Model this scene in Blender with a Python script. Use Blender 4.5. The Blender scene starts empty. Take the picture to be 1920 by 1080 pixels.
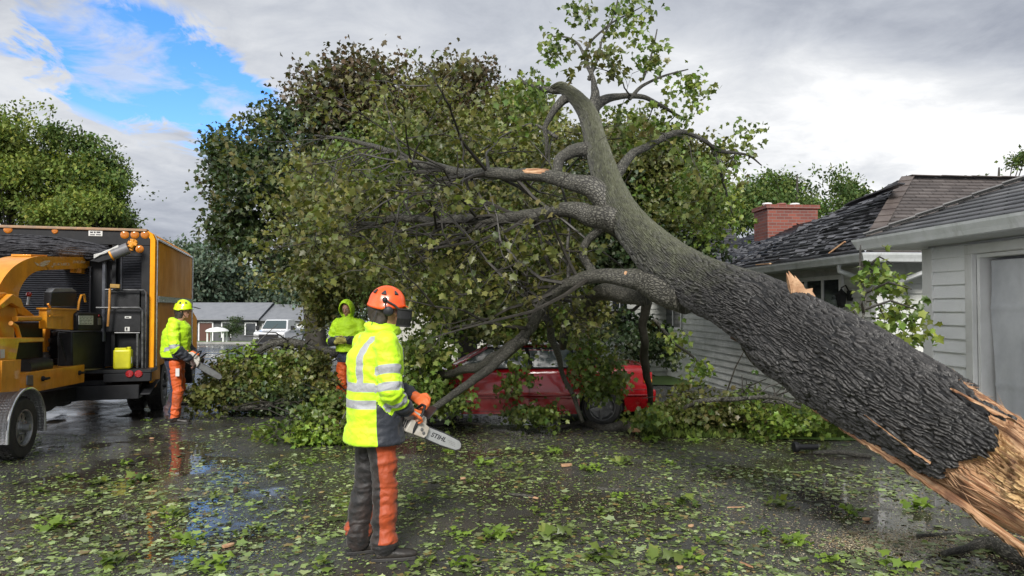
import bpy, bmesh, math, random
import numpy as np
from mathutils import Vector, Matrix, noise as mnoise
R = math.radians
random.seed(7); rng = np.random.default_rng(7)
SC = bpy.context.scene; COL = SC.collection
# ------------------------------------------------------------------ camera
H = 1.8; F = 1387.0; PITCH = math.atan(36 / F)
cam = bpy.data.cameras.new('camera'); camo = bpy.data.objects.new('camera', cam); COL.objects.link(camo)
camo.location = (0, 0, H); camo.rotation_euler = (R(90) + PITCH, 0, 0)
cam.sensor_width = 36; cam.lens = 36 * F / 1920; cam.clip_start = 0.05; cam.clip_end = 3000
SC.camera = camo
# ------------------------------------------------------------------ exposure
SC.view_settings.view_transform = 'Standard'; SC.view_settings.look = 'None'
SC.view_settings.gamma = 1.0; SC.view_settings.exposure = 1.08
SC.render.engine = 'CYCLES'
SC.cycles.max_bounces = 6; SC.cycles.diffuse_bounces = 3; SC.cycles.glossy_bounces = 3
SC.cycles.transmission_bounces = 4; SC.cycles.transparent_max_bounces = 6; SC.cycles.use_denoising = True
# ------------------------------------------------------------------ sky and sun
SUN_EL, SUN_AZ = R(36), R(184)          # azimuth clockwise from +Y
W = bpy.data.worlds.new('World'); SC.world = W; W.use_nodes = True
nt = W.node_tree; nt.nodes.clear()
def N(t, typ, **kw):
    n = t.nodes.new(typ)
    for k, v in kw.items():
        if k.startswith('i_'):
            key = k[2:]; key = int(key) if key.isdigit() else key.replace('_', ' ')
            n.inputs[key].default_value = v
        else: setattr(n, k, v)
    return n
def MATH(t, op, a, b=None, c=None, clamp=False):
    n = t.nodes.new('ShaderNodeMath'); n.operation = op; n.use_clamp = clamp
    for i, v in enumerate((a, b, c)):
        if v is None: continue
        if isinstance(v, (int, float)): n.inputs[i].default_value = v
        else: t.links.new(v, n.inputs[i])
    return n.outputs[0]
def RAMP(t, fac, stops, interp='LINEAR'):
    n = t.nodes.new('ShaderNodeValToRGB'); n.color_ramp.interpolation = interp
    el = n.color_ramp.elements
    while len(el) < len(stops): el.new(0.5)
    for e, (p, c) in zip(el, stops):
        e.position = p; e.color = (c, c, c, 1) if isinstance(c, (int, float)) else tuple(c) + (1,)
    t.links.new(fac, n.inputs[0]); return n.outputs[0]
def MIXC(t, fac, a, b, bt='MIX'):
    n = t.nodes.new('ShaderNodeMix'); n.data_type = 'RGBA'; n.blend_type = bt
    for i, v in ((0, fac), (6, a), (7, b)):
        if isinstance(v, (int, float)): n.inputs[i].default_value = v
        elif isinstance(v, (tuple, list)): n.inputs[i].default_value = tuple(v)[:3] + (1,)
        else: t.links.new(v, n.inputs[i])
    return n.outputs[2]
def world_sky():
    t = nt
    geo = N(t, 'ShaderNodeTexCoord'); d = geo.outputs['Generated']
    sep = N(t, 'ShaderNodeSeparateXYZ'); t.links.new(d, sep.inputs[0]); x, y, z = sep.outputs
    sky = N(t, 'ShaderNodeTexSky', sky_type='NISHITA', sun_disc=False, sun_elevation=SUN_EL, sun_rotation=SUN_AZ)
    # cloud deck seen in perspective
    zz = MATH(t, 'ADD', MATH(t, 'MAXIMUM', z, 0.0), 0.13)
    cu, cv = MATH(t, 'DIVIDE', x, zz), MATH(t, 'DIVIDE', y, zz)
    cb = N(t, 'ShaderNodeCombineXYZ'); t.links.new(cu, cb.inputs[0]); t.links.new(cv, cb.inputs[1])
    def fbm(scale, detail, rough, off=(0, 0, 0), dist=0.0, sc=(1, 1, 1)):
        m = N(t, 'ShaderNodeMapping'); m.inputs[1].default_value = off; m.inputs[3].default_value = sc
        t.links.new(cb.outputs[0], m.inputs[0])
        n = N(t, 'ShaderNodeTexNoise', i_Scale=scale, i_Detail=detail, i_Roughness=rough, i_Distortion=dist)
        t.links.new(m.outputs[0], n.inputs['Vector']); return n.outputs['Fac']
    big = fbm(0.55, 6, 0.55, (3.1, 1.7, 0), 0.4)
    med = fbm(1.6, 8, 0.6, (0.3, 5.2, 2), 0.6)
    # the opening of blue sky, up to the left of the street
    ys = MATH(t, 'MAXIMUM', y, 0.05)
    gx, gz = MATH(t, 'DIVIDE', x, ys), MATH(t, 'DIVIDE', z, ys)
    def blob(px, py, ang, hl, hw, w=1.0):
        cx, cz = (px - 960) / F, (576 - py) / F; ca, sa = math.cos(ang), math.sin(ang)
        dx, dz = MATH(t, 'SUBTRACT', gx, cx), MATH(t, 'SUBTRACT', gz, cz)
        a = MATH(t, 'ADD', MATH(t, 'MULTIPLY', dx, ca / hl), MATH(t, 'MULTIPLY', dz, sa / hl))
        b = MATH(t, 'ADD', MATH(t, 'MULTIPLY', dx, -sa / hw), MATH(t, 'MULTIPLY', dz, ca / hw))
        r2 = MATH(t, 'ADD', MATH(t, 'MULTIPLY', a, a), MATH(t, 'MULTIPLY', b, b))
        return MATH(t, 'MULTIPLY', MATH(t, 'EXPONENT', MATH(t, 'MULTIPLY', r2, -1.0)), w)
    hole = MATH(t, 'ADD', blob(260, 125, R(-20), 0.20, 0.070, 1.05), blob(455, 212, R(-32), 0.14, 0.05, 1.0))
    hole = MATH(t, 'ADD', hole, blob(60, 95, R(-25), 0.07, 0.03, 0.35))
    fine = fbm(3.6, 9, 0.60, (7, 1, 4), 0.8, (1, 0.5, 1))
    hv = MATH(t, 'ADD', hole, MATH(t, 'MULTIPLY', MATH(t, 'SUBTRACT', fine, 0.5), 4.6))
    holem = MATH(t, 'MULTIPLY', RAMP(t, hv, [(0.30, 0.0), (0.66, 1.0)]), RAMP(t, hole, [(0.12, 0.0), (0.34, 1.0)]))
    wisp = fbm(4.6, 9, 0.60, (1, 4, 8), 0.35, (0.8, 0.9, 1))
    holem = MATH(t, 'MULTIPLY', holem, RAMP(t, wisp, [(0.48, 1.0), (0.64, 0.3)]))
    far = RAMP(t, med, [(0.62, 0.0), (0.75, 0.35)])      # faint breaks elsewhere
    back = MATH(t, 'LESS_THAN', y, -0.2)
    holem = MATH(t, 'MAXIMUM', holem, MATH(t, 'MULTIPLY', far, back))
    # brightness of the deck
    br = MATH(t, 'ADD', MATH(t, 'MULTIPLY', big, 0.95), MATH(t, 'MULTIPLY', med, 0.55))
    br = MATH(t, 'ADD', br, blob(1640, 260, R(-8), 0.36, 0.12, 0.42))
    br = MATH(t, 'ADD', br, blob(120, 230, R(-28), 0.40, 0.10, 0.14))
    br = MATH(t, 'SUBTRACT', br, blob(1620, 20, R(-6), 0.36, 0.075, 0.40))
    br = MATH(t, 'SUBTRACT', br, blob(900, 10, R(0), 0.25, 0.05, 0.10))
    br = MATH(t, 'SUBTRACT', br, blob(300, 430, R(0), 0.22, 0.08, 0.22))
    det = fbm(4.2, 8, 0.62, (2, 9, 1), 0.5)
    br = MATH(t, 'ADD', br, MATH(t, 'MULTIPLY', MATH(t, 'SUBTRACT', det, 0.5), 0.5))
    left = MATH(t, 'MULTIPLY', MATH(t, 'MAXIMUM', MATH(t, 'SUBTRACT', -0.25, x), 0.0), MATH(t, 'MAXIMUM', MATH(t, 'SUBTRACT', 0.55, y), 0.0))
    br = MATH(t, 'ADD', br, MATH(t, 'MULTIPLY', left, 1.5))      # extra brightness added to unseen sky behind left, to light the house walls
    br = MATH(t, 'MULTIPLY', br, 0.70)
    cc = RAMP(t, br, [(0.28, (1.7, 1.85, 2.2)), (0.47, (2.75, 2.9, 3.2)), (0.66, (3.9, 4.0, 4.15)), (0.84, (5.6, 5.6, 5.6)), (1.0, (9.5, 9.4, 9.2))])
    sc = N(t, 'ShaderNodeHueSaturation', i_Saturation=1.38, i_Value=1.0); t.links.new(sky.outputs[0], sc.inputs['Color'])
    bl = MIXC(t, 1.0, sc.outputs[0], (0.86, 0.95, 1.2), 'MULTIPLY')
    col = MIXC(t, holem, cc, bl)
    low = RAMP(t, z, [(0.0, 1.0), (0.06, 0.0)])
    col = MIXC(t, MATH(t, 'MULTIPLY', low, 0.4), col, (4.4, 5.0, 5.8))
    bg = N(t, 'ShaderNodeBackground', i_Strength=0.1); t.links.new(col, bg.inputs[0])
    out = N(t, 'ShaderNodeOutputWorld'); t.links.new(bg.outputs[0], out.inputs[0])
world_sky()
sl = bpy.data.lights.new('sun', 'SUN'); sl.energy = 2.2; sl.angle = R(16); sl.color = (1.0, 0.96, 0.9)
so = bpy.data.objects.new('sun', sl); COL.objects.link(so)
sd = Vector((math.sin(SUN_AZ) * math.cos(SUN_EL), math.cos(SUN_AZ) * math.cos(SUN_EL), math.sin(SUN_EL)))
so.rotation_euler = sd.to_track_quat('Z', 'Y').to_euler(); so.location = sd * 50

# ------------------------------------------------------------------ helpers
def ray(px, py):
    x, u = (px - 960) / F, -(py - 540) / F
    c, s = math.cos(PITCH), math.sin(PITCH)
    d = Vector((x, c - u * s, s + u * c)); return d / d.y
def P(px, py, d):
    r = ray(px, py); return Vector((r.x * d, d, H + r.z * d))
class Plane:                       # a vertical plane in the world, used to set real positions on it
    def __init__(s, p0, u):
        s.p0 = Vector((p0[0], p0[1], 0)); s.u = Vector((u[0], u[1], 0)).normalized()
        s.n = Vector((s.u.y, -s.u.x, 0))
        if s.n.dot(-s.p0) < 0: s.n = -s.n          # towards the camera
    def at(s, px, py, off=0.0):
        r = ray(px, py); q = s.p0 + s.n * off
        k = q.dot(s.n) / Vector((r.x, 1, 0)).dot(s.n)
        return Vector((r.x * k, k, H + r.z * k))
    def ab(s, px, py, off=0.0):
        p = s.at(px, py, off); return (p - s.p0).dot(s.u), p.z
    def w(s, a, z, off=0.0): 
        v = s.p0 + s.u * a + s.n * off; v.z = z; return v
def gz(y):
    return 0.0 if y < 14 else -0.026 * (min(y, 100) - 14)
def hash3(ix, iy, iz, seed=0):
    with np.errstate(over='ignore'):
        h = (ix.astype(np.uint32) * np.uint32(374761393) + iy.astype(np.uint32) * np.uint32(668265263)
             + iz.astype(np.uint32) * np.uint32(2147483647) + np.uint32(seed * 9973 + 17))
        h = (h ^ (h >> np.uint32(13))) * np.uint32(1274126177); h = h ^ (h >> np.uint32(16))
        h = h * np.uint32(2246822519); h = h ^ (h >> np.uint32(15))
    return h.astype(np.float64) / 4294967295.0
def vn(p, seed=0):
    p = np.asarray(p, float); i = np.floor(p).astype(np.int64); f = p - i; f = f * f * (3 - 2 * f); r = 0
    for dx in (0, 1):
        for dy in (0, 1):
            for dz in (0, 1):
                w = (f[:, 0] if dx else 1 - f[:, 0]) * (f[:, 1] if dy else 1 - f[:, 1]) * (f[:, 2] if dz else 1 - f[:, 2])
                r = r + w * hash3(i[:, 0] + dx, i[:, 1] + dy, i[:, 2] + dz, seed)
    return r
def fbm(p, o=4, seed=0):
    p = np.asarray(p, float); s, a, t = 0, 0.5, 0
    for k in range(o):
        s = s + a * vn(p * (2 ** k) + k * 17.3, seed + k); t += a; a *= 0.5
    return s / t
def vor(u, v, nu, seed=0):         # 2D cells, periodic in u; returns F1, F2, cell random
    iu, iv = np.floor(u).astype(np.int64), np.floor(v).astype(np.int64)
    f1 = np.full(u.shape, 9.0); f2 = np.full(u.shape, 9.0); rr = np.zeros(u.shape)
    for du in (-1, 0, 1):
        for dv in (-1, 0, 1):
            cu, cv = iu + du, iv + dv; m = np.mod(cu, nu)
            ju = hash3(m, cv, m * 0, seed); jv = hash3(m, cv, m * 0 + 1, seed)
            d = np.hypot(cu + ju - u, cv + jv - v)
            c = d < f1
            f2 = np.where(c, f1, np.minimum(f2, d)); rr = np.where(c, ju, rr); f1 = np.where(c, d, f1)
    return f1, f2, rr
def smooth01(x, a, b):
    t = np.clip((x - a) / (b - a), 0, 1); return t * t * (3 - 2 * t)
def mesh_np(name, V, faces, mat, parent=None, smooth=True, attrs=None, sharp=None):
    V = np.asarray(V, np.float32); me = bpy.data.meshes.new(name)
    if isinstance(faces, np.ndarray):
        n, k = faces.shape
        me.vertices.add(len(V)); me.vertices.foreach_set('co', V.ravel())
        me.loops.add(n * k); me.loops.foreach_set('vertex_index', faces.astype(np.int32).ravel())
        me.polygons.add(n); me.polygons.foreach_set('loop_start', np.arange(0, n * k, k, dtype=np.int32))
        me.update(calc_edges=True)
    else:
        me.from_pydata([tuple(v) for v in V.tolist()], [], faces)
    if smooth: me.shade_smooth()
    if sharp: me.set_sharp_from_angle(angle=R(sharp))
    for k, a in (attrs or {}).items():
        a = np.asarray(a, np.float32)
        if a.ndim == 1: at = me.attributes.new(k, 'FLOAT', 'POINT'); at.data.foreach_set('value', a)
        elif a.shape[1] == 3: at = me.attributes.new(k, 'FLOAT_VECTOR', 'POINT'); at.data.foreach_set('vector', a.ravel())
        else: at = me.attributes.new(k, 'FLOAT_COLOR', 'POINT'); at.data.foreach_set('color', a.ravel())
    if mat: me.materials.append(mat)
    o = bpy.data.objects.new(name, me); COL.objects.link(o)
    if parent: o.parent = parent; o.matrix_parent_inverse = parent_inv(parent)
    return o
def parent_inv(p):
    m = Matrix.Identity(4); q = p
    chain = []
    while q: chain.append(q); q = q.parent
    for q in reversed(chain):
        m = m @ q.matrix_parent_inverse @ Matrix.LocRotScale(q.location, q.rotation_euler, q.scale)
    return m.inverted()
def tag(o, label=None, cat=None, group=None, kind=None):
    if label: o['label'] = label
    if cat: o['category'] = cat
    if group: o['group'] = group
    if kind: o['kind'] = kind
    return o
def thing(name, loc, label, cat, group=None, rz=0.0):
    o = bpy.data.objects.new(name, None); COL.objects.link(o); o.location = loc; o.rotation_euler = (0, 0, rz)
    o.empty_display_size = 0.2
    return tag(o, label, cat, group)
class MB:
    """collects shapes in world coordinates; build() links ONE mesh object"""
    def __init__(s): s.v = []; s.f = []
    def add(s, vs, fs):
        b = len(s.v); s.v += [tuple(v) for v in vs]; s.f += [tuple(b + i for i in f) for f in fs]; return s
    def box(s, c, size, rz=0.0, M=None):
        hx, hy, hz = size[0] / 2, size[1] / 2, size[2] / 2
        T = M if M is not None else Matrix.Translation(c) @ Matrix.Rotation(rz, 4, 'Z')
        vs = [T @ Vector((x * hx, y * hy, z * hz)) for x in (-1, 1) for y in (-1, 1) for z in (-1, 1)]
        return s.add(vs, [(0, 1, 3, 2), (4, 6, 7, 5), (0, 4, 5, 1), (2, 3, 7, 6), (0, 2, 6, 4), (1, 5, 7, 3)])
    def bar(s, a, b, w, h, up=Vector((0, 0, 1))):
        a, b = Vector(a), Vector(b); d = (b - a).normalized(); x = d.cross(up)
        x = x.normalized() if x.length > 1e-4 else Vector((1, 0, 0)); y = x.cross(d).normalized()
        vs = [p + x * (i * w / 2) + y * (j * h / 2) for p in (a, b) for i, j in ((-1, -1), (1, -1), (1, 1), (-1, 1))]
        return s.add(vs, [(3, 2, 1, 0), (4, 5, 6, 7)] + [(i, (i + 1) % 4, (i + 1) % 4 + 4, i + 4) for i in range(4)])
    def tube(s, pts, rad, n=8, caps=True, close=False, sx=1.0):
        pts = [Vector(p) for p in pts]
        rad = [rad] * len(pts) if isinstance(rad, (int, float)) else list(rad)
        m = len(pts); vs = []; prev = None
        for i in range(m):
            if close: d = pts[(i + 1) % m] - pts[i - 1]
            else: d = pts[min(i + 1, m - 1)] - pts[max(i - 1, 0)]
            d = d.normalized() if d.length > 1e-9 else Vector((0, 0, 1))
            if prev is None: a = d.cross(Vector((0, 0, 1))); a = a if a.length > 0.05 else d.cross(Vector((1, 0, 0)))
            else: a = prev - d * prev.dot(d)
            a = a.normalized(); prev = a; b = d.cross(a)
            for k in range(n):
                t = 2 * math.pi * k / n; vs.append(pts[i] + (a * math.cos(t) * sx + b * math.sin(t)) * rad[i])
        fs = []
        for i in range(m if close else m - 1):
            for k in range(n):
                j = (i + 1) % m; fs.append((i * n + k, i * n + (k + 1) % n, j * n + (k + 1) % n, j * n + k))
        if caps and not close: fs += [tuple(range(n - 1, -1, -1)), tuple(range((m - 1) * n, m * n))]
        return s.add(vs, fs)
    def lathe(s, c, axis, prof, n=24, caps=True):
        """prof: list of (along, radius)"""
        c, ax = Vector(c), Vector(axis).normalized(); a = ax.cross(Vector((0, 0, 1)))
        a = a.normalized() if a.length > 0.05 else Vector((1, 0, 0)); b = ax.cross(a); vs = []; fs = []
        for l, r in prof:
            for k in range(n):
                t = 2 * math.pi * k / n; vs.append(c + ax * l + (a * math.cos(t) + b * math.sin(t)) * max(r, 1e-4))
        for i in range(len(prof) - 1):
            for k in range(n): fs.append((i * n + k, i * n + (k + 1) % n, (i + 1) * n + (k + 1) % n, (i + 1) * n + k))
        if caps: fs += [tuple(range(n - 1, -1, -1)), tuple(range((len(prof) - 1) * n, len(prof) * n))]
        return s.add(vs, fs)
    def prism(s, poly, vec):
        """poly: world points in order; extruded by vec"""
        vec = Vector(vec); n = len(poly); vs = [Vector(p) for p in poly] + [Vector(p) + vec for p in poly]
        return s.add(vs, [tuple(range(n)), tuple(range(2 * n - 1, n - 1, -1))] + [(i, i + n, (i + 1) % n + n, (i + 1) % n) for i in range(n)])
    def quad(s, *pts): return s.add(pts, [tuple(range(len(pts)))])
    def slab(s, pl, pix, off=0.0, th=0.05):
        return s.prism([pl.at(x, y, off) for x, y in pix], -pl.n * th)
    def rect(s, pl, x0, y0, x1, y1, off=0.0, th=0.05):   # rectangle on the plane: keeps level edges
        a0, z0 = pl.ab(x0, y0, off); a1, z1 = pl.ab(x1, y1, off)
        return s.prism([pl.w(a0, z0, off), pl.w(a1, z0, off), pl.w(a1, z1, off), pl.w(a0, z1, off)], -pl.n * th)
    def ball(s, c, r, n=12, m=8):
        r = (r, r, r) if isinstance(r, (int, float)) else r; c = Vector(c); vs = []; fs = []
        for i in range(1, m):
            p = math.pi * i / m
            for k in range(n):
                t = 2 * math.pi * k / n; vs.append(c + Vector((r[0] * math.sin(p) * math.cos(t), r[1] * math.sin(p) * math.sin(t), r[2] * math.cos(p))))
        vs += [c + Vector((0, 0, r[2])), c - Vector((0, 0, r[2]))]; T, B = len(vs) - 2, len(vs) - 1
        for i in range(m - 2):
            for k in range(n): fs.append((i * n + k, (i + 1) * n + k, (i + 1) * n + (k + 1) % n, i * n + (k + 1) % n))
        for k in range(n):
            fs.append((T, k, (k + 1) % n)); fs.append((B, (m - 2) * n + (k + 1) % n, (m - 2) * n + k))
        return s.add(vs, fs)
    def build(s, name, mat, parent=None, smooth=False, bevel=0.0, seg=2, sharp=40, fix=True):
        me = bpy.data.meshes.new(name); me.from_pydata(s.v, [], s.f)
        if fix:
            bm = bmesh.new(); bm.from_mesh(me); bmesh.ops.recalc_face_normals(bm, faces=bm.faces); bm.to_mesh(me); bm.free()
        if smooth or bevel: me.shade_smooth(); me.set_sharp_from_angle(angle=R(sharp))
        me.materials.append(mat); o = bpy.data.objects.new(name, me); COL.objects.link(o)
        if bevel:
            b = o.modifiers.new('bevel', 'BEVEL'); b.width = bevel; b.segments = seg; b.limit_method = 'ANGLE'; b.angle_limit = R(35)
        if parent: o.parent = parent; o.matrix_parent_inverse = parent_inv(parent)
        return o
def catmull(pts, k=8):
    pts = [np.array(p, float) for p in pts]; out = []
    Q = [2 * pts[0] - pts[1]] + pts + [2 * pts[-1] - pts[-2]]
    for i in range(1, len(Q) - 2):
        for j in range(k):
            t = j / k; p0, p1, p2, p3 = Q[i - 1:i + 3]
            out.append(0.5 * (2 * p1 + (p2 - p0) * t + (2 * p0 - 5 * p1 + 4 * p2 - p3) * t * t + (3 * p1 - p0 - 3 * p2 + p3) * t ** 3))
    out.append(pts[-1]); return np.array(out)
def text_mesh(s, mat, parent, M, size, name='lettering', ext=0.0006, shear=0.0, sx=1.0, bold=0.0):
    c = bpy.data.curves.new('t', 'FONT'); c.body = s; c.size = size; c.extrude = ext; c.shear = shear; c.offset = bold
    c.align_x = 'CENTER'; c.align_y = 'CENTER'
    o = bpy.data.objects.new('t', c); COL.objects.link(o); bpy.context.view_layer.update()
    me = bpy.data.meshes.new_from_object(o.evaluated_get(bpy.context.evaluated_depsgraph_get()))
    bpy.data.objects.remove(o); me.transform(M @ Matrix.Diagonal((sx, 1, 1, 1))); me.materials.clear(); me.materials.append(mat)
    q = bpy.data.objects.new(name, me); COL.objects.link(q)
    if parent: q.parent = parent; q.matrix_parent_inverse = parent_inv(parent)
    return q
# ------------------------------------------------------------------ materials
def newmat(name):
    m = bpy.data.materials.new(name); m.use_nodes = True; t = m.node_tree
    return m, t, t.nodes['Principled BSDF']
def M_(name, c1, c2=None, scale=4.0, rough=0.5, r2=None, metal=0.0, bump=0.0, bscale=40.0, spec=0.5, coat=0.0, emit=None, st=(1, 1, 1), lo=0.35, hi=0.65):
    m, t, b = newmat(name); b.inputs['Base Color'].default_value = tuple(c1) + (1,)
    b.inputs['Roughness'].default_value = rough; b.inputs['Metallic'].default_value = metal
    b.inputs['Specular IOR Level'].default_value = spec; b.inputs['Coat Weight'].default_value = coat
    tc = N(t, 'ShaderNodeTexCoord'); mp = N(t, 'ShaderNodeMapping'); mp.inputs[3].default_value = st
    t.links.new(tc.outputs['Object'], mp.inputs[0])
    if c2 is not None:
        n = N(t, 'ShaderNodeTexNoise', i_Scale=scale, i_Detail=6.0, i_Roughness=0.65); t.links.new(mp.outputs[0], n.inputs['Vector'])
        t.links.new(RAMP(t, n.outputs['Fac'], [(lo, c1), (hi, c2)]), b.inputs['Base Color'])
        if r2 is not None: t.links.new(RAMP(t, n.outputs['Fac'], [(lo, rough), (hi, r2)]), b.inputs['Roughness'])
    if bump:
        n = N(t, 'ShaderNodeTexNoise', i_Scale=bscale, i_Detail=5.0); t.links.new(mp.outputs[0], n.inputs['Vector'])
        bp = N(t, 'ShaderNodeBump', i_Strength=1.0, i_Distance=bump); t.links.new(n.outputs['Fac'], bp.inputs['Height'])
        t.links.new(bp.outputs[0], b.inputs['Normal'])
    return m
def grime(m, amt=0.6, col=(0.05, 0.035, 0.02), sc=(3, 3, 1.2), lo=.52, hi=.72):
    t = m.node_tree; b = t.nodes['Principled BSDF']; l = b.inputs['Base Color'].links; src = l[0].from_socket if l else tuple(b.inputs['Base Color'].default_value)[:3]
    tc = N(t, 'ShaderNodeTexCoord'); mp = N(t, 'ShaderNodeMapping'); mp.inputs[3].default_value = sc; t.links.new(tc.outputs['Object'], mp.inputs[0])
    n = N(t, 'ShaderNodeTexNoise', i_Scale=2.0, i_Detail=9.0, i_Roughness=0.78, i_Distortion=0.4); t.links.new(mp.outputs[0], n.inputs['Vector'])
    f = RAMP(t, n.outputs['Fac'], [(lo, 0.0), (hi, amt)]); t.links.new(MIXC(t, f, src, col), b.inputs['Base Color']); return m
def leaf_mat(name, trans=0.3, rough=0.42, spec=0.45):
    m, t, b = newmat(name); a = N(t, 'ShaderNodeAttribute', attribute_name='col')
    b.inputs['Roughness'].default_value = rough; b.inputs['Specular IOR Level'].default_value = spec
    t.links.new(a.outputs['Color'], b.inputs['Base Color'])
    tr = N(t, 'ShaderNodeBsdfTranslucent'); g = MIXC(t, 1.0, a.outputs['Color'], (1.25, 1.35, 0.5), 'MULTIPLY'); t.links.new(g, tr.inputs[0])
    mx = N(t, 'ShaderNodeMixShader', i_0=trans); t.links.new(b.outputs[0], mx.inputs[1]); t.links.new(tr.outputs[0], mx.inputs[2])
    t.links.new(mx.outputs[0], t.nodes['Material Output'].inputs[0]); return m
MAT = {}
def mats():
    A = MAT
    A['leaf'] = leaf_mat('leaf'); A['litter'] = leaf_mat('litter', 0.10, 0.28, 0.6); A['farleaf'] = leaf_mat('farleaf', 0.25, 0.6, 0.2)
    A['orange'] = M_('chipper_paint', (0.72, 0.30, 0.012), (0.58, 0.22, 0.01), 3, 0.32, 0.5, coat=0.3)
    A['orange2'] = M_('truck_paint', (0.88, 0.37, 0.010), (0.74, 0.28, 0.010), 1.6, 0.5, 0.65, spec=0.12)
    A['black'] = M_('black_steel', (0.008, 0.0085, 0.010), (0.018, 0.019, 0.022), 6, 0.45, 0.7, spec=0.3)
    A['blackp'] = M_('black_plastic', (0.011, 0.0115, 0.013), (0.022, 0.023, 0.026), 9, 0.5, spec=0.3, bump=0.002, bscale=60)
    A['rubber'] = M_('rubber', (0.018, 0.018, 0.019), (0.04, 0.038, 0.035), 8, 0.65, bump=0.003, bscale=50)
    A['steel'] = M_('galvanised_steel', (0.45, 0.46, 0.47), (0.28, 0.28, 0.27), 12, 0.35, 0.55, metal=0.85)
    A['chrome'] = M_('trim_metal', (0.6, 0.6, 0.6), (0.4, 0.4, 0.4), 10, 0.25, metal=0.9)
    A['dullmetal'] = M_('dull_metal', (0.10, 0.10, 0.105), (0.2, 0.2, 0.2), 10, 0.4, metal=0.6)
    A['amber'] = M_('amber_lens', (0.52, 0.17, 0.01), (0.36, 0.11, 0.01), 60, 0.2, coat=0.5)
    A['red'] = M_('red_lens', (0.35, 0.01, 0.012), (0.22, 0.008, 0.01), 60, 0.15, coat=0.5)
    A['white'] = M_('white_sticker', (0.62, 0.62, 0.6), (0.5, 0.5, 0.48), 20, 0.5)
    A['ink'] = M_('dark_print', (0.03, 0.03, 0.035), rough=0.5)
    A['yellow'] = M_('yellow_plastic', (0.62, 0.60, 0.02), (0.5, 0.48, 0.02), 5, 0.35, bump=0.001)
    A['redpaint'] = M_('red_car_paint', (0.30, 0.005, 0.010), (0.22, 0.004, 0.008), 2, 0.16, 0.3, coat=0.8)
    A['glass'] = M_('car_glass', (0.05, 0.07, 0.075), rough=0.12, spec=0.5)
    A['winglass'] = M_('window_glass', (0.02, 0.024, 0.03), (0.05, 0.055, 0.06), 2, 0.06, spec=0.8)
    A['siding'] = M_('white_siding', (0.82, 0.84, 0.86), (0.74, 0.76, 0.79), 1.2, 0.5, 0.6, bump=0.002, bscale=30, st=(1, 1, 3))
    A['oldsiding'] = M_('weathered_siding', (0.62, 0.63, 0.60), (0.42, 0.44, 0.41), 1.5, 0.55, bump=0.002, bscale=30, st=(1, 1, 3))
    A['trim'] = M_('white_trim', (0.74, 0.75, 0.76), (0.62, 0.63, 0.63), 2, 0.4)
    A['gutter'] = M_('gutter_paint', (0.62, 0.64, 0.66), (0.46, 0.49, 0.48), 3, 0.35, 0.5)
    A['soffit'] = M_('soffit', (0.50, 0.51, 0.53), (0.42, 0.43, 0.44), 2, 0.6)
    A['brick'] = None
    A['wood'] = M_('raw_wood', (0.52, 0.34, 0.20), (0.30, 0.15, 0.075), 7, 0.7, bump=0.01, bscale=30, st=(1, 1, 1))
    A['skin'] = M_('skin', (0.42, 0.23, 0.16), (0.36, 0.18, 0.12), 12, 0.5)
    A['hair'] = M_('dark_hair', (0.02, 0.015, 0.012), (0.04, 0.03, 0.02), 60, 0.6)
    A['navy'] = M_('navy_cloth', (0.010, 0.013, 0.022), (0.025, 0.028, 0.04), 8, 0.7, bump=0.003, bscale=30)
    A['boot'] = M_('boot_leather', (0.012, 0.011, 0.010), (0.035, 0.03, 0.026), 14, 0.4, bump=0.002)
    A['grass'] = M_('grass', (0.05, 0.10, 0.015), (0.09, 0.16, 0.02), 9, 0.7)
mats()
for k_ in ('orange', 'orange2'): grime(MAT[k_], .38, (.10, .05, .02), (5, 5, 1.5))
grime(MAT['black'], .4, (.035, .032, .03), (6, 6, 2)); grime(MAT['siding'], .2, (.22, .23, .20), (2.5, 2.5, .8)); grime(MAT['oldsiding'], .5, (.16, .17, .13), (2, 2, .7)); grime(MAT['gutter'], .45, (.15, .15, .12), (3, 3, 1)); grime(MAT['trim'], .25, (.3, .3, .27), (3, 3, 1)); grime(MAT['redpaint'], .35, (.10, .03, .02), (3, 3, 3))
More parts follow.
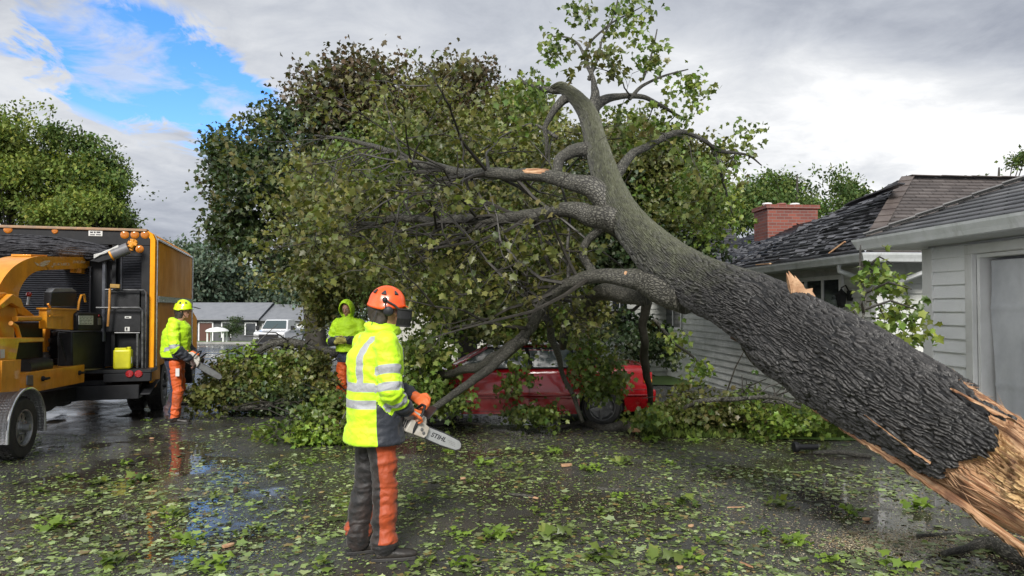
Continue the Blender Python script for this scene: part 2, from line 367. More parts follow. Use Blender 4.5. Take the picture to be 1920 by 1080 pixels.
# ------------------------------------------------------------------ ground
def ground_mat():
    m, t, b = newmat('wet_asphalt'); tc = N(t, 'ShaderNodeTexCoord'); o = tc.outputs['Object']
    def nz(s, d=6, r=0.6, dist=0.0):
        n = N(t, 'ShaderNodeTexNoise', i_Scale=s, i_Detail=float(d), i_Roughness=r, i_Distortion=dist); t.links.new(o, n.inputs['Vector']); return n.outputs['Fac']
    pud = nz(0.42, 5, 0.55, 0.3)
    pm = RAMP(t, pud, [(0.46, 0.0), (0.56, 1.0)])
    grit = N(t, 'ShaderNodeTexVoronoi', i_Scale=110.0); t.links.new(o, grit.inputs['Vector'])
    speck = RAMP(t, grit.outputs['Distance'], [(0.12, 0.22), (0.32, 0.06), (0.8, 0.03)])
    dirt = RAMP(t, nz(1.1, 8, 0.7), [(0.38, (0.045, 0.046, 0.048)), (0.55, (0.075, 0.072, 0.066)), (0.7, (0.115, 0.10, 0.082))])
    ck = N(t, 'ShaderNodeTexVoronoi', feature='DISTANCE_TO_EDGE', i_Scale=0.33); wz = N(t, 'ShaderNodeTexNoise', i_Scale=1.7, i_Detail=8.0, i_Roughness=0.7); t.links.new(o, wz.inputs['Vector'])
    t.links.new(MIXC(t, 0.55, o, wz.outputs['Color'], 'ADD'), ck.inputs['Vector']); crack = RAMP(t, ck.outputs['Distance'], [(0.0, 1.0), (0.006, 0.0)])
    dry = MIXC(t, crack, MIXC(t, 0.45, dirt, speck), (0.008, 0.008, 0.008))
    col = MIXC(t, pm, dry, (0.040, 0.035, 0.030)); t.links.new(col, b.inputs['Base Color'])
    rg = RAMP(t, nz(3.0, 6, 0.7), [(0.35, 0.12), (0.65, 0.36)])
    rough = MIXC(t, pm, rg, (0.03, 0.03, 0.03)); t.links.new(rough, b.inputs['Roughness'])
    b.inputs['Specular IOR Level'].default_value = 0.5
    bp = N(t, 'ShaderNodeBump', i_Distance=0.004); t.links.new(MATH(t, 'SUBTRACT', 1.0, pm), bp.inputs['Strength'])
    t.links.new(MATH(t, 'ADD', MATH(t, 'MULTIPLY', grit.outputs['Distance'], 0.8), nz(14, 5)), bp.inputs['Height'])
    rp = N(t, 'ShaderNodeTexNoise', i_Scale=5.0, i_Detail=3.0); t.links.new(o, rp.inputs['Vector'])
    b2 = N(t, 'ShaderNodeBump', i_Strength=0.6, i_Distance=0.004); t.links.new(rp.outputs['Fac'], b2.inputs['Height']); t.links.new(bp.outputs[0], b2.inputs['Normal'])
    t.links.new(b2.outputs[0], b.inputs['Normal']); return m
def ground():
    ys = np.concatenate([np.linspace(-20, 14, 35), np.linspace(15, 100, 40), np.array([120, 200, 400, 900])])
    xs = np.concatenate([np.array([-900, -400, -200, -120]), np.linspace(-80, 80, 65), np.array([120, 200, 400, 900])])
    V = np.array([(x, y, gz(y)) for y in ys for x in xs]); nx = len(xs)
    f = np.array([(j * nx + i, j * nx + i + 1, (j + 1) * nx + i + 1, (j + 1) * nx + i) for j in range(len(ys) - 1) for i in range(nx - 1)])
    tag(mesh_np('road', V, f, ground_mat(), smooth=True), kind='structure')
    # lawn between driveway and house, and the far verge
    def patch(name, pts, z, mat):
        me = bpy.data.meshes.new(name); me.from_pydata([(x, y, z + gz(y)) for x, y in pts], [], [tuple(range(len(pts)))])
        me.materials.append(mat); o = bpy.data.objects.new(name, me); COL.objects.link(o); tag(o, kind='structure')
    patch('lawn', [(1.6, 11.3), (2.6, 10.3), (4.4, 10.0), (7.5, 9.9), (7.5, 14), (-2, 14), (-1, 12.9)], 0.012, MAT['grass'])
    patch('lawn', [(-3, 18), (7, 18), (7, 30), (-3, 30)], 0.02, MAT['grass'])
    patch('verge', [(-60, 62), (20, 60), (20, 72), (-60, 72)], 0.03, MAT['grass'])
    mb = MB(); mb.box((-20, 60.5, gz(60.5) + 0.03), (80, 0.2, 0.3))
    tag(mb.build('kerb', M_('concrete', (0.3, 0.3, 0.28), (0.2, 0.2, 0.19), 3, 0.7)), kind='structure')
ground()
# ------------------------------------------------------------------ houses
HU = Vector((-math.sin(R(4.5)), math.cos(R(4.5)), 0)); HV = Vector((math.cos(R(4.5)), math.sin(R(4.5)), 0))
def HS(s, t, z): return HU * s + HV * t + Vector((0, 0, z))
def siding(mb, A, B, z0, z1, n, pitch=0.115):
    """lapped boards between plan points A and B, outward normal n; keeps a wedge section"""
    A, B = Vector(A), Vector(B); A.z = B.z = 0; z = z0
    while z < z1 - 1e-3:
        h = min(pitch, z1 - z); zz = Vector((0, 0, 1))
        pr = [(0.0, z), (0.030, z), (0.030, z + 0.008), (0.004, z + h), (0.0, z + h)]
        a = [A + n * o + zz * q for o, q in pr]; b = [B + n * o + zz * q for o, q in pr]
        mb.add(a + b, [(i, (i + 1) % 5, (i + 1) % 5 + 5, i + 5) for i in range(5)] + [(0, 1, 2, 3, 4), (9, 8, 7, 6, 5)]); z += h
def shingle_mat(name, c1, c2, c3, sc=1.0, wear=0.5):
    m, t, b = newmat(name); a = N(t, 'ShaderNodeAttribute', attribute_name='ruv')
    br = N(t, 'ShaderNodeTexBrick', i_Scale=1.0, i_Mortar_Size=0.008, i_Bias=0.0, i_Brick_Width=0.3 * sc, i_Row_Height=0.14 * sc, i_Mortar_Smooth=0.1)
    br.inputs['Color1'].default_value = (0.2, 0.2, 0.2, 1); br.inputs['Color2'].default_value = (0.8, 0.8, 0.8, 1); br.inputs['Mortar'].default_value = (0, 0, 0, 1)
    wn = N(t, 'ShaderNodeTexNoise', i_Scale=2.5, i_Detail=4.0); t.links.new(a.outputs['Vector'], wn.inputs['Vector'])
    wv = MIXC(t, 0.035, a.outputs['Vector'], wn.outputs['Color'], 'ADD'); t.links.new(wv, br.inputs['Vector'])
    n = N(t, 'ShaderNodeTexNoise', i_Scale=1.6, i_Detail=8.0, i_Roughness=0.7); t.links.new(a.outputs['Vector'], n.inputs['Vector'])
    g = N(t, 'ShaderNodeTexNoise', i_Scale=90.0, i_Detail=3.0); t.links.new(a.outputs['Vector'], g.inputs['Vector'])
    f = MATH(t, 'ADD', MATH(t, 'MULTIPLY', br.outputs['Color'], 0.45), MATH(t, 'MULTIPLY', n.outputs['Fac'], 0.55))
    f = MATH(t, 'ADD', f, MATH(t, 'MULTIPLY', MATH(t, 'SUBTRACT', g.outputs['Fac'], 0.5), 0.3))
    t.links.new(RAMP(t, f, [(0.15, (0.01, 0.01, 0.012)), (0.3, c1), (0.55, c2), (0.85, c3)]), b.inputs['Base Color'])
    b.inputs['Roughness'].default_value = 0.45
    bp = N(t, 'ShaderNodeBump', i_Strength=1.0, i_Distance=0.012); t.links.new(br.outputs['Color'], bp.inputs['Height']); t.links.new(bp.outputs[0], b.inputs['Normal'])
    return m
def roof_faces(name, polys, mat, parent, lift=0.0, rough=0.0, seed=3, course=0.14):
    """each poly: list of world points, first edge = eave; laid in real courses so the shingle edges stand proud"""
    V, Fs, UV = [], [], []
    for poly in polys:
        p = [Vector(q) for q in poly]; e = (p[1] - p[0]).normalized(); nrm = (p[1] - p[0]).cross(p[-1] - p[0]).normalized()
        if nrm.z < 0: nrm = -nrm
        up = nrm.cross(e); up = up if up.z > 0 else -up
        pts2 = [((q - p[0]).dot(e), (q - p[0]).dot(up)) for q in p]; vmax = max(q[1] for q in pts2)
        def span(v):
            xs = []
            for i in range(len(pts2)):
                (x0, y0), (x1, y1) = pts2[i], pts2[(i + 1) % len(pts2)]
                if abs(y1 - y0) < 1e-9: continue
                k = (v - y0) / (y1 - y0)
                if -1e-6 <= k <= 1 + 1e-6: xs.append(x0 + (x1 - x0) * k)
            return (min(xs), max(xs)) if xs else (0, 0)
        h = course; v = 0.0
        while v < vmax - 1e-3:
            v2 = min(v + h, vmax); a0, a1 = span(v + 1e-4); b0, b1 = span(v2 - 1e-4)
            L = max(a1 - a0, b1 - b0); nseg = max(1, int(L / (0.16 if rough else 1.0)))
            base = len(V)
            for k in range(nseg + 1):
                fr = k / nseg; xa, xb = a0 + (a1 - a0) * fr, b0 + (b1 - b0) * fr
                la = lift + 0.016; lb = lift + 0.002
                if rough:
                    w = rough * max(0.0, mnoise.noise(Vector((xa * 1.3, v * 1.1, seed))) + 0.25)
                    la += w * random.random() * 0.13; lb += w * 0.01
                q0 = p[0] + e * xa + up * v + nrm * la; q1 = p[0] + e * xb + up * v2 + nrm * lb; q2 = p[0] + e * xa + up * v
                V += [q2, q0, q1]; UV += [(xa, v, 0), (xa, v, 0), (xb, v2, 0)]
            for k in range(nseg):
                i = base + 3 * k; Fs += [(i, i + 3, i + 4, i + 1), (i + 1, i + 4, i + 5, i + 2)]
            v = v2
    o = mesh_np(name, np.array([tuple(v) for v in V]), np.array(Fs), mat, parent, smooth=False, attrs={'ruv': np.array(UV)})
    return o
def window(parent, c, u, n, w, h, name='window', panes=1, trim=None, mull=None):
    """c: centre of opening on the wall face; u along wall; n outward"""
    trim = trim or MAT['trim']; z = Vector((0, 0, 1)); mb = MB(); fw = 0.07
    def bx(mb, ca, cz, sa, sz, o0, o1):
        p = c + u * ca + z * cz
        mb.prism([p - u * sa / 2 - z * sz / 2 + n * o1, p + u * sa / 2 - z * sz / 2 + n * o1, p + u * sa / 2 + z * sz / 2 + n * o1, p - u * sa / 2 + z * sz / 2 + n * o1], n * (o0 - o1))
    bx(mb, -w / 2, 0, fw, h + fw * 2, 0.0, 0.05); bx(mb, w / 2, 0, fw, h + fw * 2, 0.0, 0.05)
    bx(mb, 0, h / 2 + fw / 2, w - fw, fw, 0.0, 0.048); bx(mb, 0, -h / 2 - fw / 2, w - fw, fw, 0.0, 0.056)
    for i in range(1, panes): bx(mb, -w / 2 + w * i / panes, 0, 0.06, h - 0.002, 0.0, 0.044)
    if mull:
        for i in range(1, mull[0]): bx(mb, -w / 2 + w * i / mull[0], 0, 0.025, h - 0.004, 0.0, 0.034)
        for j in range(1, mull[1]): bx(mb, 0, -h / 2 + h * j / mull[1], w - fw, 0.025, 0.0, 0.032)
    f = mb.build('window', trim, parent)
    g = MB(); bx(g, 0, 0, w - fw, h, 0.0, 0.027); g.build('pane', MAT['winglass'], f); return f
def garage():
    zE = 2.50; tE, sE = 4.516, 7.80; tw, sw = 4.97, 7.45; s0 = 0.6; n = -HV
    g = thing('garage', HS(4, tw, 0), 'pale grey sided garage with a hip roof, right behind the fallen trunk', 'garage')
    mb = MB(); siding(mb, HS(7.30, tw, 0), HS(6.80, tw, 0), 0.0, zE - 0.09, n, 0.135)
    siding(mb, HS(1.75, tw, 0), HS(s0, tw, 0), 0.0, zE - 0.09, n, 0.135); siding(mb, HS(6.80, tw, 0), HS(1.75, tw, 0), 2.395, zE - 0.09, n, 0.1)
    mb.prism([HS(7.43, tw + 0.02, 0), HS(6.8, tw + 0.02, 0), HS(6.8, tw + 0.02, zE), HS(7.43, tw + 0.02, zE)], HV * 0.1)
    mb.prism([HS(6.8, tw + 0.02, 2.40), HS(1.7, tw + 0.02, 2.40), HS(1.7, tw + 0.02, zE), HS(6.8, tw + 0.02, zE)], HV * 0.1)
    mb.prism([HS(1.7, tw + 0.02, 0), HS(s0, tw + 0.02, 0), HS(s0, tw + 0.02, zE), HS(1.7, tw + 0.02, zE)], HV * 0.1)
    mb.prism([HS(7.44, tw + 0.13, 0), HS(7.44, tw + 6, 0), HS(7.44, tw + 6, zE), HS(7.44, tw + 0.13, zE)], -HU * 0.1)
    mb.prism([HS(s0, tw + 0.13, 0), HS(s0, tw + 6, 0), HS(s0, tw + 6, zE), HS(s0, tw + 0.13, zE)], HU * 0.1)
    mb.prism([HS(7.3, tw + 5.9, 0), HS(s0 + .1, tw + 5.9, 0), HS(s0 + .1, tw + 5.9, zE), HS(7.3, tw + 5.9, zE)], HV * 0.1)
    mb.build('wall', MAT['siding'], g)
    c = MB(); c.prism([HS(7.46, tw - 0.03, 0), HS(7.30, tw - 0.03, 0), HS(7.30, tw - 0.03, zE - 0.09), HS(7.46, tw - 0.03, zE - 0.09)], HV * 0.17)
    c.build('corner_trim', MAT['trim'], g, bevel=0.004)
    fr = MB()
    for a, b in ((6.80, 6.70), (1.85, 1.75)): fr.prism([HS(a, tw - 0.035, 0), HS(b, tw - 0.035, 0), HS(b, tw - 0.035, 2.31), HS(a, tw - 0.035, 2.31)], HV * 0.05)
    fr.prism([HS(6.80, tw - 0.037, 2.31), HS(1.75, tw - 0.037, 2.31), HS(1.75, tw - 0.037, 2.40), HS(6.80, tw - 0.037, 2.40)], HV * 0.05)
    for a, b in ((6.70, 6.66), (1.89, 1.85)): fr.prism([HS(a, tw + 0.015, 0), HS(b, tw + 0.015, 0), HS(b, tw + 0.015, 2.30), HS(a, tw + 0.015, 2.30)], HV * 0.22)
    fr.prism([HS(6.70, tw + 0.012, 2.27), HS(1.85, tw + 0.012, 2.27), HS(1.85, tw + 0.012, 2.309), HS(6.70, tw + 0.012, 2.309)], HV * 0.22)
    fr.build('door_frame', MAT['trim'], g, bevel=0.004)
    # grey protective sheet hung over the door opening
    ns, nz = 150, 80; V = []
    for j in range(nz + 1):
        for i in range(ns + 1):
            s = 6.62 - (6.62 - 1.9) * i / ns; z = 0.02 + 2.22 * j / nz
            w = 0.035 * mnoise.noise(Vector((s * 2.2, z * 0.7, 3))) + 0.012 * mnoise.noise(Vector((s * 7, z * 2.5, 9)))
            cr = 0.012 * (math.exp(-((z % 0.72) - 0.36) ** 2 / 0.0002) + math.exp(-((s % 0.55) - 0.2) ** 2 / 0.0002))
            V.append(tuple(HS(s + 0.05 * mnoise.noise(Vector((0, z * 1.5, 1))) * (i < 3), tw + 0.12 + w - cr, z)))
    Fq = np.array([(j * (ns + 1) + i, j * (ns + 1) + i + 1, (j + 1) * (ns + 1) + i + 1, (j + 1) * (ns + 1) + i) for j in range(nz) for i in range(ns)])
    mesh_np('door_sheet', np.array(V), Fq, M_('grey_sheet', (0.56, 0.58, 0.62), (0.42, 0.44, 0.48), 2.2, 0.42, 0.6, bump=0.004, bscale=18), g)
    # roof
    w = 2.9; p = 0.46; zr = zE + 0.06; rf = shingle_mat('grey_shingles', (0.05, 0.052, 0.057), (0.10, 0.102, 0.108), (0.19, 0.19, 0.195))
    a, b = HS(sE, tE, zr), HS(0.2, tE, zr); r0, r1 = HS(sE - w, tE + w, zr + p * w), HS(0.2 + w, tE + w, zr + p * w)
    c_, d_ = HS(sE, tE + 2 * w, zr), HS(0.2, tE + 2 * w, zr)
    ro = roof_faces('roof', [(b, a, r0, r1), (a, c_, r0), (c_, d_, r1, r0), (d_, b, r1)], rf, g)
    m2 = MB()
    for i in range(16):
        f0, f1 = i / 16, (i + 1) / 16; q0, q1 = a.lerp(r0, f0), a.lerp(r0, f1)
        m2.bar(q0 + Vector((0, 0, 0.035 + 0.01)), q1 + Vector((0, 0, 0.03)), 0.17, 0.012)
    m2.build('ridge_cap', M_('cap_shingle', (0.13, 0.13, 0.135), (0.2, 0.2, 0.2), 5, 0.5), ro)
    so = MB(); so.prism([HS(sE - 0.02, tE + 0.02, zE - 0.07), HS(0.3, tE + 0.02, zE - 0.07), HS(0.3, tw + 0.02, zE - 0.07), HS(sE - 0.02, tw + 0.02, zE - 0.07)], Vector((0, 0, 0.02)))
    so.prism([HS(sE - 0.02, tw + 0.02, zE - 0.07), HS(sw, tw + 0.02, zE - 0.07), HS(sw, tE + 5.8, zE - 0.07), HS(sE - 0.02, tE + 5.8, zE - 0.07)], Vector((0, 0, 0.02)))
    so.build('soffit', MAT['soffit'], g)
    gutter(g, [HS(0.2, tE, zE), HS(sE, tE, zE), HS(sE, tE + 5.8, zE)], [n, HU])
    return g
def gutter(parent, pts, ns, h=0.10):
    mb = MB()
    for i in range(len(pts) - 1):
        a, b, n = pts[i], pts[i + 1], ns[i]; e0 = n * 0.0; d = (b - a).normalized()
        pr = [(0.0, -0.07), (0.06, -0.07), (0.075, -0.03), (0.10, 0.02), (0.105, 0.045), (0.09, 0.045), (0.085, 0.02), (0.0, -0.05)]
        off0 = d * 0.0; A = []; B = []
        for o, z in pr:
            m0 = (ns[i - 1] * o if i > 0 else Vector()); m1 = (ns[i + 1] * o if i + 1 < len(ns) else Vector())
            A.append(a + n * o + m0 + Vector((0, 0, z))); B.append(b + n * o + m1 + Vector((0, 0, z)))
        k = len(pr); mb.add(A + B, [(j, (j + 1) % k, (j + 1) % k + k, j + k) for j in range(k)] + [tuple(range(k)), tuple(range(2 * k - 1, k - 1, -1))])
    mb.build('gutter', MAT['gutter'], parent)
def brick_mat():
    m, t, b = newmat('red_brick'); tc = N(t, 'ShaderNodeTexCoord'); o = tc.outputs['Object']
    sep = N(t, 'ShaderNodeSeparateXYZ'); t.links.new(o, sep.inputs[0])
    cb = N(t, 'ShaderNodeCombineXYZ'); t.links.new(MATH(t, 'ADD', sep.outputs[0], sep.outputs[1]), cb.inputs[0]); t.links.new(sep.outputs[2], cb.inputs[1])
    br = N(t, 'ShaderNodeTexBrick', i_Scale=1.0, i_Mortar_Size=0.006, i_Brick_Width=0.21, i_Row_Height=0.072)
    br.inputs['Color1'].default_value = (0.24, 0.065, 0.042, 1); br.inputs['Color2'].default_value = (0.14, 0.04, 0.03, 1); br.inputs['Mortar'].default_value = (0.16, 0.13, 0.12, 1)
    t.links.new(cb.outputs[0], br.inputs['Vector']); t.links.new(br.outputs['Color'], b.inputs['Base Color']); b.inputs['Roughness'].default_value = 0.7
    return m
def main_house():
    zE = 2.50; tE, sE = 5.67, 9.79; tw, sw = 6.17, 10.38; n = -HV; sF = 22.0
    g = thing('house', HS(15, tw, 0), 'white sided house with storm torn dark roof behind the trunk', 'house')
    mb = MB(); siding(mb, HS(sw, tw, 0), HS(sF, tw, 0), -0.3, zE, n, 0.15)
    siding(mb, HS(sw, tw, 0), HS(sw, tw + 7, 0), -0.1, zE, -HU, 0.15)
    mb.prism([HS(sw + .005, tw + .005, -.4), HS(sF, tw + .005, -.4), HS(sF, tw + 7, -.4), HS(sw + .005, tw + 7, -.4)], Vector((0, 0, zE + .38)))
    mb.build('wall', MAT['oldsiding'], g)
    c = MB(); c.prism([HS(sw - 0.03, tw - 0.03, -.1), HS(sw + 0.09, tw - 0.03, -.1), HS(sw + 0.09, tw - 0.03, zE - .07), HS(sw - 0.03, tw - 0.03, zE - .07)], HV * 0.12)
    c.build('corner_trim', MAT['trim'], g)
    window(g, HS(12.15, tw - 0.022, 1.62), HU, n, 1.75, 1.25, panes=3)
    window(g, HS(20.3, tw - 0.022, 1.72), HU, n, 1.5, 0.95, panes=2)
    # roof: small steep hip by the garage, long lower slope, cross gable
    zr = zE + 0.06; w = 1.78; z1 = 3.93; dark = shingle_mat('wet_torn_shingles', (0.014, 0.014, 0.018), (0.032, 0.032, 0.038), (0.085, 0.085, 0.098), 0.857)
    brown = shingle_mat('brown_shingles', (0.045, 0.038, 0.036), (0.085, 0.073, 0.069), (0.14, 0.125, 0.12), 0.75)
    a = HS(sE, tE, zr); pk = HS(sE + w, tE + w, z1); far = HS(sE + w, tE + 9, z1)
    roof_faces('roof', [(a, HS(sE, tE + 9, zr), far, pk)], brown, g, rough=0.12, course=0.105)
    m_, rr_, rf_ = HS(sE + 5.5, tE, zr), HS(sE + 5.5, tE + 2.5, zr + 1.2), HS(sF + 1, tE + 2.5, zr + 1.2)
    r2 = roof_faces('torn_roof', [(m_, a, pk), (m_, pk, rr_), (HS(sF + 1, tE, zr), m_, rr_, rf_)], dark, g, rough=0.7, course=0.12)
    bk = MB(); bk.quad(pk, far, HS(sE + 5.5, tE + 9, zr + 0.3), HS(sE + 5.5, tE + 2.5, zr + 1.17)); bk.build('rear_roof', dark, g)
    hc = MB()
    for i in range(12):
        q0, q1 = a.lerp(pk, i / 12), a.lerp(pk, (i + 1) / 12); hc.bar(q0 + Vector((0, 0, 0.04)), q1 + Vector((0, 0, 0.028)), 0.2, 0.012)
    for i in range(14):
        q0, q1 = pk.lerp(far, i / 14), pk.lerp(far, (i + 1) / 14); hc.bar(q0 + Vector((0, 0, 0.03)), q1 + Vector((0, 0, 0.022)), 0.22, 0.012)
    hc.build('ridge_cap', M_('brown_cap', (0.07, 0.055, 0.05), (0.12, 0.1, 0.09), 5, 0.6), g)
    # lifted shingle tabs and peeled strips
    tabs = MB(); r_ = random.Random(5)
    for k in range(900):
        s = sE + 0.3 + r_.random() * 11; t_ = tE + 0.05 + r_.random() ** 1.1 * 2.0
        if t_ - tE > min(s - sE - .1, 1.6): continue
        ds, dt = s - sE, t_ - tE; zz = zr + .03 + (.48 * dt if ds > 5.5 else (.77 * dt if dt < (5.5 - ds) / 3.72 * 1.78 else -.139 * (ds - 5.5) + .48 * dt))
        L, D = 0.05 + r_.random() * 0.14, 0.02 + r_.random() * 0.045; yaw = r_.gauss(0, 0.35)
        c0 = HS(s, t_, zz); u = HU * math.cos(yaw) + HV * math.sin(yaw); v = (HV * math.cos(yaw) - HU * math.sin(yaw)) + Vector((0, 0, 0.2 + r_.random() * 0.75))
        tabs.prism([c0, c0 + u * L, c0 + u * L + v * D, c0 + v * D * (0.6 + r_.random() * 0.4)], Vector((0, 0, 0.006)))
    tag(tabs.build('lifted_shingles', M_('wet_shingle', (0.022, 0.022, 0.027), (0.11, 0.11, 0.12), 4, 0.3, 0.5), g, fix=False), kind='stuff')
    # flap of peeled underlay near the hip and bare boards
    fl = MB(); 
    for k in range(5):
        s, t_ = sE + 1.25 + 0.1 * k, tE + 1.0 + 0.03 * k
        fl.bar(HS(s + .5, t_ - .2, zr + .95), HS(s - 0.35, t_ + .12, zr + 1.12 + 0.01 * (k % 3)), 0.12, 0.02)
    fl.build('peeled_underlay', M_('tar_paper', (0.02, 0.02, 0.024), (0.05, 0.05, 0.055), 6, 0.4), g)
    bd = MB(); bd.bar(HS(sE + 1.05, tE + 0.03, zr + .06), HS(sE + 0.82, tE + 0.16, zr + .22), 0.035, 0.02)
    bd.build('broken_board', MAT['wood'], g); bd = MB(); bd.bar(HS(sE + 3.0, tE - 0.02, zr + .02), HS(sE + 3.7, tE + 0.02, zr + .04), 0.07, 0.02); bd.build('broken_board', MAT['wood'], g)
    # fascia + gutter
    fa = MB(); fa.prism([HS(sE, tE, zE - .07), HS(sF, tE, zE - .07), HS(sF, tE, zE + .05), HS(sE, tE, zE + .05)], HV * 0.02)
    fa.prism([HS(sE + .001, tE + .021, zE - .069), HS(sE + .001, tE + 7, zE - .069), HS(sE + .001, tE + 7, zE + .05), HS(sE + .001, tE + .021, zE + .05)], HU * 0.02)
    fa.prism([HS(sE + .02, tE + .02, zE - .06), HS(sF, tE + .02, zE - .06), HS(sF, tw, zE - .06), HS(sE + .02, tw, zE - .06)], Vector((0, 0, .02)))
    fa.prism([HS(sE + .02, tw, zE - .06), HS(sw, tw, zE - .06), HS(sw, tw + 6, zE - .06), HS(sE + .02, tw + 6, zE - .06)], Vector((0, 0, .02)))
    fa.build('soffit', MAT['soffit'], g)
    gutter(g, [HS(sF - 4, tE, zE), HS(sE, tE, zE), HS(sE, tE + 3.5, zE)], [n, -HU])
    d = MB(); q = HS(sE + .02, tE + .95, zE - .06)
    d.tube([q, q + Vector((0, 0, -.12)), HS(sE + .35, tE + .7, zE - .34), HS(sw - .06, tE + .62, zE - .42), HS(sw - .06, tE + .62, zE - .6), HS(sw - .06, tE + .62, 0.05)], 0.038, 8)
    d.build('downspout', MAT['gutter'], g, smooth=True)
    d = MB(); q = HS(sE + .75, tE + .02, zE - .06); d.tube([q, q + Vector((0, 0, -.1)), HS(sE + .68, tE + .38, zE - .3), HS(sE + .68, tw - .05, zE - .36)], 0.036, 8)
    d.build('downspout', MAT['gutter'], g, smooth=True)
    # wall lantern
    L = HS(11.05, tw, 1.98); la = MB(); c0 = L + n * 0.17
    la.lathe(c0 + Vector((0, 0, -.19)), (0, 0, 1), [(0, .02), (.02, .055), (.04, .065), (.2, .085), (.21, .1), (.27, .03), (.3, .012)], 6)
    la.tube([L + n * .02 + Vector((0, 0, .02)), L + n * .1 + Vector((0, 0, .16)), c0 + Vector((0, 0, .12))], 0.012, 6); la.box(L + n * .015, (.09, .09, .16))
    la.build('wall_lantern', MAT['black'], g)
    # chimney
    bm_ = brick_mat(); c0 = HS(17.4, 8.05, 0); ch = MB()
    ch.prism([c0 - HU * .4 - HV * .62 + Vector((0, 0, 2.7)), c0 - HU * .4 + HV * .62 + Vector((0, 0, 2.7)), c0 + HU * .4 + HV * .62 + Vector((0, 0, 2.7)), c0 + HU * .4 - HV * .62 + Vector((0, 0, 2.7))], (0, 0, 1.45))
    ch.prism([c0 - HU * .44 - HV * .66 + Vector((0, 0, 4.15)), c0 - HU * .44 + HV * .66 + Vector((0, 0, 4.15)), c0 + HU * .44 + HV * .66 + Vector((0, 0, 4.15)), c0 + HU * .44 - HV * .66 + Vector((0, 0, 4.15))], (0, 0, 0.09))
    ch.build('chimney', bm_, g, bevel=0.004)
    for i, dx in enumerate((-.38, -.08, .2)):
        fp = MB(); fp.lathe(c0 + HV * dx * 1.2 + Vector((0, 0, 4.24)), (0, 0, 1), [(0, .1), (.05, .1), (.06, .12), (.09, .11)], 12); fp.build('flue_cap', MAT['trim'] if i != 1 else bm_, g, smooth=True)
    v = MB(); q = HS(sE + 1.1, tE + 2.9, zr + 0.95); v.box(q + Vector((0, 0, .03)), (.22, .26, .13), R(4.5)); v.build('roof_vent', MAT['gutter'], g, bevel=0.01)
    # front wing far back with gable and porch windows
    s1 = 21.0; mb = MB(); siding(mb, HS(s1, 3.0, 0), HS(s1, tw - .03, 0), -0.5, 2.5, -HU, 0.15); siding(mb, HS(s1, 3.0, 0), HS(27, 3.0, 0), -0.5, 2.5, n, 0.15)
    mb.prism([HS(s1 + .005, 3.005, -.6), HS(27, 3.005, -.6), HS(27, 9, -.6), HS(s1 + .005, 9, -.6)], (0, 0, 3.1)); mb.build('wall', MAT['oldsiding'], g)
    window(g, HS(s1 - .022, 3.75, 1.55), HV, -HU, 0.95, 1.0, mull=(3, 3)); window(g, HS(s1 - .022, 4.75, 1.55), HV, -HU, 0.5, 1.0, mull=(2, 3))
    roof_faces('roof', [(HS(s1 - .4, 9, 2.52), HS(s1 - .4, 2.6, 2.52), HS(s1 + 3, 4.2, 4.7), HS(s1 + 3, 9, 4.75)), (HS(27, 2.6, 2.52), HS(27, 9, 2.52), HS(s1 + 3, 9, 4.75), HS(s1 + 3, 4.2, 4.7))], dark, g, rough=0.6)
    return g
garage(); main_house()
def far_house(name, label, x0, x1, y, depth, zb, he, hr, wallm, roofm, openings, rot=0.0, chim=None):
    T = Matrix.Translation(((x0 + x1) / 2, y, zb)) @ Matrix.Rotation(rot, 4, 'Z'); hw = (x1 - x0) / 2
    g = thing(name, ((x0 + x1) / 2, y, zb), label, 'house'); w = lambda x, yy, z: T @ Vector((x, yy, z))
    mb = MB(); mb.prism([w(-hw, 0, -.5), w(hw, 0, -.5), w(hw, depth, -.5), w(-hw, depth, -.5)], (0, 0, he + .5)); mb.build('wall', wallm, g)
    e = 0.6; rb = MB(); a = [w(-hw - e, -e, he), w(hw + e, -e, he), w(hw + e, depth + e, he), w(-hw - e, depth + e, he)]; r0, r1 = w(-hw - e, depth / 2, hr), w(hw + e, depth / 2, hr)
    d = Vector((0, 0, .12)); rb.add([p for p in a] + [r0, r1] + [p + d for p in a] + [r0 + d, r1 + d],
        [(0, 1, 5, 4), (2, 3, 4, 5), (6, 7, 11, 10), (8, 9, 10, 11), (0, 1, 7, 6), (2, 3, 9, 8), (0, 4, 10, 6), (4, 3, 9, 10), (1, 5, 11, 7), (5, 2, 8, 11)]); rb.build('roof', roofm, g)
    for kind, ox, oz, ow, oh in openings:
        m = MB(); m.box(w(ox, -0.03, oz), (ow, .1, oh)); m.build(kind, MAT['winglass'] if kind == 'window' else (M_('door_brown', (.08, .03, .02)) if kind == 'door' else MAT['trim']), g)
        if kind != 'trim':
            m = MB(); m.box(w(ox - ow / 2 - .06, -0.05, oz), (.12, .12, oh + .2)); m.box(w(ox + ow / 2 + .06, -0.05, oz), (.12, .12, oh + .2)); m.box(w(ox, -0.052, oz + oh / 2 + .06), (ow, .12, .12)); m.build('frame', MAT['trim'], g)
    return g, w
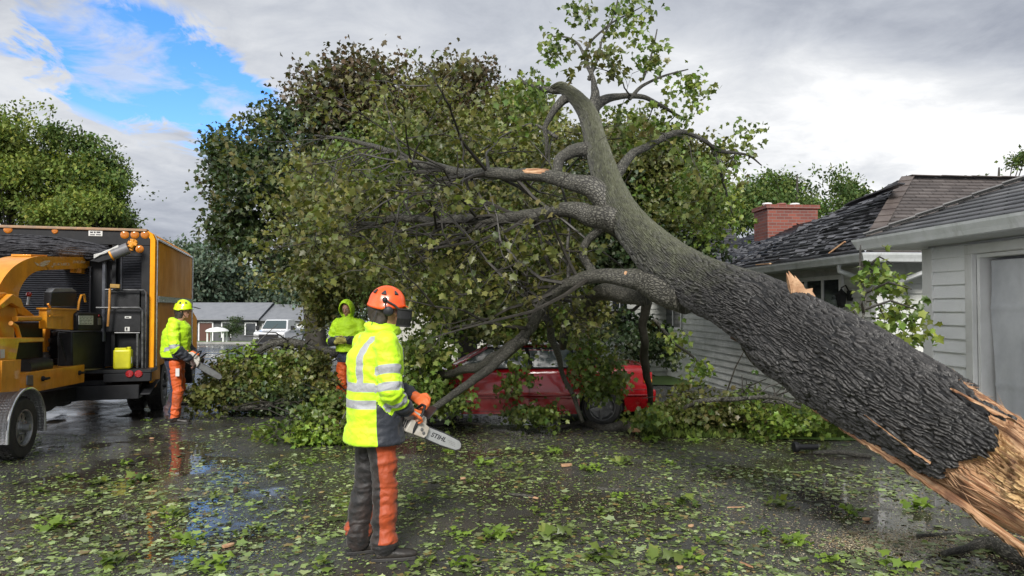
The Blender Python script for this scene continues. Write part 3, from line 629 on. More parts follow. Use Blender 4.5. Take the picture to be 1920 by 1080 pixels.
def backdrop():
    gray = M_('grey_far_roof', (0.16, 0.17, 0.19), (0.20, 0.21, 0.23), 1.5, 0.6); wl = M_('dark_siding', (0.05, 0.055, 0.06), (0.08, 0.085, 0.09), 2, 0.7)
    cream = M_('cream_wall', (0.36, 0.36, 0.33), (0.3, 0.3, 0.27), 2, 0.6)
    y = 76; zb = gz(y) - 0.4; u = y / F
    far_house('house', 'low dark ranch house with grey roof across the wet street', (340 - 960) * u, (478 - 960) * u, y, 8, zb, 2.5, 4.2, wl, gray,
              [('door', -1.2, 1.1, 1.3, 2.2), ('window', -3.0, 1.5, .8, 1.5), ('window', 0.9, 1.5, .8, 1.4), ('window', 3.4, 1.6, 1.0, 1.1)])
    far_house('house', 'cream garage wing with white doors behind the parked pickup', (481 - 960) * u, (560 - 960) * u, y + 0.5, 8, zb, 2.4, 4.0, cream, gray,
              [('window', -1.3, 1.6, .6, .9), ('garage_door', 1.2, 1.1, 2.6, 2.0)])
    far_house('house', 'pale neighbour house with brown door glimpsed through the fallen branches', -5.8, 4.5, 34, 7, gz(34), 2.6, 3.9, M_('pale_wall', (.4, .4, .36), (.34, .34, .3), 2), gray,
              [('door', 1.9, 1.05, .9, 2.1), ('window', -.3, 1.5, 1.3, 1.2), ('window', 3.6, 1.5, 1.2, 1.2)])
    # round garden pavilion on four posts
    d = 66; c = P(407, 637, d); c.z = gz(d) - 0.3; g = thing('pavilion', c, 'small round topped pavilion on slim posts before the dark house', 'pavilion')
    mb = MB(); mb.lathe(c + Vector((0, 0, 1.25)), (0, 0, 1), [(0, .95), (.06, 1.0), (.2, .9), (.34, .6), (.42, .2), (.44, .02)], 20); mb.build('roof', MAT['trim'], g, smooth=True)
    for dx, dy in ((-.7, -.4), (.7, -.4), (-.7, .4), (.7, .4)):
        m = MB(); m.tube([c + Vector((dx, dy, -.2)), c + Vector((dx, dy, 1.26))], .08, 8); m.build('post', MAT['trim'], g)
    m = MB(); m.lathe(c + Vector((0, 0, -.2)), (0, 0, 1), [(0, .9), (.16, .9), (.18, .85)], 20); m.build('base', MAT['oldsiding'], g)
backdrop()
# ------------------------------------------------------------------ foliage
LO = np.array([(0, 0.30, 0), (0, 0, 0), (.30, -.06, 0), (.29, .15, 0), (.54, .36, 0), (.27, .50, 0), (0, .92, 0), (-.27, .50, 0), (-.54, .36, 0), (-.29, .15, 0), (-.30, -.06, 0)], float)
LO[:, 2] = -0.55 * np.abs(LO[:, 0]) ** 1.3 - 0.22 * np.maximum(LO[:, 1] - .3, 0) ** 1.2
LF = np.array([(0, i, i % 10 + 1) for i in range(1, 11)])
LS = np.array([(0, 0, 0), (.3, .45, -.1), (0, 1, -.05), (-.3, .45, -.1)], float); LSF = np.array([(0, 1, 2), (0, 2, 3)])
def leaves(pos, tip, nrm, size, col, simple=False, curl=None):
    B, FF = (LS, LSF) if simple else (LO, LF); n = len(pos)
    tip = tip / np.linalg.norm(tip, axis=1, keepdims=True)
    nrm = nrm - tip * np.sum(nrm * tip, 1, keepdims=True); nrm /= np.linalg.norm(nrm, axis=1, keepdims=True) + 1e-9
    sx = np.cross(tip, nrm); cz = np.ones(n) if curl is None else curl
    V = (pos[:, None] + size[:, None, None] * (B[None, :, 0:1] * sx[:, None] + (B[None, :, 1:2]) * tip[:, None] + B[None, :, 2:3] * cz[:, None, None] * nrm[:, None]))
    Fc = (FF[None] + (np.arange(n) * len(B))[:, None, None]).reshape(-1, 3)
    C = np.repeat(np.concatenate([col, np.ones((n, 1))], 1)[:, None], len(B), 1)
    return V.reshape(-1, 3), Fc, C.reshape(-1, 4)
PAL = {
    'green': [(.115, .172, .033), (.1300, .1885, .0364), (.0715, .1170, .0260), (.1755, .2340, .0455), (.1105, .1430, .0390)],
    'fresh': [(.1690, .2600, .0390), (.2080, .3120, .0455), (.1300, .2080, .0325)],
    'olive': [(.125, .142, .038), (.155, .17, .046), (.078, .095, .03), (.115, .115, .04)],
    'brown': [(.088, .080, .042), (.105, .085, .05), (.065, .072, .036), (.10, .075, .045)],
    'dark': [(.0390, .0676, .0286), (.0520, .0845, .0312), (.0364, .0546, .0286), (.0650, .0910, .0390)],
    'yellow': [(.16, .20, .04), (.19, .23, .045), (.12, .17, .04), (.10, .14, .035), (.14, .19, .04)],
    'mid': [(.0910, .1430, .0390), (.0715, .1170, .0390), (.1170, .1625, .0416)],
    'bluish': [(.0975, .1365, .0975), (.1235, .1625, .1235), (.0780, .1105, .0780)],  # slight distance haze painted into the leaf colour of the farthest trees
}
def pal_pick(name, n, g):
    p = np.array(PAL[name]); return p[g.integers(0, len(p), n)]
def cluster_leaves(cen, k, spread, size, pal, g, simple=False, drop=0.5, flat=0.6):
    """k leaves round each cluster centre, hanging along a short drooping twig"""
    n = len(cen); ax = g.normal(size=(n, 3)); ax[:, 2] = -abs(ax[:, 2]) * drop; ax /= np.linalg.norm(ax, axis=1, keepdims=True)
    t = g.uniform(-1.2, 1.2, (n, k, 1))
    pos = cen[:, None] + ax[:, None] * t * spread + g.normal(size=(n, k, 3)) * spread * 0.42
    pos = pos.reshape(-1, 3); m = len(pos)
    tip = g.normal(size=(m, 3)) * 0.8 + np.repeat(ax, k, 0) * 0.8; tip[:, 2] -= drop
    nrm = g.normal(size=(m, 3)) * flat; nrm[:, 2] += 1.0
    c = pal_pick(pal, n, g) if isinstance(pal, str) else pal
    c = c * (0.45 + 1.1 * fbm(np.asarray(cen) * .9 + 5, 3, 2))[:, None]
    c = np.repeat(c, k, 0) * g.uniform(0.72, 1.3, (m, 1)) * np.array([1, 1, 1]) ; c[:, 0] *= g.uniform(0.84, 1.2, m)
    s = size * g.uniform(0.6, 1.2, m)
    return leaves(pos, tip, nrm, s, c, simple, g.uniform(0.3, 1.6, m))
def merge(parts):
    V, Fc, C, b = [], [], [], 0
    for v, f, c in parts: V.append(v); Fc.append(f + b); C.append(c); b += len(v)
    return np.concatenate(V), np.concatenate(Fc), np.concatenate(C)
def foliage(name, parts, mat, parent=None):
    V, Fc, C = merge(parts); return mesh_np(name, V, Fc, mat, parent, smooth=False, attrs={'col': C})
def bark_mat(name, ridge, groove, moss=None, scale=1.0, wet=0.45, wood=False, bump=0.02):
    m, t, b = newmat(name); a = N(t, 'ShaderNodeAttribute', attribute_name='bk')
    mp = N(t, 'ShaderNodeMapping'); mp.inputs[3].default_value = (scale * 30, scale * 30, scale * 8.0); t.links.new(a.outputs['Vector'], mp.inputs[0])
    wn = N(t, 'ShaderNodeTexNoise', i_Scale=0.8, i_Detail=3.0); t.links.new(mp.outputs[0], wn.inputs['Vector'])
    wv = MIXC(t, 0.9, mp.outputs[0], wn.outputs['Color'], 'ADD')
    v = N(t, 'ShaderNodeTexVoronoi', feature='DISTANCE_TO_EDGE', i_Scale=1.0); t.links.new(wv, v.inputs['Vector'])
    n = N(t, 'ShaderNodeTexNoise', i_Scale=1.6, i_Detail=8.0, i_Roughness=0.7); t.links.new(mp.outputs[0], n.inputs['Vector'])
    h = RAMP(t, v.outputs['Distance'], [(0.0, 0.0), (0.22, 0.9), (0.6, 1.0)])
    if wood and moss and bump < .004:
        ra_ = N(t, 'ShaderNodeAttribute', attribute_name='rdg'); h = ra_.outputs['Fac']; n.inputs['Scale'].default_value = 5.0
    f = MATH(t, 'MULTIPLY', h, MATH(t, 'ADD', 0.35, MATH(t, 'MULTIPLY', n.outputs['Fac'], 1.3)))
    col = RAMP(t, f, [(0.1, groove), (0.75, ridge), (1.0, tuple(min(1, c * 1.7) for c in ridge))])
    if moss:
        ma = N(t, 'ShaderNodeAttribute', attribute_name='moss'); mn = N(t, 'ShaderNodeTexNoise', i_Scale=9.0, i_Detail=6.0, i_Roughness=0.7); t.links.new(a.outputs['Vector'], mn.inputs['Vector'])
        mf = RAMP(t, MATH(t, 'MULTIPLY', mn.outputs['Fac'], ma.outputs['Fac']), [(0.24, 0.0), (0.62, 0.70)]); col = MIXC(t, mf, col, moss)
    t.links.new(col, b.inputs['Base Color'])
    rg = RAMP(t, n.outputs['Fac'], [(0.3, wet * 0.6), (0.7, min(1, wet * 1.3))]); t.links.new(rg, b.inputs['Roughness'])
    bp = N(t, 'ShaderNodeBump', i_Strength=1.0, i_Distance=bump); t.links.new(f, bp.inputs['Height']); t.links.new(bp.outputs[0], b.inputs['Normal'])
    if wood:
        wa = N(t, 'ShaderNodeAttribute', attribute_name='wood'); ra = N(t, 'ShaderNodeAttribute', attribute_name='rot')
        m2 = N(t, 'ShaderNodeMapping'); m2.inputs[3].default_value = (90, 90, 4.5); t.links.new(a.outputs['Vector'], m2.inputs[0])
        fn = N(t, 'ShaderNodeTexNoise', i_Scale=1.0, i_Detail=8.0, i_Roughness=0.65, i_Distortion=0.6); t.links.new(m2.outputs[0], fn.inputs['Vector'])
        pn = N(t, 'ShaderNodeTexNoise', i_Scale=4.0, i_Detail=5.0); t.links.new(a.outputs['Vector'], pn.inputs['Vector'])
        wc = RAMP(t, fn.outputs['Fac'], [(0.30, (.06, .025, .012)), (0.42, (.26, .11, .045)), (0.52, (.42, .24, .125)), (0.70, (.66, .47, .30))])
        rc = RAMP(t, fn.outputs['Fac'], [(0.28, (.05, .025, .012)), (0.42, (.24, .13, .055)), (0.54, (.46, .30, .13)), (0.72, (.66, .50, .28))])
        wc = MIXC(t, ra.outputs['Fac'], wc, rc)
        wc = MIXC(t, RAMP(t, pn.outputs['Fac'], [(0.50, 0.0), (0.64, 0.85)]), wc, (.11, .05, .028))
        b2 = N(t, 'ShaderNodeBsdfPrincipled', i_Roughness=0.6); t.links.new(wc, b2.inputs['Base Color'])
        bq = N(t, 'ShaderNodeBump', i_Strength=1.0, i_Distance=0.012); t.links.new(fn.outputs['Fac'], bq.inputs['Height']); t.links.new(bq.outputs[0], b2.inputs['Normal'])
        mx = N(t, 'ShaderNodeMixShader'); t.links.new(RAMP(t, wa.outputs['Fac'], [(0.45, 0.0), (0.55, 1.0)]), mx.inputs[0])
        t.links.new(b.outputs[0], mx.inputs[1]); t.links.new(b2.outputs[0], mx.inputs[2]); t.links.new(mx.outputs[0], t.nodes['Material Output'].inputs[0])
    return m
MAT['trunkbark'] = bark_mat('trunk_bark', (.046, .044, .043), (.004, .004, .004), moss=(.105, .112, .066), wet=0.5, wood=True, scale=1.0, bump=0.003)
MAT['limbbark'] = bark_mat('limb_bark', (.080, .077, .064), (.020, .019, .016), moss=(.070, .085, .03), scale=3.0, wet=0.55, wood=True, bump=0.005)
MAT['twig'] = M_('twig_bark', (.016, .014, .011), (.040, .036, .029), 20, 0.55)
MAT['fartrunk'] = M_('far_trunk_bark', (.035, .032, .026), (.07, .065, .055), 8, 0.8)
def limb_np(ctrl, k=8, n=14, amp=0.17, seed=1, ring=0.05):
    """ctrl: world (x,y,z,r). Returns verts, faces, attrs with an irregular barky surface"""
    C = catmull(ctrl, k); seg = np.linalg.norm(np.diff(C[:, :3], axis=0), axis=1); L = np.concatenate([[0], np.cumsum(seg)])
    m = max(6, int(L[-1] / ring)); s = np.linspace(0, L[-1], m); Q = np.stack([np.interp(s, L, C[:, i]) for i in range(4)], 1)
    js = np.stack([s * 2.6 + seed * 9.1, s * 0, s * 0], 1); jt = np.stack([fbm(js + o, 3, seed + o) - .5 for o in (1, 2, 3)], 1); ew = np.clip(np.minimum(s, L[-1] - s) / .25, 0, 1)
    Q[:, :3] += jt * (np.clip(Q[:, 3:4] * 2.2, .012, .11)) * ew[:, None]
    T = np.gradient(Q[:, :3], axis=0); T /= np.linalg.norm(T, axis=1, keepdims=True)
    a = np.cross(T[0], [0.2, 0.9, 0.3]); a /= np.linalg.norm(a); A = []
    for i in range(m):
        a = a - T[i] * a.dot(T[i]); a /= np.linalg.norm(a); A.append(a)
    A = np.array(A); Bv = np.cross(T, A); th = np.arange(n) * 2 * np.pi / n
    d = np.cos(th)[None, :, None] * A[:, None] + np.sin(th)[None, :, None] * Bv[:, None]
    r = np.maximum(Q[:, 3], .002)[:, None]; rm = np.mean(Q[:, 3])
    bk = np.stack([np.cos(th)[None] * rm * 1.0 + 0 * r, np.sin(th)[None] * rm + 0 * r, s[:, None] + 0 * th[None]], -1)
    q = bk.reshape(-1, 3) + seed * 3.7
    disp = (fbm(q * np.array([14, 14, 4]), 4, seed).reshape(m, n) - .5) * 2 * amp + (fbm(q * np.array([4, 4, 1.6]) + 9, 2, seed).reshape(m, n) - .5) * 0.35
    V = Q[:, None, :3] + d * (r * (1 + disp))[..., None]
    f = np.array([(i * n + j, i * n + (j + 1) % n, (i + 1) * n + (j + 1) % n, (i + 1) * n + j) for i in range(m - 1) for j in range(n)])
    V = V.reshape(-1, 3); c0, c1 = len(V), len(V) + 1
    V = np.concatenate([V, Q[:1, :3] - T[:1] * .01, Q[-1:, :3] + T[-1:] * Q[-1, 3]]); bk = np.concatenate([bk.reshape(-1, 3), bk.reshape(-1, 3)[:1], bk.reshape(-1, 3)[-1:]])
    return V, f, bk, Q, (m, n)
def limb(name, ctrl, mat, parent, seed=1, moss=0.6, n=14, ring=0.05, woodf=None):
    V, f, bk, Q, (m, nn) = limb_np(ctrl, n=n, seed=seed, ring=ring)
    top = (V[:, 2] - np.concatenate([np.repeat(Q[:, 2], nn), Q[:1, 2], Q[-1:, 2]])) / (np.concatenate([np.repeat(Q[:, 3], nn), Q[:1, 3], Q[-1:, 3]]) + 1e-6)
    mo = moss * (0.65 + 0.35 * top); wd = np.zeros(len(V))
    if woodf is not None:
        a, b = woodf; si = np.concatenate([np.repeat(np.linspace(0, 1, m), nn), [0, 1]]); wn = fbm(bk * 14, 3, 5) * 0.05
        wd = ((si > a + wn) & (si < b - wn) & (top > 0.25)).astype(float)
    tri = [tuple(int(k) for k in q) for q in f] + [((i + 1) % nn, i, len(V) - 2) for i in range(nn)] + [((m - 1) * nn + i, (m - 1) * nn + (i + 1) % nn, len(V) - 1) for i in range(nn)]
    me = mesh_np(name, V, tri, mat, parent, attrs={'bk': bk, 'moss': mo, 'wood': wd, 'rot': np.zeros(len(V))}); return me, Q
# ------------------------------------------------------------------ standing and far trees
def tree(name, label, base, blobs, k_cl, nleaf, spread, size, mat, limbs=9, group=None, trunk_r=0.22, simple=False, seed=1, thr=0.44, drop=0.5, ns=0.55, lmat=None, cat='tree'):
    """blobs: (centre, radii, clusters, palette)"""
    g = np.random.default_rng(seed); r_ = random.Random(seed); root = thing(name, base, label, cat, group); parts = []; anchors = []
    for c, rad, nc, pal in blobs:
        # boughs inside the crown volume, leaf clusters along each: uneven outline and gaps
        nb = max(7, int(nc / 26)); bu = g.normal(size=(nb, 3)); bu /= np.linalg.norm(bu, axis=1, keepdims=True); bc = np.array(c) + bu * g.uniform(.35, 1.02, (nb, 1)) ** .7 * np.array(rad) * .92
        bs = g.uniform(.16, .36, (nb, 1)); m = int(nc * 1.5); bi = g.integers(0, nb, m); q = np.clip(g.normal(size=(m, 3)), -1.7, 1.7)
        p = bc[bi] + q * bs[bi] * np.array(rad) * np.array([1.15, 1.15, .62]) + bu[bi] * 0
        keep = (fbm(p * ns + seed * 7, 3, seed + 3) > thr) & ((960 + p[:, 0] / p[:, 1] * F > 388) | (p[:, 1] > 25))
        p = p[keep][:nc]; parts.append(cluster_leaves(p, k_cl, spread, size, pal, g, simple, drop)); anchors += [p[i] for i in g.integers(0, max(1, len(p)), max(3, limbs))] if len(p) else []
    foliage('crown', parts, mat, root)
    c0 = np.mean([np.array(b[0]) for b in blobs], 0); tm = lmat or MAT['fartrunk']; B = Vector(base)
    h = c0[2] - base[2]; top = Vector((c0[0] * .7 + base[0] * .3, c0[1] * .7 + base[1] * .3, base[2] + h * 1.15)); mid = B.lerp(top, 0.45) + Vector((r_.gauss(0, .1), r_.gauss(0, .1), 0))
    mb = MB(); mb.tube([B - Vector((0, 0, .3)), B + Vector((0, 0, .3)), mid, B.lerp(top, .75), top], [trunk_r * 1.5, trunk_r * 1.15, trunk_r * .85, trunk_r * .5, trunk_r * .15], 10)
    mb.build('trunk', tm, root, smooth=True); lb = MB()
    for a in anchors:
        a = Vector([float(q) for q in a]); f = r_.uniform(.3, .8); s = B.lerp(top, f); md = s.lerp(a, .5) + Vector((0, 0, -0.05 * (a - s).length + r_.gauss(0, .15)))
        lb.tube([s, s.lerp(md, .5) + Vector((0, 0, .08)), md, md.lerp(a, .5) + Vector((r_.gauss(0, .1), 0, .1)), a], [trunk_r * .36 * (1.1 - f), trunk_r * .26 * (1.1 - f), trunk_r * .18, trunk_r * .1, .012], 6)
    lb.build('limbs', tm, root, smooth=True); return root
def far_trees():
    def bl(px, py, d, rx, ry, n, pal, rd=None):
        c = P(px, py, d); return ((c.x, c.y, c.z), (rx * d / F, rd or max(rx, ry) * d / F * .8, ry * d / F), n, pal)
    def B(px, d): c = P(px, 576, d); return (c.x, c.y, gz(d))
    D = 15.0
    tree('maple_tree', 'tall standing maple with browned dark leaves, leftmost of the big maples behind the fallen one', B(600, 16), [
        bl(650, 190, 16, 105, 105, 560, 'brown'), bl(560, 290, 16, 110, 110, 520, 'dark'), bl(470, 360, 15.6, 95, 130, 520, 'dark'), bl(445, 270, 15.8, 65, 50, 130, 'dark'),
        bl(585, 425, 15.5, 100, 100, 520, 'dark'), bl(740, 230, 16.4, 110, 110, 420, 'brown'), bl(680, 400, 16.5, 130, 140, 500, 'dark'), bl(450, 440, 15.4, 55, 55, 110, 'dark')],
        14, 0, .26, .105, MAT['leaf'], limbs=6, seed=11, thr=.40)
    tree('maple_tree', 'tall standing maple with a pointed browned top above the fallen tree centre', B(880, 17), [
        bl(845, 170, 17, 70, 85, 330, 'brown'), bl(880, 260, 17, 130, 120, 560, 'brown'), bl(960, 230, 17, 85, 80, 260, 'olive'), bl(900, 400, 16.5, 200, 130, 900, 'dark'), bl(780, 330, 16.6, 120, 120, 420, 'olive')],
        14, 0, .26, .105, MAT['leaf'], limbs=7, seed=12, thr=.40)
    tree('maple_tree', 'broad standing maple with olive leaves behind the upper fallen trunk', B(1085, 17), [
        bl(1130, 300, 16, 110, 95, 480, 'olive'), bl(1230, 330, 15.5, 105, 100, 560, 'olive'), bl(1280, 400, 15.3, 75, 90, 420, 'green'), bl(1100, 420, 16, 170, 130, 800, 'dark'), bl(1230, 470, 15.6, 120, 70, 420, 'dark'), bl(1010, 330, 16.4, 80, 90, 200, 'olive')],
        14, 0, .26, .105, MAT['leaf'], limbs=7, seed=13, thr=.40)
    # left street trees
    tree('locust_tree', 'yellow green leafy tree beyond the chip truck at the left edge of the picture', B(20, 34), [
        bl(5, 275, 34, 60, 70, 420, 'yellow'), bl(30, 360, 34, 110, 80, 700, 'yellow'), bl(-70, 300, 35, 110, 120, 400, 'yellow'), bl(85, 400, 33, 90, 50, 420, 'yellow')], 18, 0, .40, .21, MAT['farleaf'], limbs=8, seed=21, simple=True, thr=.475, ns=.4)
    tree('locust_tree', 'airy green tree with a rounded crown rising above the chip truck box', B(165, 36), [
        bl(125, 290, 36, 55, 52, 330, 'mid'), bl(175, 340, 36, 75, 62, 460, 'mid'), bl(225, 375, 36, 58, 55, 240, 'mid'), bl(120, 390, 35, 90, 60, 460, 'yellow'), bl(200, 420, 36, 60, 40, 160, 'mid')], 17, 0, .38, .20, MAT['farleaf'], limbs=9, seed=22, simple=True, thr=.485, ns=.4)
    k = 0
    for px, py, rx, ry, d, pal, lab in [
        (370, 505, 75, 62, 88, 'bluish', 'grey green tree behind the dark ranch house, nearest the truck box'),
        (440, 520, 60, 48, 92, 'bluish', 'grey green tree behind the roof of the dark ranch house, second from the truck box'),
        (515, 530, 60, 50, 90, 'bluish', 'grey green tree behind the parked pickup'),
        (320, 530, 60, 60, 95, 'mid', 'dark green tree half hidden by the truck box corner'),
        (600, 520, 90, 70, 84, 'bluish', 'hazy green tree behind the hooded worker'),
        (760, 520, 90, 70, 70, 'mid', 'green street tree behind the orange helmet'),
        (930, 520, 110, 80, 60, 'mid', 'green street tree behind the middle of the fallen crown')]:
        tree('broadleaf_tree', lab, B(px, d), [bl(px, py, d, rx, ry, 520, pal), bl(px + 20, py + 30, d, rx * .8, ry * .7, 200, pal)], 12, 0, .95, .62, MAT['farleaf'], limbs=5, seed=31 + k, simple=True, thr=.36, ns=.22, trunk_r=.4, group='trees across the street'); k += 1
    tree('broadleaf_tree', 'green tree behind the brick chimney', B(1490, 32), [bl(1500, 370, 32, 85, 60, 620, 'mid'), bl(1420, 385, 31, 70, 45, 380, 'mid'), bl(1570, 370, 33, 50, 45, 260, 'mid')], 18, 0, .34, .19, MAT['farleaf'], limbs=6, seed=41, simple=True, thr=.42)
    tree('broadleaf_tree', 'treetop just showing above the ridge between house and garage', B(1860, 30), [bl(1850, 352, 30, 34, 17, 60, 'mid'), bl(1915, 302, 30, 22, 16, 34, 'mid'), bl(1880, 430, 30, 70, 60, 200, 'mid')], 16, 0, .3, .18, MAT['farleaf'], limbs=3, seed=42, simple=True, thr=.3)
    for px, py, rx, ry, d, lab in [(432, 612, 24, 18, 70, 'round clipped bush before the dark ranch house'), (1060, 600, 70, 50, 19, 'dark leafy shrub behind the red car roof'), (880, 615, 50, 35, 22, 'dark shrub beside the brown door of the pale house'), (1205, 640, 60, 70, 16.5, 'dark shrub against the house wall behind the car boot'), (640, 610, 60, 40, 30, 'green hedge bush behind the hooded worker')]:
        c = P(px, py, d); rr = rx * d / F; tree('shrub', lab, (c.x, c.y, gz(d)), [((c.x, c.y, c.z), (rr, rr * .7, ry * d / F), 220, 'dark')], 12, 0, .16 * max(1, rr), .10 + .05 * (d > 40), MAT['leaf' if d < 40 else 'farleaf'], limbs=3, seed=int(px), simple=d > 40, thr=.2, trunk_r=.05, cat='shrub')
far_trees()
# ------------------------------------------------------------------ the fallen tree
def fallen_tree():
    base = P(2150, 1035, 4.0); base.z = 0
    root = thing('fallen_tree', base, 'huge storm felled maple with torn trunk leaning across the driveway onto the red car', 'fallen tree')
    T = [(2150, 1040, 3.95, 126), (2020, 965, 4.25, 120), (1925, 903, 4.5, 112), (1833, 840, 4.78, 108), (1716, 772, 5.15, 103), (1590, 695, 5.6, 95), (1510, 641, 5.95, 82), (1437, 594, 6.35, 68), (1370, 560, 6.7, 58), (1305, 526, 7.05, 51), (1245, 482, 7.4, 44), (1190, 428, 7.75, 34), (1150, 368, 8.05, 29),
         (1130, 320, 8.3, 25), (1115, 262, 8.5, 20.5), (1103, 215, 8.65, 18.5), (1078, 182, 8.8, 13.5), (1052, 164, 8.9, 10.5), (1035, 168, 8.95, 8)]
    C = []
    for px, py, d, r in T: p = P(px, py, d); C.append((p.x, p.y, p.z, r * math.hypot(d, p.x * .0) / F, px))
    K = catmull([c[:4] for c in C], 10); KX = catmull([(c[4], 0) for c in C], 10)[:, 0]
    L = np.concatenate([[0], np.cumsum(np.linalg.norm(np.diff(K[:, :3], axis=0), axis=1))])
    # dense near, coarser far
    s = [0.0]
    while s[-1] < L[-1]: s.append(s[-1] + 0.0055 + 0.0022 * max(0, s[-1] - 3.2))
    s = np.array(s); m = len(s); n = 540
    Q = np.stack([np.interp(s, L, K[:, i]) for i in range(4)], 1); X = np.interp(s, L, KX)
    Tn = np.gradient(Q[:, :3], axis=0); Tn = np.stack([np.convolve(np.pad(Tn[:, i], 12, 'edge'), np.ones(25) / 25, 'valid') for i in range(3)], 1); Tn /= np.linalg.norm(Tn, axis=1, keepdims=True)
    A = np.array([0, 0, H]) - Q[:, :3]; A -= Tn * np.sum(A * Tn, 1, keepdims=True); A /= np.linalg.norm(A, axis=1, keepdims=True); Bv = np.cross(Tn, A)
    th = (np.arange(n) / n) * 2 * np.pi - np.pi; TH = np.degrees(th)[None] + 0 * s[:, None]
    R0 = 0.36; U = (th[None] + np.pi) * R0 + 0 * s[:, None]; Vv = s[:, None] + 0 * th[None]; XX = X[:, None] + 0 * th[None]
    bk = np.stack([np.cos(th)[None] * R0 + 0 * Vv, np.sin(th)[None] * R0 + 0 * Vv, Vv], -1).reshape(-1, 3)
    w1 = (fbm(bk * np.array([6, 6, 3.0]), 3, 3) - .5).reshape(m, n); w2 = (fbm(bk * np.array([6, 6, 3.0]) + 31, 3, 4) - .5).reshape(m, n)
    w3 = (fbm(bk * np.array([26, 26, 14.0]) + 5, 2, 8) - .5).reshape(m, n)
    wu = 0.021; nu = round(2 * math.pi * R0 / wu); wu = 2 * math.pi * R0 / nu
    f1, f2, rr = vor((U / wu + w1 * 3.6 + w3 * .9).ravel(), (Vv / 0.13 + w2 * 1.6 + w3 * .8).ravel(), nu, 5)
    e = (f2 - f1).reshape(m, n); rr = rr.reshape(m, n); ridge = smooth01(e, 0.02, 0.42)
    f1b, f2b, _ = vor((U / wu * 2 + w1 * 7).ravel(), (Vv / 0.035 + w2 * 5).ravel(), nu * 2, 15); e2 = smooth01((f2b - f1b).reshape(m, n), 0.0, .5)
    fine = (fbm(bk * 95, 2, 9) - .5).reshape(m, n)
    amp = np.interp(s, [0, 3.2, 4.5, 6.2, 8.0], [0.018, 0.016, 0.013, 0.009, 0.006])[:, None]
    bark = amp * (ridge * (0.75 + 0.55 * rr) + 0.30 * ridge * e2) + fine * amp * 0.18
    big = (fbm(bk * np.array([2.6, 2.6, 1.2]) + 50, 3, 21) - .5).reshape(m, n) * 0.12 * (Q[:, 3] / .38)[:, None]
    # where the bark is torn off
    jag = (fbm(bk * np.array([9, 9, 2.2]) + 3, 4, 31).reshape(m, n) - .5); jf = (fbm(bk * np.array([40, 40, 10.]) + 3, 2, 32).reshape(m, n) - .5)
    Bx = np.interp(TH[0], [-180, -90, -50, -28, 0, 14, 30, 52, 72, 100, 180], [1580, 1740, 1836, 1862, 1880, 1888, 1862, 1815, 1772, 1760, 1580])[None] + 70 * jag + 24 * jf
    te = np.interp(X, [1440, 1500, 1632, 1716, 1850, 2200], [-130, -92, -82, -72, -58, -52])[:, None] + 16 * jag + 6 * jf
    wood = (XX > Bx) | ((TH < te) & (XX > 1475 + 50 * jag))
    tongue = (np.abs(TH - 47 - 8 * jag) < 5.5) & (XX < 1880 + 90 * jag) & (XX > 1758); wood &= ~tongue
    woodf = wood.astype(float)
    g1 = (fbm(bk * np.array([34, 34, 1.6]) + 7, 4, 41) - .5).reshape(m, n); g2 = (fbm(bk * np.array([10, 10, 7.0]) + 17, 5, 42) - .5).reshape(m, n); g3 = (fbm(bk * np.array([38, 38, 30.]) + 17, 3, 43) - .5).reshape(m, n)
    rot = smooth01(XX, 1800, 1850) * smooth01(34 - np.abs(TH - 6 + (XX - 1850) * .12), 0, 18)
    stepg = np.floor((g2 + .5) * 9 + (XX - 1850) * .004) / 9 - .5
    wd = -0.036 + g1 * 0.075 + rot * (stepg * 0.24 + g3 * 0.05 - 0.03)
    wood2 = smooth01(XX, 1870, 1990) * -0.05
    sm = woodf.copy()
    disp = np.where(wood, wd + wood2, bark) + big
    # knotty swelling and the scar below it
    disp += 0.05 * np.exp(-((XX - 1475) / 42) ** 2) * np.exp(-((TH + 70) / 35) ** 2) + 0.03 * np.exp(-((XX - 1405) / 30) ** 2) * np.exp(-((TH - 20) / 40) ** 2)
    disp += 0.03 * np.exp(-((XX - 1262) / 30) ** 2) * np.exp(-((TH + 60) / 50) ** 2)
    for kx, kt, kr, ka in ((1405, 8, 20, .035), (1268, -20, 16, .03), (1568, 48, 18, .03), (1655, -8, 13, .02), (1190, 30, 12, .022), (1345, 55, 15, .03), (1146, -25, 10, .02)):
        rr2 = ((XX - kx) / kr) ** 2 + ((TH - kt) / (kr * 1.0)) ** 2; disp += ka * np.exp(-rr2) - ka * .9 * np.exp(-rr2 / .16) + .004 * np.sin(np.sqrt(rr2) * 9) * np.exp(-rr2 / 1.6) * (~wood)
    d = np.cos(th)[None, :, None] * A[:, None] + np.sin(th)[None, :, None] * Bv[:, None]
    Vx = Q[:, None, :3] + d * (Q[:, 3][:, None] * 0.965 + disp)[..., None]
    I = np.arange(m * n).reshape(m, n); In = np.roll(I, -1, 1)
    f = np.stack([I[:-1], In[:-1], In[1:], I[1:]], -1).reshape(-1, 4)
    moss = np.clip(np.interp(s, [0, 2.6, 3.6, 4.6, 7, 9], [0.0, .2, .85, 1.3, 1.4, 1.2])[:, None] * (0.75 + 0.25 * np.sin(th))[None], 0, 1.2)
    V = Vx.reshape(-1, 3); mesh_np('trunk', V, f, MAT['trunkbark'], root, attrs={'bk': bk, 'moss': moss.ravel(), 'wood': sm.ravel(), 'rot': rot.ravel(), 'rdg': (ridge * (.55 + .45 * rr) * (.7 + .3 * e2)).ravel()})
    sq = MB(); r_ = random.Random(31); wi = np.argwhere(wood & (XX > 1500) & (TH > -150) & (TH < 120)); edge = np.argwhere(wood[:-3] & ~wood[3:] & (XX[:-3] > 1500) & (TH[:-3] > -150) & (TH[:-3] < 120))
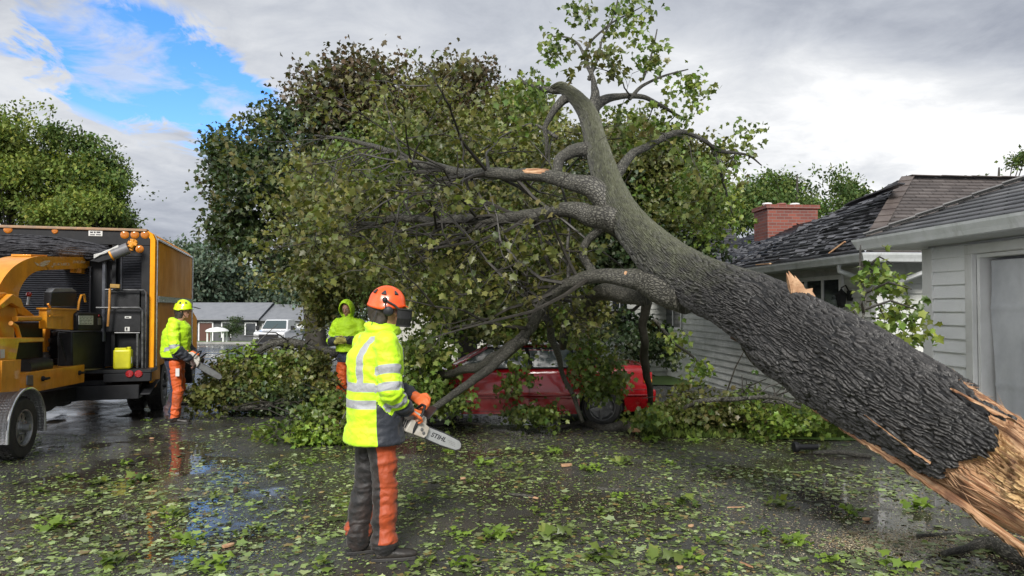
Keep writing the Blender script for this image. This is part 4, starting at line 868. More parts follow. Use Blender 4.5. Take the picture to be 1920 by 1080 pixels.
    for k in range(900):
        i_, j_ = (wi if k % 3 == 0 else edge)[r_.randrange(len(wi if k % 3 == 0 else edge))]; q = Vector([float(v) for v in Vx[i_, j_]]); dn = Vector([float(v) for v in d[i_, j_]]); tv = Vector([float(v) for v in Tn[i_]]) * r_.choice((-1, 1, 1))
        sd_ = tv.cross(dn).normalized(); L_ = r_.uniform(.02, .13) * (1.5 if k % 3 == 0 else 1); e_ = q + tv * L_ + dn * L_ * r_.uniform(.02, .45) + sd_ * L_ * r_.gauss(0, .15); w_ = r_.uniform(.0015, .005)
        sq.add([q - sd_ * w_ - dn * .004, q + sd_ * w_ - dn * .004, q + dn * w_, e_], [(0, 1, 3), (1, 2, 3), (2, 0, 3), (0, 2, 1)])
    tag(sq.build('splinters', MAT['wood'], root, fix=False), kind='stuff')
    # torn butt end closed by long splinters
    sp = MB(); r_ = random.Random(3); e0 = Vector([float(v) for v in Q[0, :3]]); ax = Vector([float(v) for v in -Tn[0]]); a0 = Vector([float(v) for v in A[0]]); b0 = Vector([float(v) for v in Bv[0]])
    def spl(mb, a, b, w, h): 
        a, b = Vector(a), Vector(b); dd = b - a; x = dd.cross(Vector((0, -1, .2))).normalized(); y = dd.cross(x).normalized(); m_ = a.lerp(b, .55)
        vs = [a + x * w + y * h, a - x * w + y * h, a - x * w - y * h, a + x * w - y * h, m_ + x * w * .7 + y * h, m_ - x * w * .5 + y * h, m_ - x * w * .5 - y * h, m_ + x * w * .7 - y * h, b]
        mb.add(vs, [(3, 2, 1, 0)] + [(i, (i + 1) % 4, (i + 1) % 4 + 4, i + 4) for i in range(4)] + [(4 + i, 4 + (i + 1) % 4, 8) for i in range(4)])
    for i in range(150):
        t, q = r_.random() * 6.283, math.sqrt(r_.random()) * .30; p = e0 + a0 * math.cos(t) * q + b0 * math.sin(t) * q
        spl(sp, p - ax * .15, p + ax * (.05 + r_.random() * .28), .022, .02)
    sp.build('torn_end', MAT['wood'], root)
    # plank like splinter strip under the trunk
    def strip(name, pts, seed=1, tk=1.0):
        """pts: (px_top,py_top,px_bot,py_bot,depth) rails of a torn strip of wood"""
        K1 = catmull([tuple(P(a, b, dd)) for a, b, _, _, dd in pts], 24); K2 = catmull([tuple(P(a + (c - a) * .6, b + (e_ - b) * .6, dd - .02)) for a, b, c, e_, dd in pts], 24)
        mm = len(K1); kk = 14; vv = []; bkk = []
        Ls = np.concatenate([[0], np.cumsum(np.linalg.norm(np.diff(K1, axis=0), axis=1))])
        for side in (0, 1):
            for i in range(mm):
                for j in range(kk):
                    fr = j / (kk - 1); p = K1[i] * (1 - fr) + K2[i] * fr; w = np.linalg.norm(K2[i] - K1[i])
                    nn = mnoise.noise(Vector((fr * w * 34, Ls[i] * 1.8, seed))) * .028 + mnoise.noise(Vector((fr * w * 110, Ls[i] * 5, seed + 5))) * .012
                    b = 4 * fr * (1 - fr); off = ((-.015 - b * .03 + nn) if side == 0 else (.03 + b * .02 + nn)) * tk
                    jj = mnoise.noise(Vector((Ls[i] * 9, seed * 2.0 + fr, 0))) * .03 * (fr > .85) + mnoise.noise(Vector((Ls[i] * 30, seed * 3.0, 4))) * .012 * (fr > .85)
                    vv.append((p[0], p[1] + off, p[2] + jj)); bkk.append((fr * w + .3, side * .1, Ls[i]))
        ff = []
        for i in range(mm - 1):
            for j in range(kk - 1):
                a = i * kk + j; ff.append((a, a + 1, a + kk + 1, a + kk)); b = mm * kk + a; ff.append((b + kk, b + kk + 1, b + 1, b))
            for j in (0, kk - 1): a = i * kk + j; b = a + mm * kk; ff.append((a, a + kk, b + kk, b))
        o = mesh_np(name, np.array(vv), ff, MAT['trunkbark'], root, attrs={'bk': np.array(bkk), 'moss': np.zeros(len(vv)), 'wood': np.ones(len(vv)), 'rdg': np.ones(len(vv)), 'rot': np.zeros(len(vv))}); return o
    tag(strip('splinter_strip', [(1487, 710, 1484, 714, 5.75), (1512, 728, 1500, 742, 5.7), (1545, 765, 1527, 780, 5.6), (1590, 796, 1570, 812, 5.4), (1655, 838, 1640, 858, 5.1), (1735, 890, 1725, 915, 4.85), (1810, 940, 1800, 965, 4.6), (1900, 1005, 1890, 1035, 4.4), (2000, 1075, 1990, 1110, 4.15)], 2), 'long orange strip of split wood along the underside')
    strip('splinter', [(1622, 778, 1621, 779, 5.0), (1660, 806, 1658, 809, 4.9), (1700, 836, 1698, 840, 4.78), (1745, 866, 1743, 870, 4.66)], 4, .25)
    strip('splinter', [(1786, 728, 1786, 733, 4.72), (1840, 756, 1836, 764, 4.55), (1900, 786, 1897, 794, 4.38), (1960, 815, 1957, 822, 4.2)], 5, .5)
    # broken stubs standing up on the top edge
    sb = MB(); c0 = P(1500, 556, 6.0)
    for (x0, y0, x1, y1, w, h) in [(1498, 560, 1478, 507, .05, .02), (1506, 562, 1490, 516, .045, .022), (1488, 548, 1474, 510, .03, .02), (1500, 560, 1524, 540, .05, .03), (1515, 566, 1523, 546, .04, .03), (1492, 556, 1512, 541, .04, .02)]:
        spl(sb, P(x0, y0, 6.0), P(x1, y1, 6.0 + (x1 - 1490) * .002), w, h)
    sb.build('broken_stub', MAT['wood'], root)
    fl = MB(); fl.tube([P(1372, 625, 6.5), P(1405, 632, 6.4), (P(1436, 655, 6.3)), P(1447, 682, 6.25), P(1446, 706, 6.25)], [.05, .085, .09, .07, .012], 10, sx=.6)
    fl.build('torn_bark_flap', M_('inner_bark', (.07, .03, .018), (.03, .018, .012), 8, .6, bump=.02, bscale=25), root, smooth=True)
    def W_(pts):
        o = []
        for px, py, dd, r in pts: p = P(px, py, dd); o.append((p.x, p.y, p.z, r * dd / F))
        return o
    LB = [
        [(1150, 388, 8.0, 26), (1112, 358, 8.05, 21), (1065, 343, 8.2, 17), (1010, 326, 8.5, 14), (950, 329, 8.8, 13), (880, 328, 9.1, 10), (800, 312, 9.4, 8), (720, 283, 9.8, 6), (660, 264, 10.1, 4), (590, 254, 10.4, 2)],
        [(1165, 415, 7.85, 30), (1110, 403, 8.1, 21), (1060, 398, 8.25, 16), (1010, 402, 8.4, 14), (960, 408, 8.6, 13), (900, 410, 8.9, 11), (840, 413, 9.2, 9), (760, 408, 9.6, 8), (700, 417, 10, 6), (650, 422, 10.2, 3)],
        [(1290, 545, 7.1, 45), (1240, 535, 7.3, 34), (1190, 524, 7.5, 23), (1130, 516, 7.7, 17), (1075, 528, 8.0, 14), (1025, 565, 8.3, 12), (993, 615, 8.6, 12), (945, 668, 8.8, 11), (885, 716, 8.9, 9.5), (830, 756, 9.0, 7.5), (798, 778, 9.05, 6)],
        [(985, 632, 8.65, 11), (950, 660, 8.9, 13), (905, 683, 9.3, 12), (868, 697, 9.7, 11), (830, 705, 10.1, 9), (780, 700, 10.6, 7), (720, 690, 11, 5)],
        [(1155, 420, 7.9, 12), (1125, 425, 8.0, 9), (1104, 445, 8.1, 9), (1098, 475, 8.1, 9.5), (1108, 505, 8.0, 11), (1120, 525, 7.9, 10)],
        [(1135, 345, 8.2, 14), (1165, 315, 8.4, 10), (1190, 285, 8.6, 9), (1230, 266, 8.9, 8), (1275, 246, 9.2, 6), (1320, 264, 9.4, 4.5), (1348, 284, 9.6, 4.5), (1400, 290, 9.9, 2.5), (1428, 310, 10, 1.2)],
        [(1106, 215, 8.7, 14), (1125, 192, 8.75, 10), (1150, 186, 8.9, 7.5), (1200, 184, 9.1, 5.5), (1240, 198, 9.3, 4), (1290, 226, 9.6, 2.2)],
        [(1112, 212, 8.7, 13), (1117, 180, 8.75, 9), (1110, 148, 8.9, 5.5), (1098, 108, 9, 4), (1110, 75, 9.1, 3), (1150, 42, 9.3, 2.2), (1205, 12, 9.6, 1.2)],
        [(1062, 166, 8.9, 10), (1030, 170, 8.95, 6.5), (1008, 168, 9.0, 5), (985, 158, 9.1, 4), (970, 143, 9.2, 2)],
        [(1075, 178, 8.85, 9), (1054, 186, 8.85, 8), (1036, 210, 8.85, 7.5), (1020, 238, 8.85, 5.5), (1024, 262, 8.85, 4.5), (1024, 300, 8.9, 2.5)],
        [(1122, 283, 8.45, 19), (1090, 278, 8.45, 14), (1062, 288, 8.45, 13), (1048, 305, 8.45, 13), (1046, 325, 8.4, 10)],
        [(1300, 560, 7.7, 34), (1250, 520, 7.9, 26), (1210, 480, 8.1, 20), (1175, 445, 8.3, 17), (1140, 420, 8.4, 14)],
        [(1210, 555, 7.9, 20), (1150, 545, 8.4, 17), (1105, 560, 9, 14), (1070, 600, 9.6, 11), (1055, 650, 10.2, 8)],
        [(1335, 275, 9.55, 3.5), (1350, 320, 9.6, 3), (1362, 360, 9.7, 2.4), (1372, 400, 9.8, 1.6)],
        [(1102, 120, 8.95, 3.5), (1085, 85, 9.0, 2.4), (1062, 70, 9.1, 2), (1030, 68, 9.2, 1.2)],
        [(1104, 150, 8.9, 4), (1120, 110, 8.9, 3), (1130, 70, 9.0, 2.2), (1150, 30, 9.1, 1.6), (1162, -20, 9.2, 1)],
        [(1180, 186, 9.0, 4), (1210, 158, 9.1, 3), (1250, 140, 9.2, 2.4), (1290, 130, 9.3, 1.4)], [(1205, 150, 9.1, 2.6), (1222, 105, 9.1, 2), (1232, 55, 9.2, 1.2)],
        [(1045, 258, 8.9, 3.5), (1000, 232, 9.0, 3), (950, 250, 9.2, 2.6), (900, 285, 9.5, 1.6)],
        [(1150, 640, 8.9, 3), (1215, 560, 9.4, 10), (1205, 620, 9.8, 8), (1214, 690, 10.4, 9), (1220, 760, 11.0, 5)],
        [(1268, 790, 10.5, 3), (1300, 755, 10.3, 4.5), (1370, 748, 10.1, 5), (1450, 746, 9.8, 4.5), (1500, 765, 9.5, 3)], [(1378, 600, 8.0, 4), (1398, 655, 8.6, 3.5), (1425, 690, 9.0, 3), (1482, 702, 9.3, 2)], [(1228, 600, 9.6, 4), (1262, 640, 9.9, 3.5), (1290, 662, 10.2, 3), (1318, 690, 10.4, 2)],
        [(1022, 595, 8.7, 8), (1040, 640, 9.2, 6.5), (1055, 700, 9.7, 5), (1075, 745, 10.0, 4.5), (1092, 790, 10.2, 4)]]
    tips = []
    for i, L_ in enumerate(LB):
        if i == 19: L_ = L_[1:]
        L_ = [(a, b_, c_, r0_ * (.86 if k_ > 1 else 1)) for k_, (a, b_, c_, r0_) in enumerate(L_)]
        big_ = L_[0][3] > 12
        o, Qp = limb('limb', W_(L_), MAT['limbbark'] if i != 19 else MAT['twig'], root, seed=i + 2, moss=.55 if big_ else .3, n=24 if big_ else 8, ring=.03 if big_ else .06, woodf={0: (.16, .27), 2: (.145, .20)}.get(i))
        tips.append(Qp)
    # keep the sight lines open that the storm left open: car side, house wall, main limbs, hooded worker
    LP = [];
    for i in (0, 1, 2, 3, 4, 5, 6, 10, 11):
        for (a, b_, c_, r_0), (a2, b2, c2, r2) in zip(LB[i][:-1], LB[i][1:]):
            for k in range(8): f_ = k / 8; LP.append((a + (a2 - a) * f_, b_ + (b2 - b_) * f_, c_ + (c2 - c_) * f_, r_0 + (r2 - r_0) * f_))
    for (a, b_, c_, r_0), (a2, b2, c2, r2) in zip(T[8:-1], T[9:]):
        for k in range(8): f_ = k / 8; LP.append((a + (a2 - a) * f_, b_ + (b2 - b_) * f_, c_ + (c2 - c_) * f_, r_0 + (r2 - r_0) * f_))
    LP = np.array(LP); BOX = [(-500, 555, -900, 215), (-500, 990, -900, 92), (-500, 392, -900, 620), (700, 765, -900, 132), (895, 985, -900, 150), (1345, 1700, -900, 215), (335, 572, 535, 650), (835, 1245, 628, 800), (1232, 1470, 560, 722), (780, 915, 770, 920), (1140, 1200, 545, 622), (588, 722, 532, 690), (1395, 1700, 480, 700)]
    gc = np.random.default_rng(9)
    def boxed(p):
        p = np.atleast_2d(p); px = 960 + p[:, 0] / p[:, 1] * F; py = 576 - (p[:, 2] - H) / p[:, 1] * F; bad = np.zeros(len(p), bool)
        for x0, x1, y0, y1 in BOX: bad |= (px > x0) & (px < x1) & (py > y0) & (py < y1)
        return bad | (py > 800)
    def blocked(p):
        p = np.atleast_2d(p); px = 960 + p[:, 0] / p[:, 1] * F; py = 576 - (p[:, 2] - H) / p[:, 1] * F; bad = np.zeros(len(p), bool)
        for x0, x1, y0, y1 in BOX: bad |= (px > x0) & (px < x1) & (py > y0) & (py < y1)
        bad &= ~((p[:, 1] > 13.2) & (px < 720) & (px > 572))
        d = np.hypot(px[:, None] - LP[None, :, 0], py[:, None] - LP[None, :, 1]); near = ((d < LP[None, :, 3] + 17) & (p[:, 1][:, None] < LP[None, :, 2] + .12)).any(1)
        return bad | (near & (gc.uniform(size=len(p)) < .88))
    # smaller side branches growing from the limbs
    tw = MB(); r_ = random.Random(12); ends = []
    def twig(p, dr, L, r, lev):
        pts = [p]; q = p.copy(); dr = dr.normalized(); k = 5; sub = []
        for i in range(k):
            dr = (dr + Vector((r_.gauss(0, .25), r_.gauss(0, .25), r_.gauss(-.05, .2)))).normalized(); q = q + dr * L / k; pts.append(q.copy())
            if lev and i > 0 and r_.random() < .75: sub.append((q.copy(), dr + Vector((r_.gauss(0, .8), r_.gauss(0, .8), r_.gauss(0, .6)))))
        if boxed(np.array([tuple(v) for v in pts])).mean() > .14: return
        tw.tube(pts, [r * (1 - .8 * i / k) for i in range(k + 1)], 5, caps=False); ends.append(q)
        for a_, b_ in sub: twig(a_, b_, L * .5, r * .5, lev - 1)
    for li in (0, 1, 2, 3, 5, 6, 12):
        Qp = tips[li]; 
        for k in range(30 if li < 4 else (3 if li in (5, 6) else 9)):
            i = r_.randrange(len(Qp) // 4, len(Qp)); p = Vector([float(v) for v in Qp[i, :3]])
            dr = Vector((r_.gauss(-.5, .5) if li not in (5, 6) else r_.gauss(.3, .5), r_.gauss(.15, .6), r_.gauss(-.1, .6))); twig(p, dr, r_.uniform(.8, 2.2) if li not in (5, 6) else r_.uniform(.4, .8), max(.008, min(.026, Qp[i, 3] * .4)), 2)
    for (px, py, dd) in [(540, 600, 11), (640, 500, 11), (760, 560, 10), (900, 520, 9.6), (620, 380, 11), (960, 480, 9.5), (1000, 300, 10), (1320, 700, 9.5), (1380, 720, 9)] * 3:
        twig(P(px + r_.gauss(0, 40), py + r_.gauss(0, 30), dd), Vector((r_.gauss(0, 1), r_.gauss(0, .5), r_.gauss(.2, .5))), 1.8, .014, 2)
    tag(tw.build('twigs', MAT['twig'], root, smooth=True, fix=False), kind='stuff')
    # foliage: clusters in real space round the limbs
    g = np.random.default_rng(77)
    RG = [(640, 470, 130, 120, 9.6, 12.6, 620, 'olive'), (560, 540, 90, 75, 10.2, 12.8, 330, 'olive'), (720, 330, 130, 110, 9.6, 12.4, 560, 'green'), (780, 220, 90, 75, 9.8, 12.4, 190, 'olive'),
          (820, 480, 150, 130, 9.2, 12.2, 800, 'green'), (930, 380, 140, 120, 9.2, 11.8, 560, 'olive'), (960, 250, 90, 80, 9.4, 11.6, 240, 'olive'), (950, 540, 140, 90, 8.9, 11.8, 600, 'olive'), (620, 330, 70, 60, 10.4, 12.4, 120, 'olive'),
          (860, 600, 110, 60, 9.6, 11.2, 300, 'green'), (800, 560, 90, 50, 9.4, 11.0, 200, 'green'), (820, 680, 75, 45, 9.6, 10.8, 190, 'green'), (770, 720, 60, 40, 9.6, 10.6, 130, 'green'), (850, 735, 45, 35, 9.8, 10.8, 80, 'green'), (930, 655, 60, 30, 9.4, 10.8, 100, 'olive'),
          (1010, 610, 70, 50, 9.2, 11.0, 170, 'green'), (1080, 590, 60, 50, 9.0, 11.2, 150, 'olive'), (1160, 640, 50, 45, 9.8, 11.5, 90, 'dark'), 
          (1060, 440, 60, 60, 8.6, 10.4, 90, 'olive'), (1060, 370, 50, 30, 9.0, 10.6, 50, 'olive'), (1000, 440, 60, 60, 8.9, 10.4, 90, 'green'), (1240, 430, 60, 50, 9.2, 11, 110, 'olive'), (1320, 400, 50, 70, 8.8, 10.6, 110, 'green'), (1310, 330, 34, 34, 9.2, 10.4, 30, 'green'), (1180, 260, 60, 40, 9.4, 11, 60, 'olive'),
          (1290, 750, 75, 24, 10.2, 11.6, 120, 'olive'), (1340, 772, 110, 20, 10.0, 11.6, 170, 'olive'), (1250, 785, 50, 16, 10.2, 11.0, 80, 'green'), (1420, 760, 60, 26, 9.8, 11.2, 70, 'green'), (1225, 660, 34, 45, 10.8, 12.5, 60, 'dark'), (1445, 720, 30, 26, 8.4, 9.6, 36, 'green'), (1370, 690, 30, 30, 8.6, 9.6, 30, 'green')]
    parts = []
    for cx, cy, rx, ry, d0, d1, nc, pal in RG:
        sh = (2.6 if cx < 760 else 1.9) if cy < 560 and cx < 1000 else (1.5 if cy < 620 else 0); d0 += sh; d1 += sh; nc = int(nc * (.72 if cy < 640 else (.26 if cx > 1200 else .7))); mm = int(nc * 2.6); u = g.normal(size=(mm, 2)); u /= np.linalg.norm(u, axis=1, keepdims=True); rr_ = np.sqrt(g.uniform(0, 1, mm)); dd = g.uniform(d0, d1, mm)
        px = cx + u[:, 0] * rr_ * rx; py = cy + u[:, 1] * rr_ * ry
        c, sn = math.cos(PITCH), math.sin(PITCH); xr, ur = (px - 960) / F, -(py - 540) / F; yy = c - ur * sn
        p = np.stack([xr / yy * dd, dd, H + (sn + ur * c) / yy * dd], 1)
        keep = (fbm(p * 1.05 + 3, 3, 5) > .465) & (p[:, 2] > .06) & ~blocked(p); p = p[keep][:nc]
        parts.append(cluster_leaves(p, 15, .20, .078, pal, g, drop=.6))
    for cx, cy, rx, ry, d0, d1, nc, pal in [(1110, 695, 42, 50, 9.9, 10.9, 62, 'green'), (1150, 705, 22, 34, 9.9, 10.8, 22, 'green'), (1075, 640, 22, 14, 9.8, 10.8, 9, 'green'), (955, 725, 12, 36, 10.2, 10.9, 11, 'green'), (1000, 775, 60, 12, 10.0, 10.8, 34, 'green'), (1005, 712, 22, 8, 10.3, 10.9, 4, 'green'), (978, 672, 20, 10, 10.2, 10.9, 5, 'green'), (1210, 782, 34, 14, 9.6, 10.6, 22, 'green'), (868, 745, 16, 24, 9.6, 10.6, 11, 'green'), (1265, 640, 16, 34, 9.6, 11, 8, 'green'), (1310, 690, 24, 14, 9, 10.6, 8, 'green')]:
        a_ = g.uniform(0, 6.283, nc); q_ = np.sqrt(g.uniform(0, 1, nc)); p = np.array([tuple(P(cx + math.cos(x) * q * rx, cy + math.sin(x) * q * ry, y)) for x, q, y in zip(a_, q_, g.uniform(d0, d1, nc))]); p[:, 2] = np.maximum(p[:, 2], .06); parts.append(cluster_leaves(p, 11, .13, .085, pal, g, drop=.9))
    # sparse sprays at the tips
    for cx, cy, rx, ry, dd, nc in [(1170, 25, 60, 40, 9.2, 22), (1130, 95, 22, 22, 9.0, 7), (1040, 95, 26, 34, 9.1, 13), (1225, 105, 26, 34, 9.2, 14), (1285, 165, 40, 35, 9.4, 22), (1230, 235, 60, 34, 9.4, 26), (1160, 215, 26, 20, 9.2, 7), (985, 190, 40, 55, 9.2, 26), (1400, 262, 30, 40, 9.9, 12), (1330, 300, 22, 22, 9.5, 6), (1360, 345, 20, 26, 9.7, 7), (1010, 150, 20, 12, 9.1, 4), (1085, 20, 30, 14, 9.2, 8), (1270, 270, 30, 20, 9.3, 9)]:
        q = g.normal(size=(nc, 3)) * .5; p = np.array([tuple(P(cx + a * rx, cy + b * ry, dd + c_ * .3)) for a, b, c_ in q]); parts.append(cluster_leaves(p, 9, .13, .082, 'green', g, drop=.9))
    e_ = np.array([tuple(v) for v in ends]); e_ = e_[(e_[:, 2] > .1) & ~blocked(e_)]; parts.append(cluster_leaves(e_, 9, .13, .085, 'olive', g))
    foliage('leaves', parts, MAT['leaf'], root)
    return root
fallen_tree()
# ------------------------------------------------------------------ cut branches lying about
def cut_branch(name, label, ctrl, regs, seed, size=.088, k=13, cat='branch', group=None, n_tw=10, ts=1.0, thr=.42):
    g = np.random.default_rng(seed); r_ = random.Random(seed)
    C = [];
    for px, py, d, r in ctrl: p = P(px, py, d); C.append((p.x, p.y, p.z, r * d / F))
    root = thing(name, (C[0][0], C[0][1], max(0, gz(C[0][1]))), label, cat, group)
    o, Q = limb('stem', C, MAT['limbbark'], root, seed=seed, moss=.3, n=10, ring=.05)
    tw = MB()
    for i in range(n_tw):
        j = r_.randrange(len(Q)); p = Vector([float(v) for v in Q[j, :3]]); q = p + Vector((r_.gauss(0, .5), r_.gauss(0, .4), r_.gauss(.05, .3))) * ts; q.z = max(q.z, gz(q.y) + .05)
        tw.tube([p, p.lerp(q, .5) + Vector((0, 0, .08)), q], [.014, .01, .005], 5)
    tw.build('twigs', MAT['twig'], root, smooth=True)
    parts = []
    for cx, cy, rx, ry, d0, d1, nc, pal in regs:
        a = g.uniform(0, 6.283, nc); rr = np.sqrt(g.uniform(0, 1, nc)); dd = g.uniform(d0, d1, nc)
        p = np.array([tuple(P(cx + math.cos(x) * q * rx, cy + math.sin(x) * q * ry, y)) for x, q, y in zip(a, rr, dd)])
        p = p[(fbm(p * 2.2, 3, seed) > thr)]; p[:, 2] = np.maximum(p[:, 2], np.array([gz(y) for y in p[:, 1]]) + .06); parts.append(cluster_leaves(p, k, .16, size, pal, g, drop=.5))
    foliage('leaves', parts, MAT['leaf'], root); return root
cut_branch('cut_branch', 'large leafy cut branch arching in the pile between the truck and the hooded worker', [(650, 668, 13, 8), (600, 655, 13, 9), (545, 642, 12.9, 9), (500, 648, 12.8, 7), (455, 690, 12.6, 5), (415, 740, 12.4, 4)],
           [(495, 708, 80, 42, 12.2, 13.6, 210, 'green'), (560, 680, 52, 26, 12.2, 13.6, 110, 'olive'), (440, 720, 60, 45, 12.0, 13.2, 180, 'olive'), (470, 672, 40, 20, 12.2, 13.2, 40, 'fresh')], 51, n_tw=26)
cut_branch('cut_branch', 'lower leafy cut branch on the ground in front of the arching one', [(690, 748, 12.2, 6), (600, 755, 12.2, 6), (500, 762, 12.1, 6), (420, 765, 12.0, 4)],
           [(580, 728, 60, 32, 11.8, 13.2, 160, 'olive'), (520, 745, 90, 26, 11.8, 12.6, 180, 'dark'), (400, 745, 40, 28, 11.8, 12.6, 90, 'olive')], 52, n_tw=20)
cut_branch('cut_branch', 'fresh green leafy branch heaped on the ground left of the front worker', [(640, 800, 10.0, 4), (590, 812, 9.9, 5), (540, 812, 9.9, 3), (500, 822, 9.8, 2)],
           [(600, 796, 56, 20, 9.8, 11.0, 90, 'green'), (590, 816, 50, 8, 9.6, 10.0, 40, 'fresh'), (510, 815, 36, 9, 9.7, 10.3, 16, 'green'), (622, 768, 26, 24, 10.4, 11.2, 44, 'green'), (640, 820, 30, 8, 9.5, 9.9, 14, 'fresh')], 53)
cut_branch('branch', 'leafy maple sprig hanging before the house wall beside the garage corner', [(1612, 640, 6.3, 2.2), (1618, 600, 6.5, 2.2), (1622, 555, 6.7, 2), (1612, 515, 6.9, 1.6), (1625, 500, 7, 1)],
           [(1640, 520, 30, 25, 6.7, 7.0, 12, 'green'), (1660, 560, 34, 22, 6.7, 7.0, 16, 'green'), (1695, 600, 34, 28, 6.6, 7.0, 26, 'green'), (1700, 635, 30, 16, 6.6, 7.0, 13, 'green'), (1625, 590, 14, 30, 6.5, 6.9, 6, 'green'), (1680, 580, 30, 20, 6.7, 7, 10, 'olive')], 54, size=.085, k=9, n_tw=14, ts=.3, thr=.3)
cut_branch('cut_branch', 'leafy branch on the ground under the middle of the fallen trunk', [(1500, 762, 10.4, 3), (1440, 752, 10.6, 4), (1370, 756, 10.8, 4), (1300, 752, 11, 3)],
           [(1320, 786, 110, 12, 10.2, 11.2, 36, 'olive'), (1420, 780, 90, 18, 10.0, 11, 40, 'green'), (1225, 792, 50, 8, 10.2, 10.8, 18, 'green'), (1500, 790, 60, 12, 9.6, 10.2, 22, 'fresh')], 55, n_tw=34)
# ------------------------------------------------------------------ shared vehicle pieces
def wheel(parent, c, ax, R_, w, rimr, rim_mat, spokes=8, name='wheel', style='slot', hub=0.04):
    """c: centre of the outer face; ax: outward axle direction"""
    ax = Vector(ax).normalized(); c = Vector(c); e = thing(name, c, None, None)
    if parent: e.parent = parent; e.matrix_parent_inverse = parent_inv(parent)
    t = MB(); t.lathe(c, ax, [(-w, rimr * .9), (-w, R_ * .9), (-w + .03, R_ * .985), (-w + .06, R_), (-.06, R_), (-.03, R_ * .985), (0, R_ * .93), (.004, R_ * .86), (0.0, rimr * 1.06), (-.02, rimr * .98), (-.02, rimr * .9)], 56, False)
    for k in range(60):      # tread blocks
        a = 2 * math.pi * k / 60; u = ax.cross(Vector((0, 0, 1))).normalized(); v = ax.cross(u); d = u * math.cos(a) + v * math.sin(a)
        for o in (-.045 - .02 * (k % 2), -w * .5, -w + .045 + .02 * (k % 2)): t.bar(c + ax * (o - .02) + d * (R_ + .002), c + ax * (o + .02) + d * (R_ + .002), .022, .014, up=d)
    t.build('tyre', MAT['rubber'], e, smooth=True, sharp=30)
    r = MB(); r.lathe(c, ax, [(-.012, rimr * 1.0), (.004, rimr * 1.02), (.004, rimr * .95), (-.03, rimr * .9), (-.09, rimr * .86), (-.09, rimr * .3)], 40, False)
    u = ax.cross(Vector((0, 0, 1))).normalized(); v = ax.cross(u)
    if style == 'slot':
        r.lathe(c, ax, [(-.06, rimr * .88), (-.035, rimr * .8), (-.032, rimr * .7)], 40, False)
        for k in range(spokes):
            a = 2 * math.pi * (k + .5) / spokes; d = u * math.cos(a) + v * math.sin(a); q = ax.cross(d)
            r.prism([c + d * rimr * .25 - q * rimr * .13 - ax * .03, c + d * rimr * .82 - q * rimr * .16 - ax * .035, c + d * rimr * .82 + q * rimr * .16 - ax * .035, c + d * rimr * .25 + q * rimr * .13 - ax * .03], -ax * .012)
        r.lathe(c, ax, [(-.05, rimr * .5), (-.02, rimr * .46), (-.015, rimr * .22), (hub, rimr * .2), (hub + .01, rimr * .1)], 24)
        for k in range(6):
            a = 2 * math.pi * k / 6; r.lathe(c + (u * math.cos(a) + v * math.sin(a)) * rimr * .34, ax, [(-.02, .012), (.004, .012)], 6)
    else:
        for k in range(spokes):
            a = 2 * math.pi * k / spokes + .2; d = u * math.cos(a) + v * math.sin(a); q = ax.cross(d)
            r.prism([c + d * rimr * .12 - q * rimr * .13 - ax * .0, c + d * rimr * .95 - q * rimr * .08 - ax * .008, c + d * rimr * .95 + q * rimr * .08 - ax * .008, c + d * rimr * .12 + q * rimr * .13 - ax * .0], -ax * .03)
        r.lathe(c, ax, [(-.05, rimr * .26), (.004, rimr * .24), (.008, rimr * .1)], 20)
    r.build('rim', rim_mat, e, smooth=True, sharp=30)
    bk = MB(); bk.lathe(c, ax, [(-.12, rimr * .85), (-.1, rimr * .85), (-.1, .02)], 24); bk.build('brake_disc', MAT['black'], e)
    return e
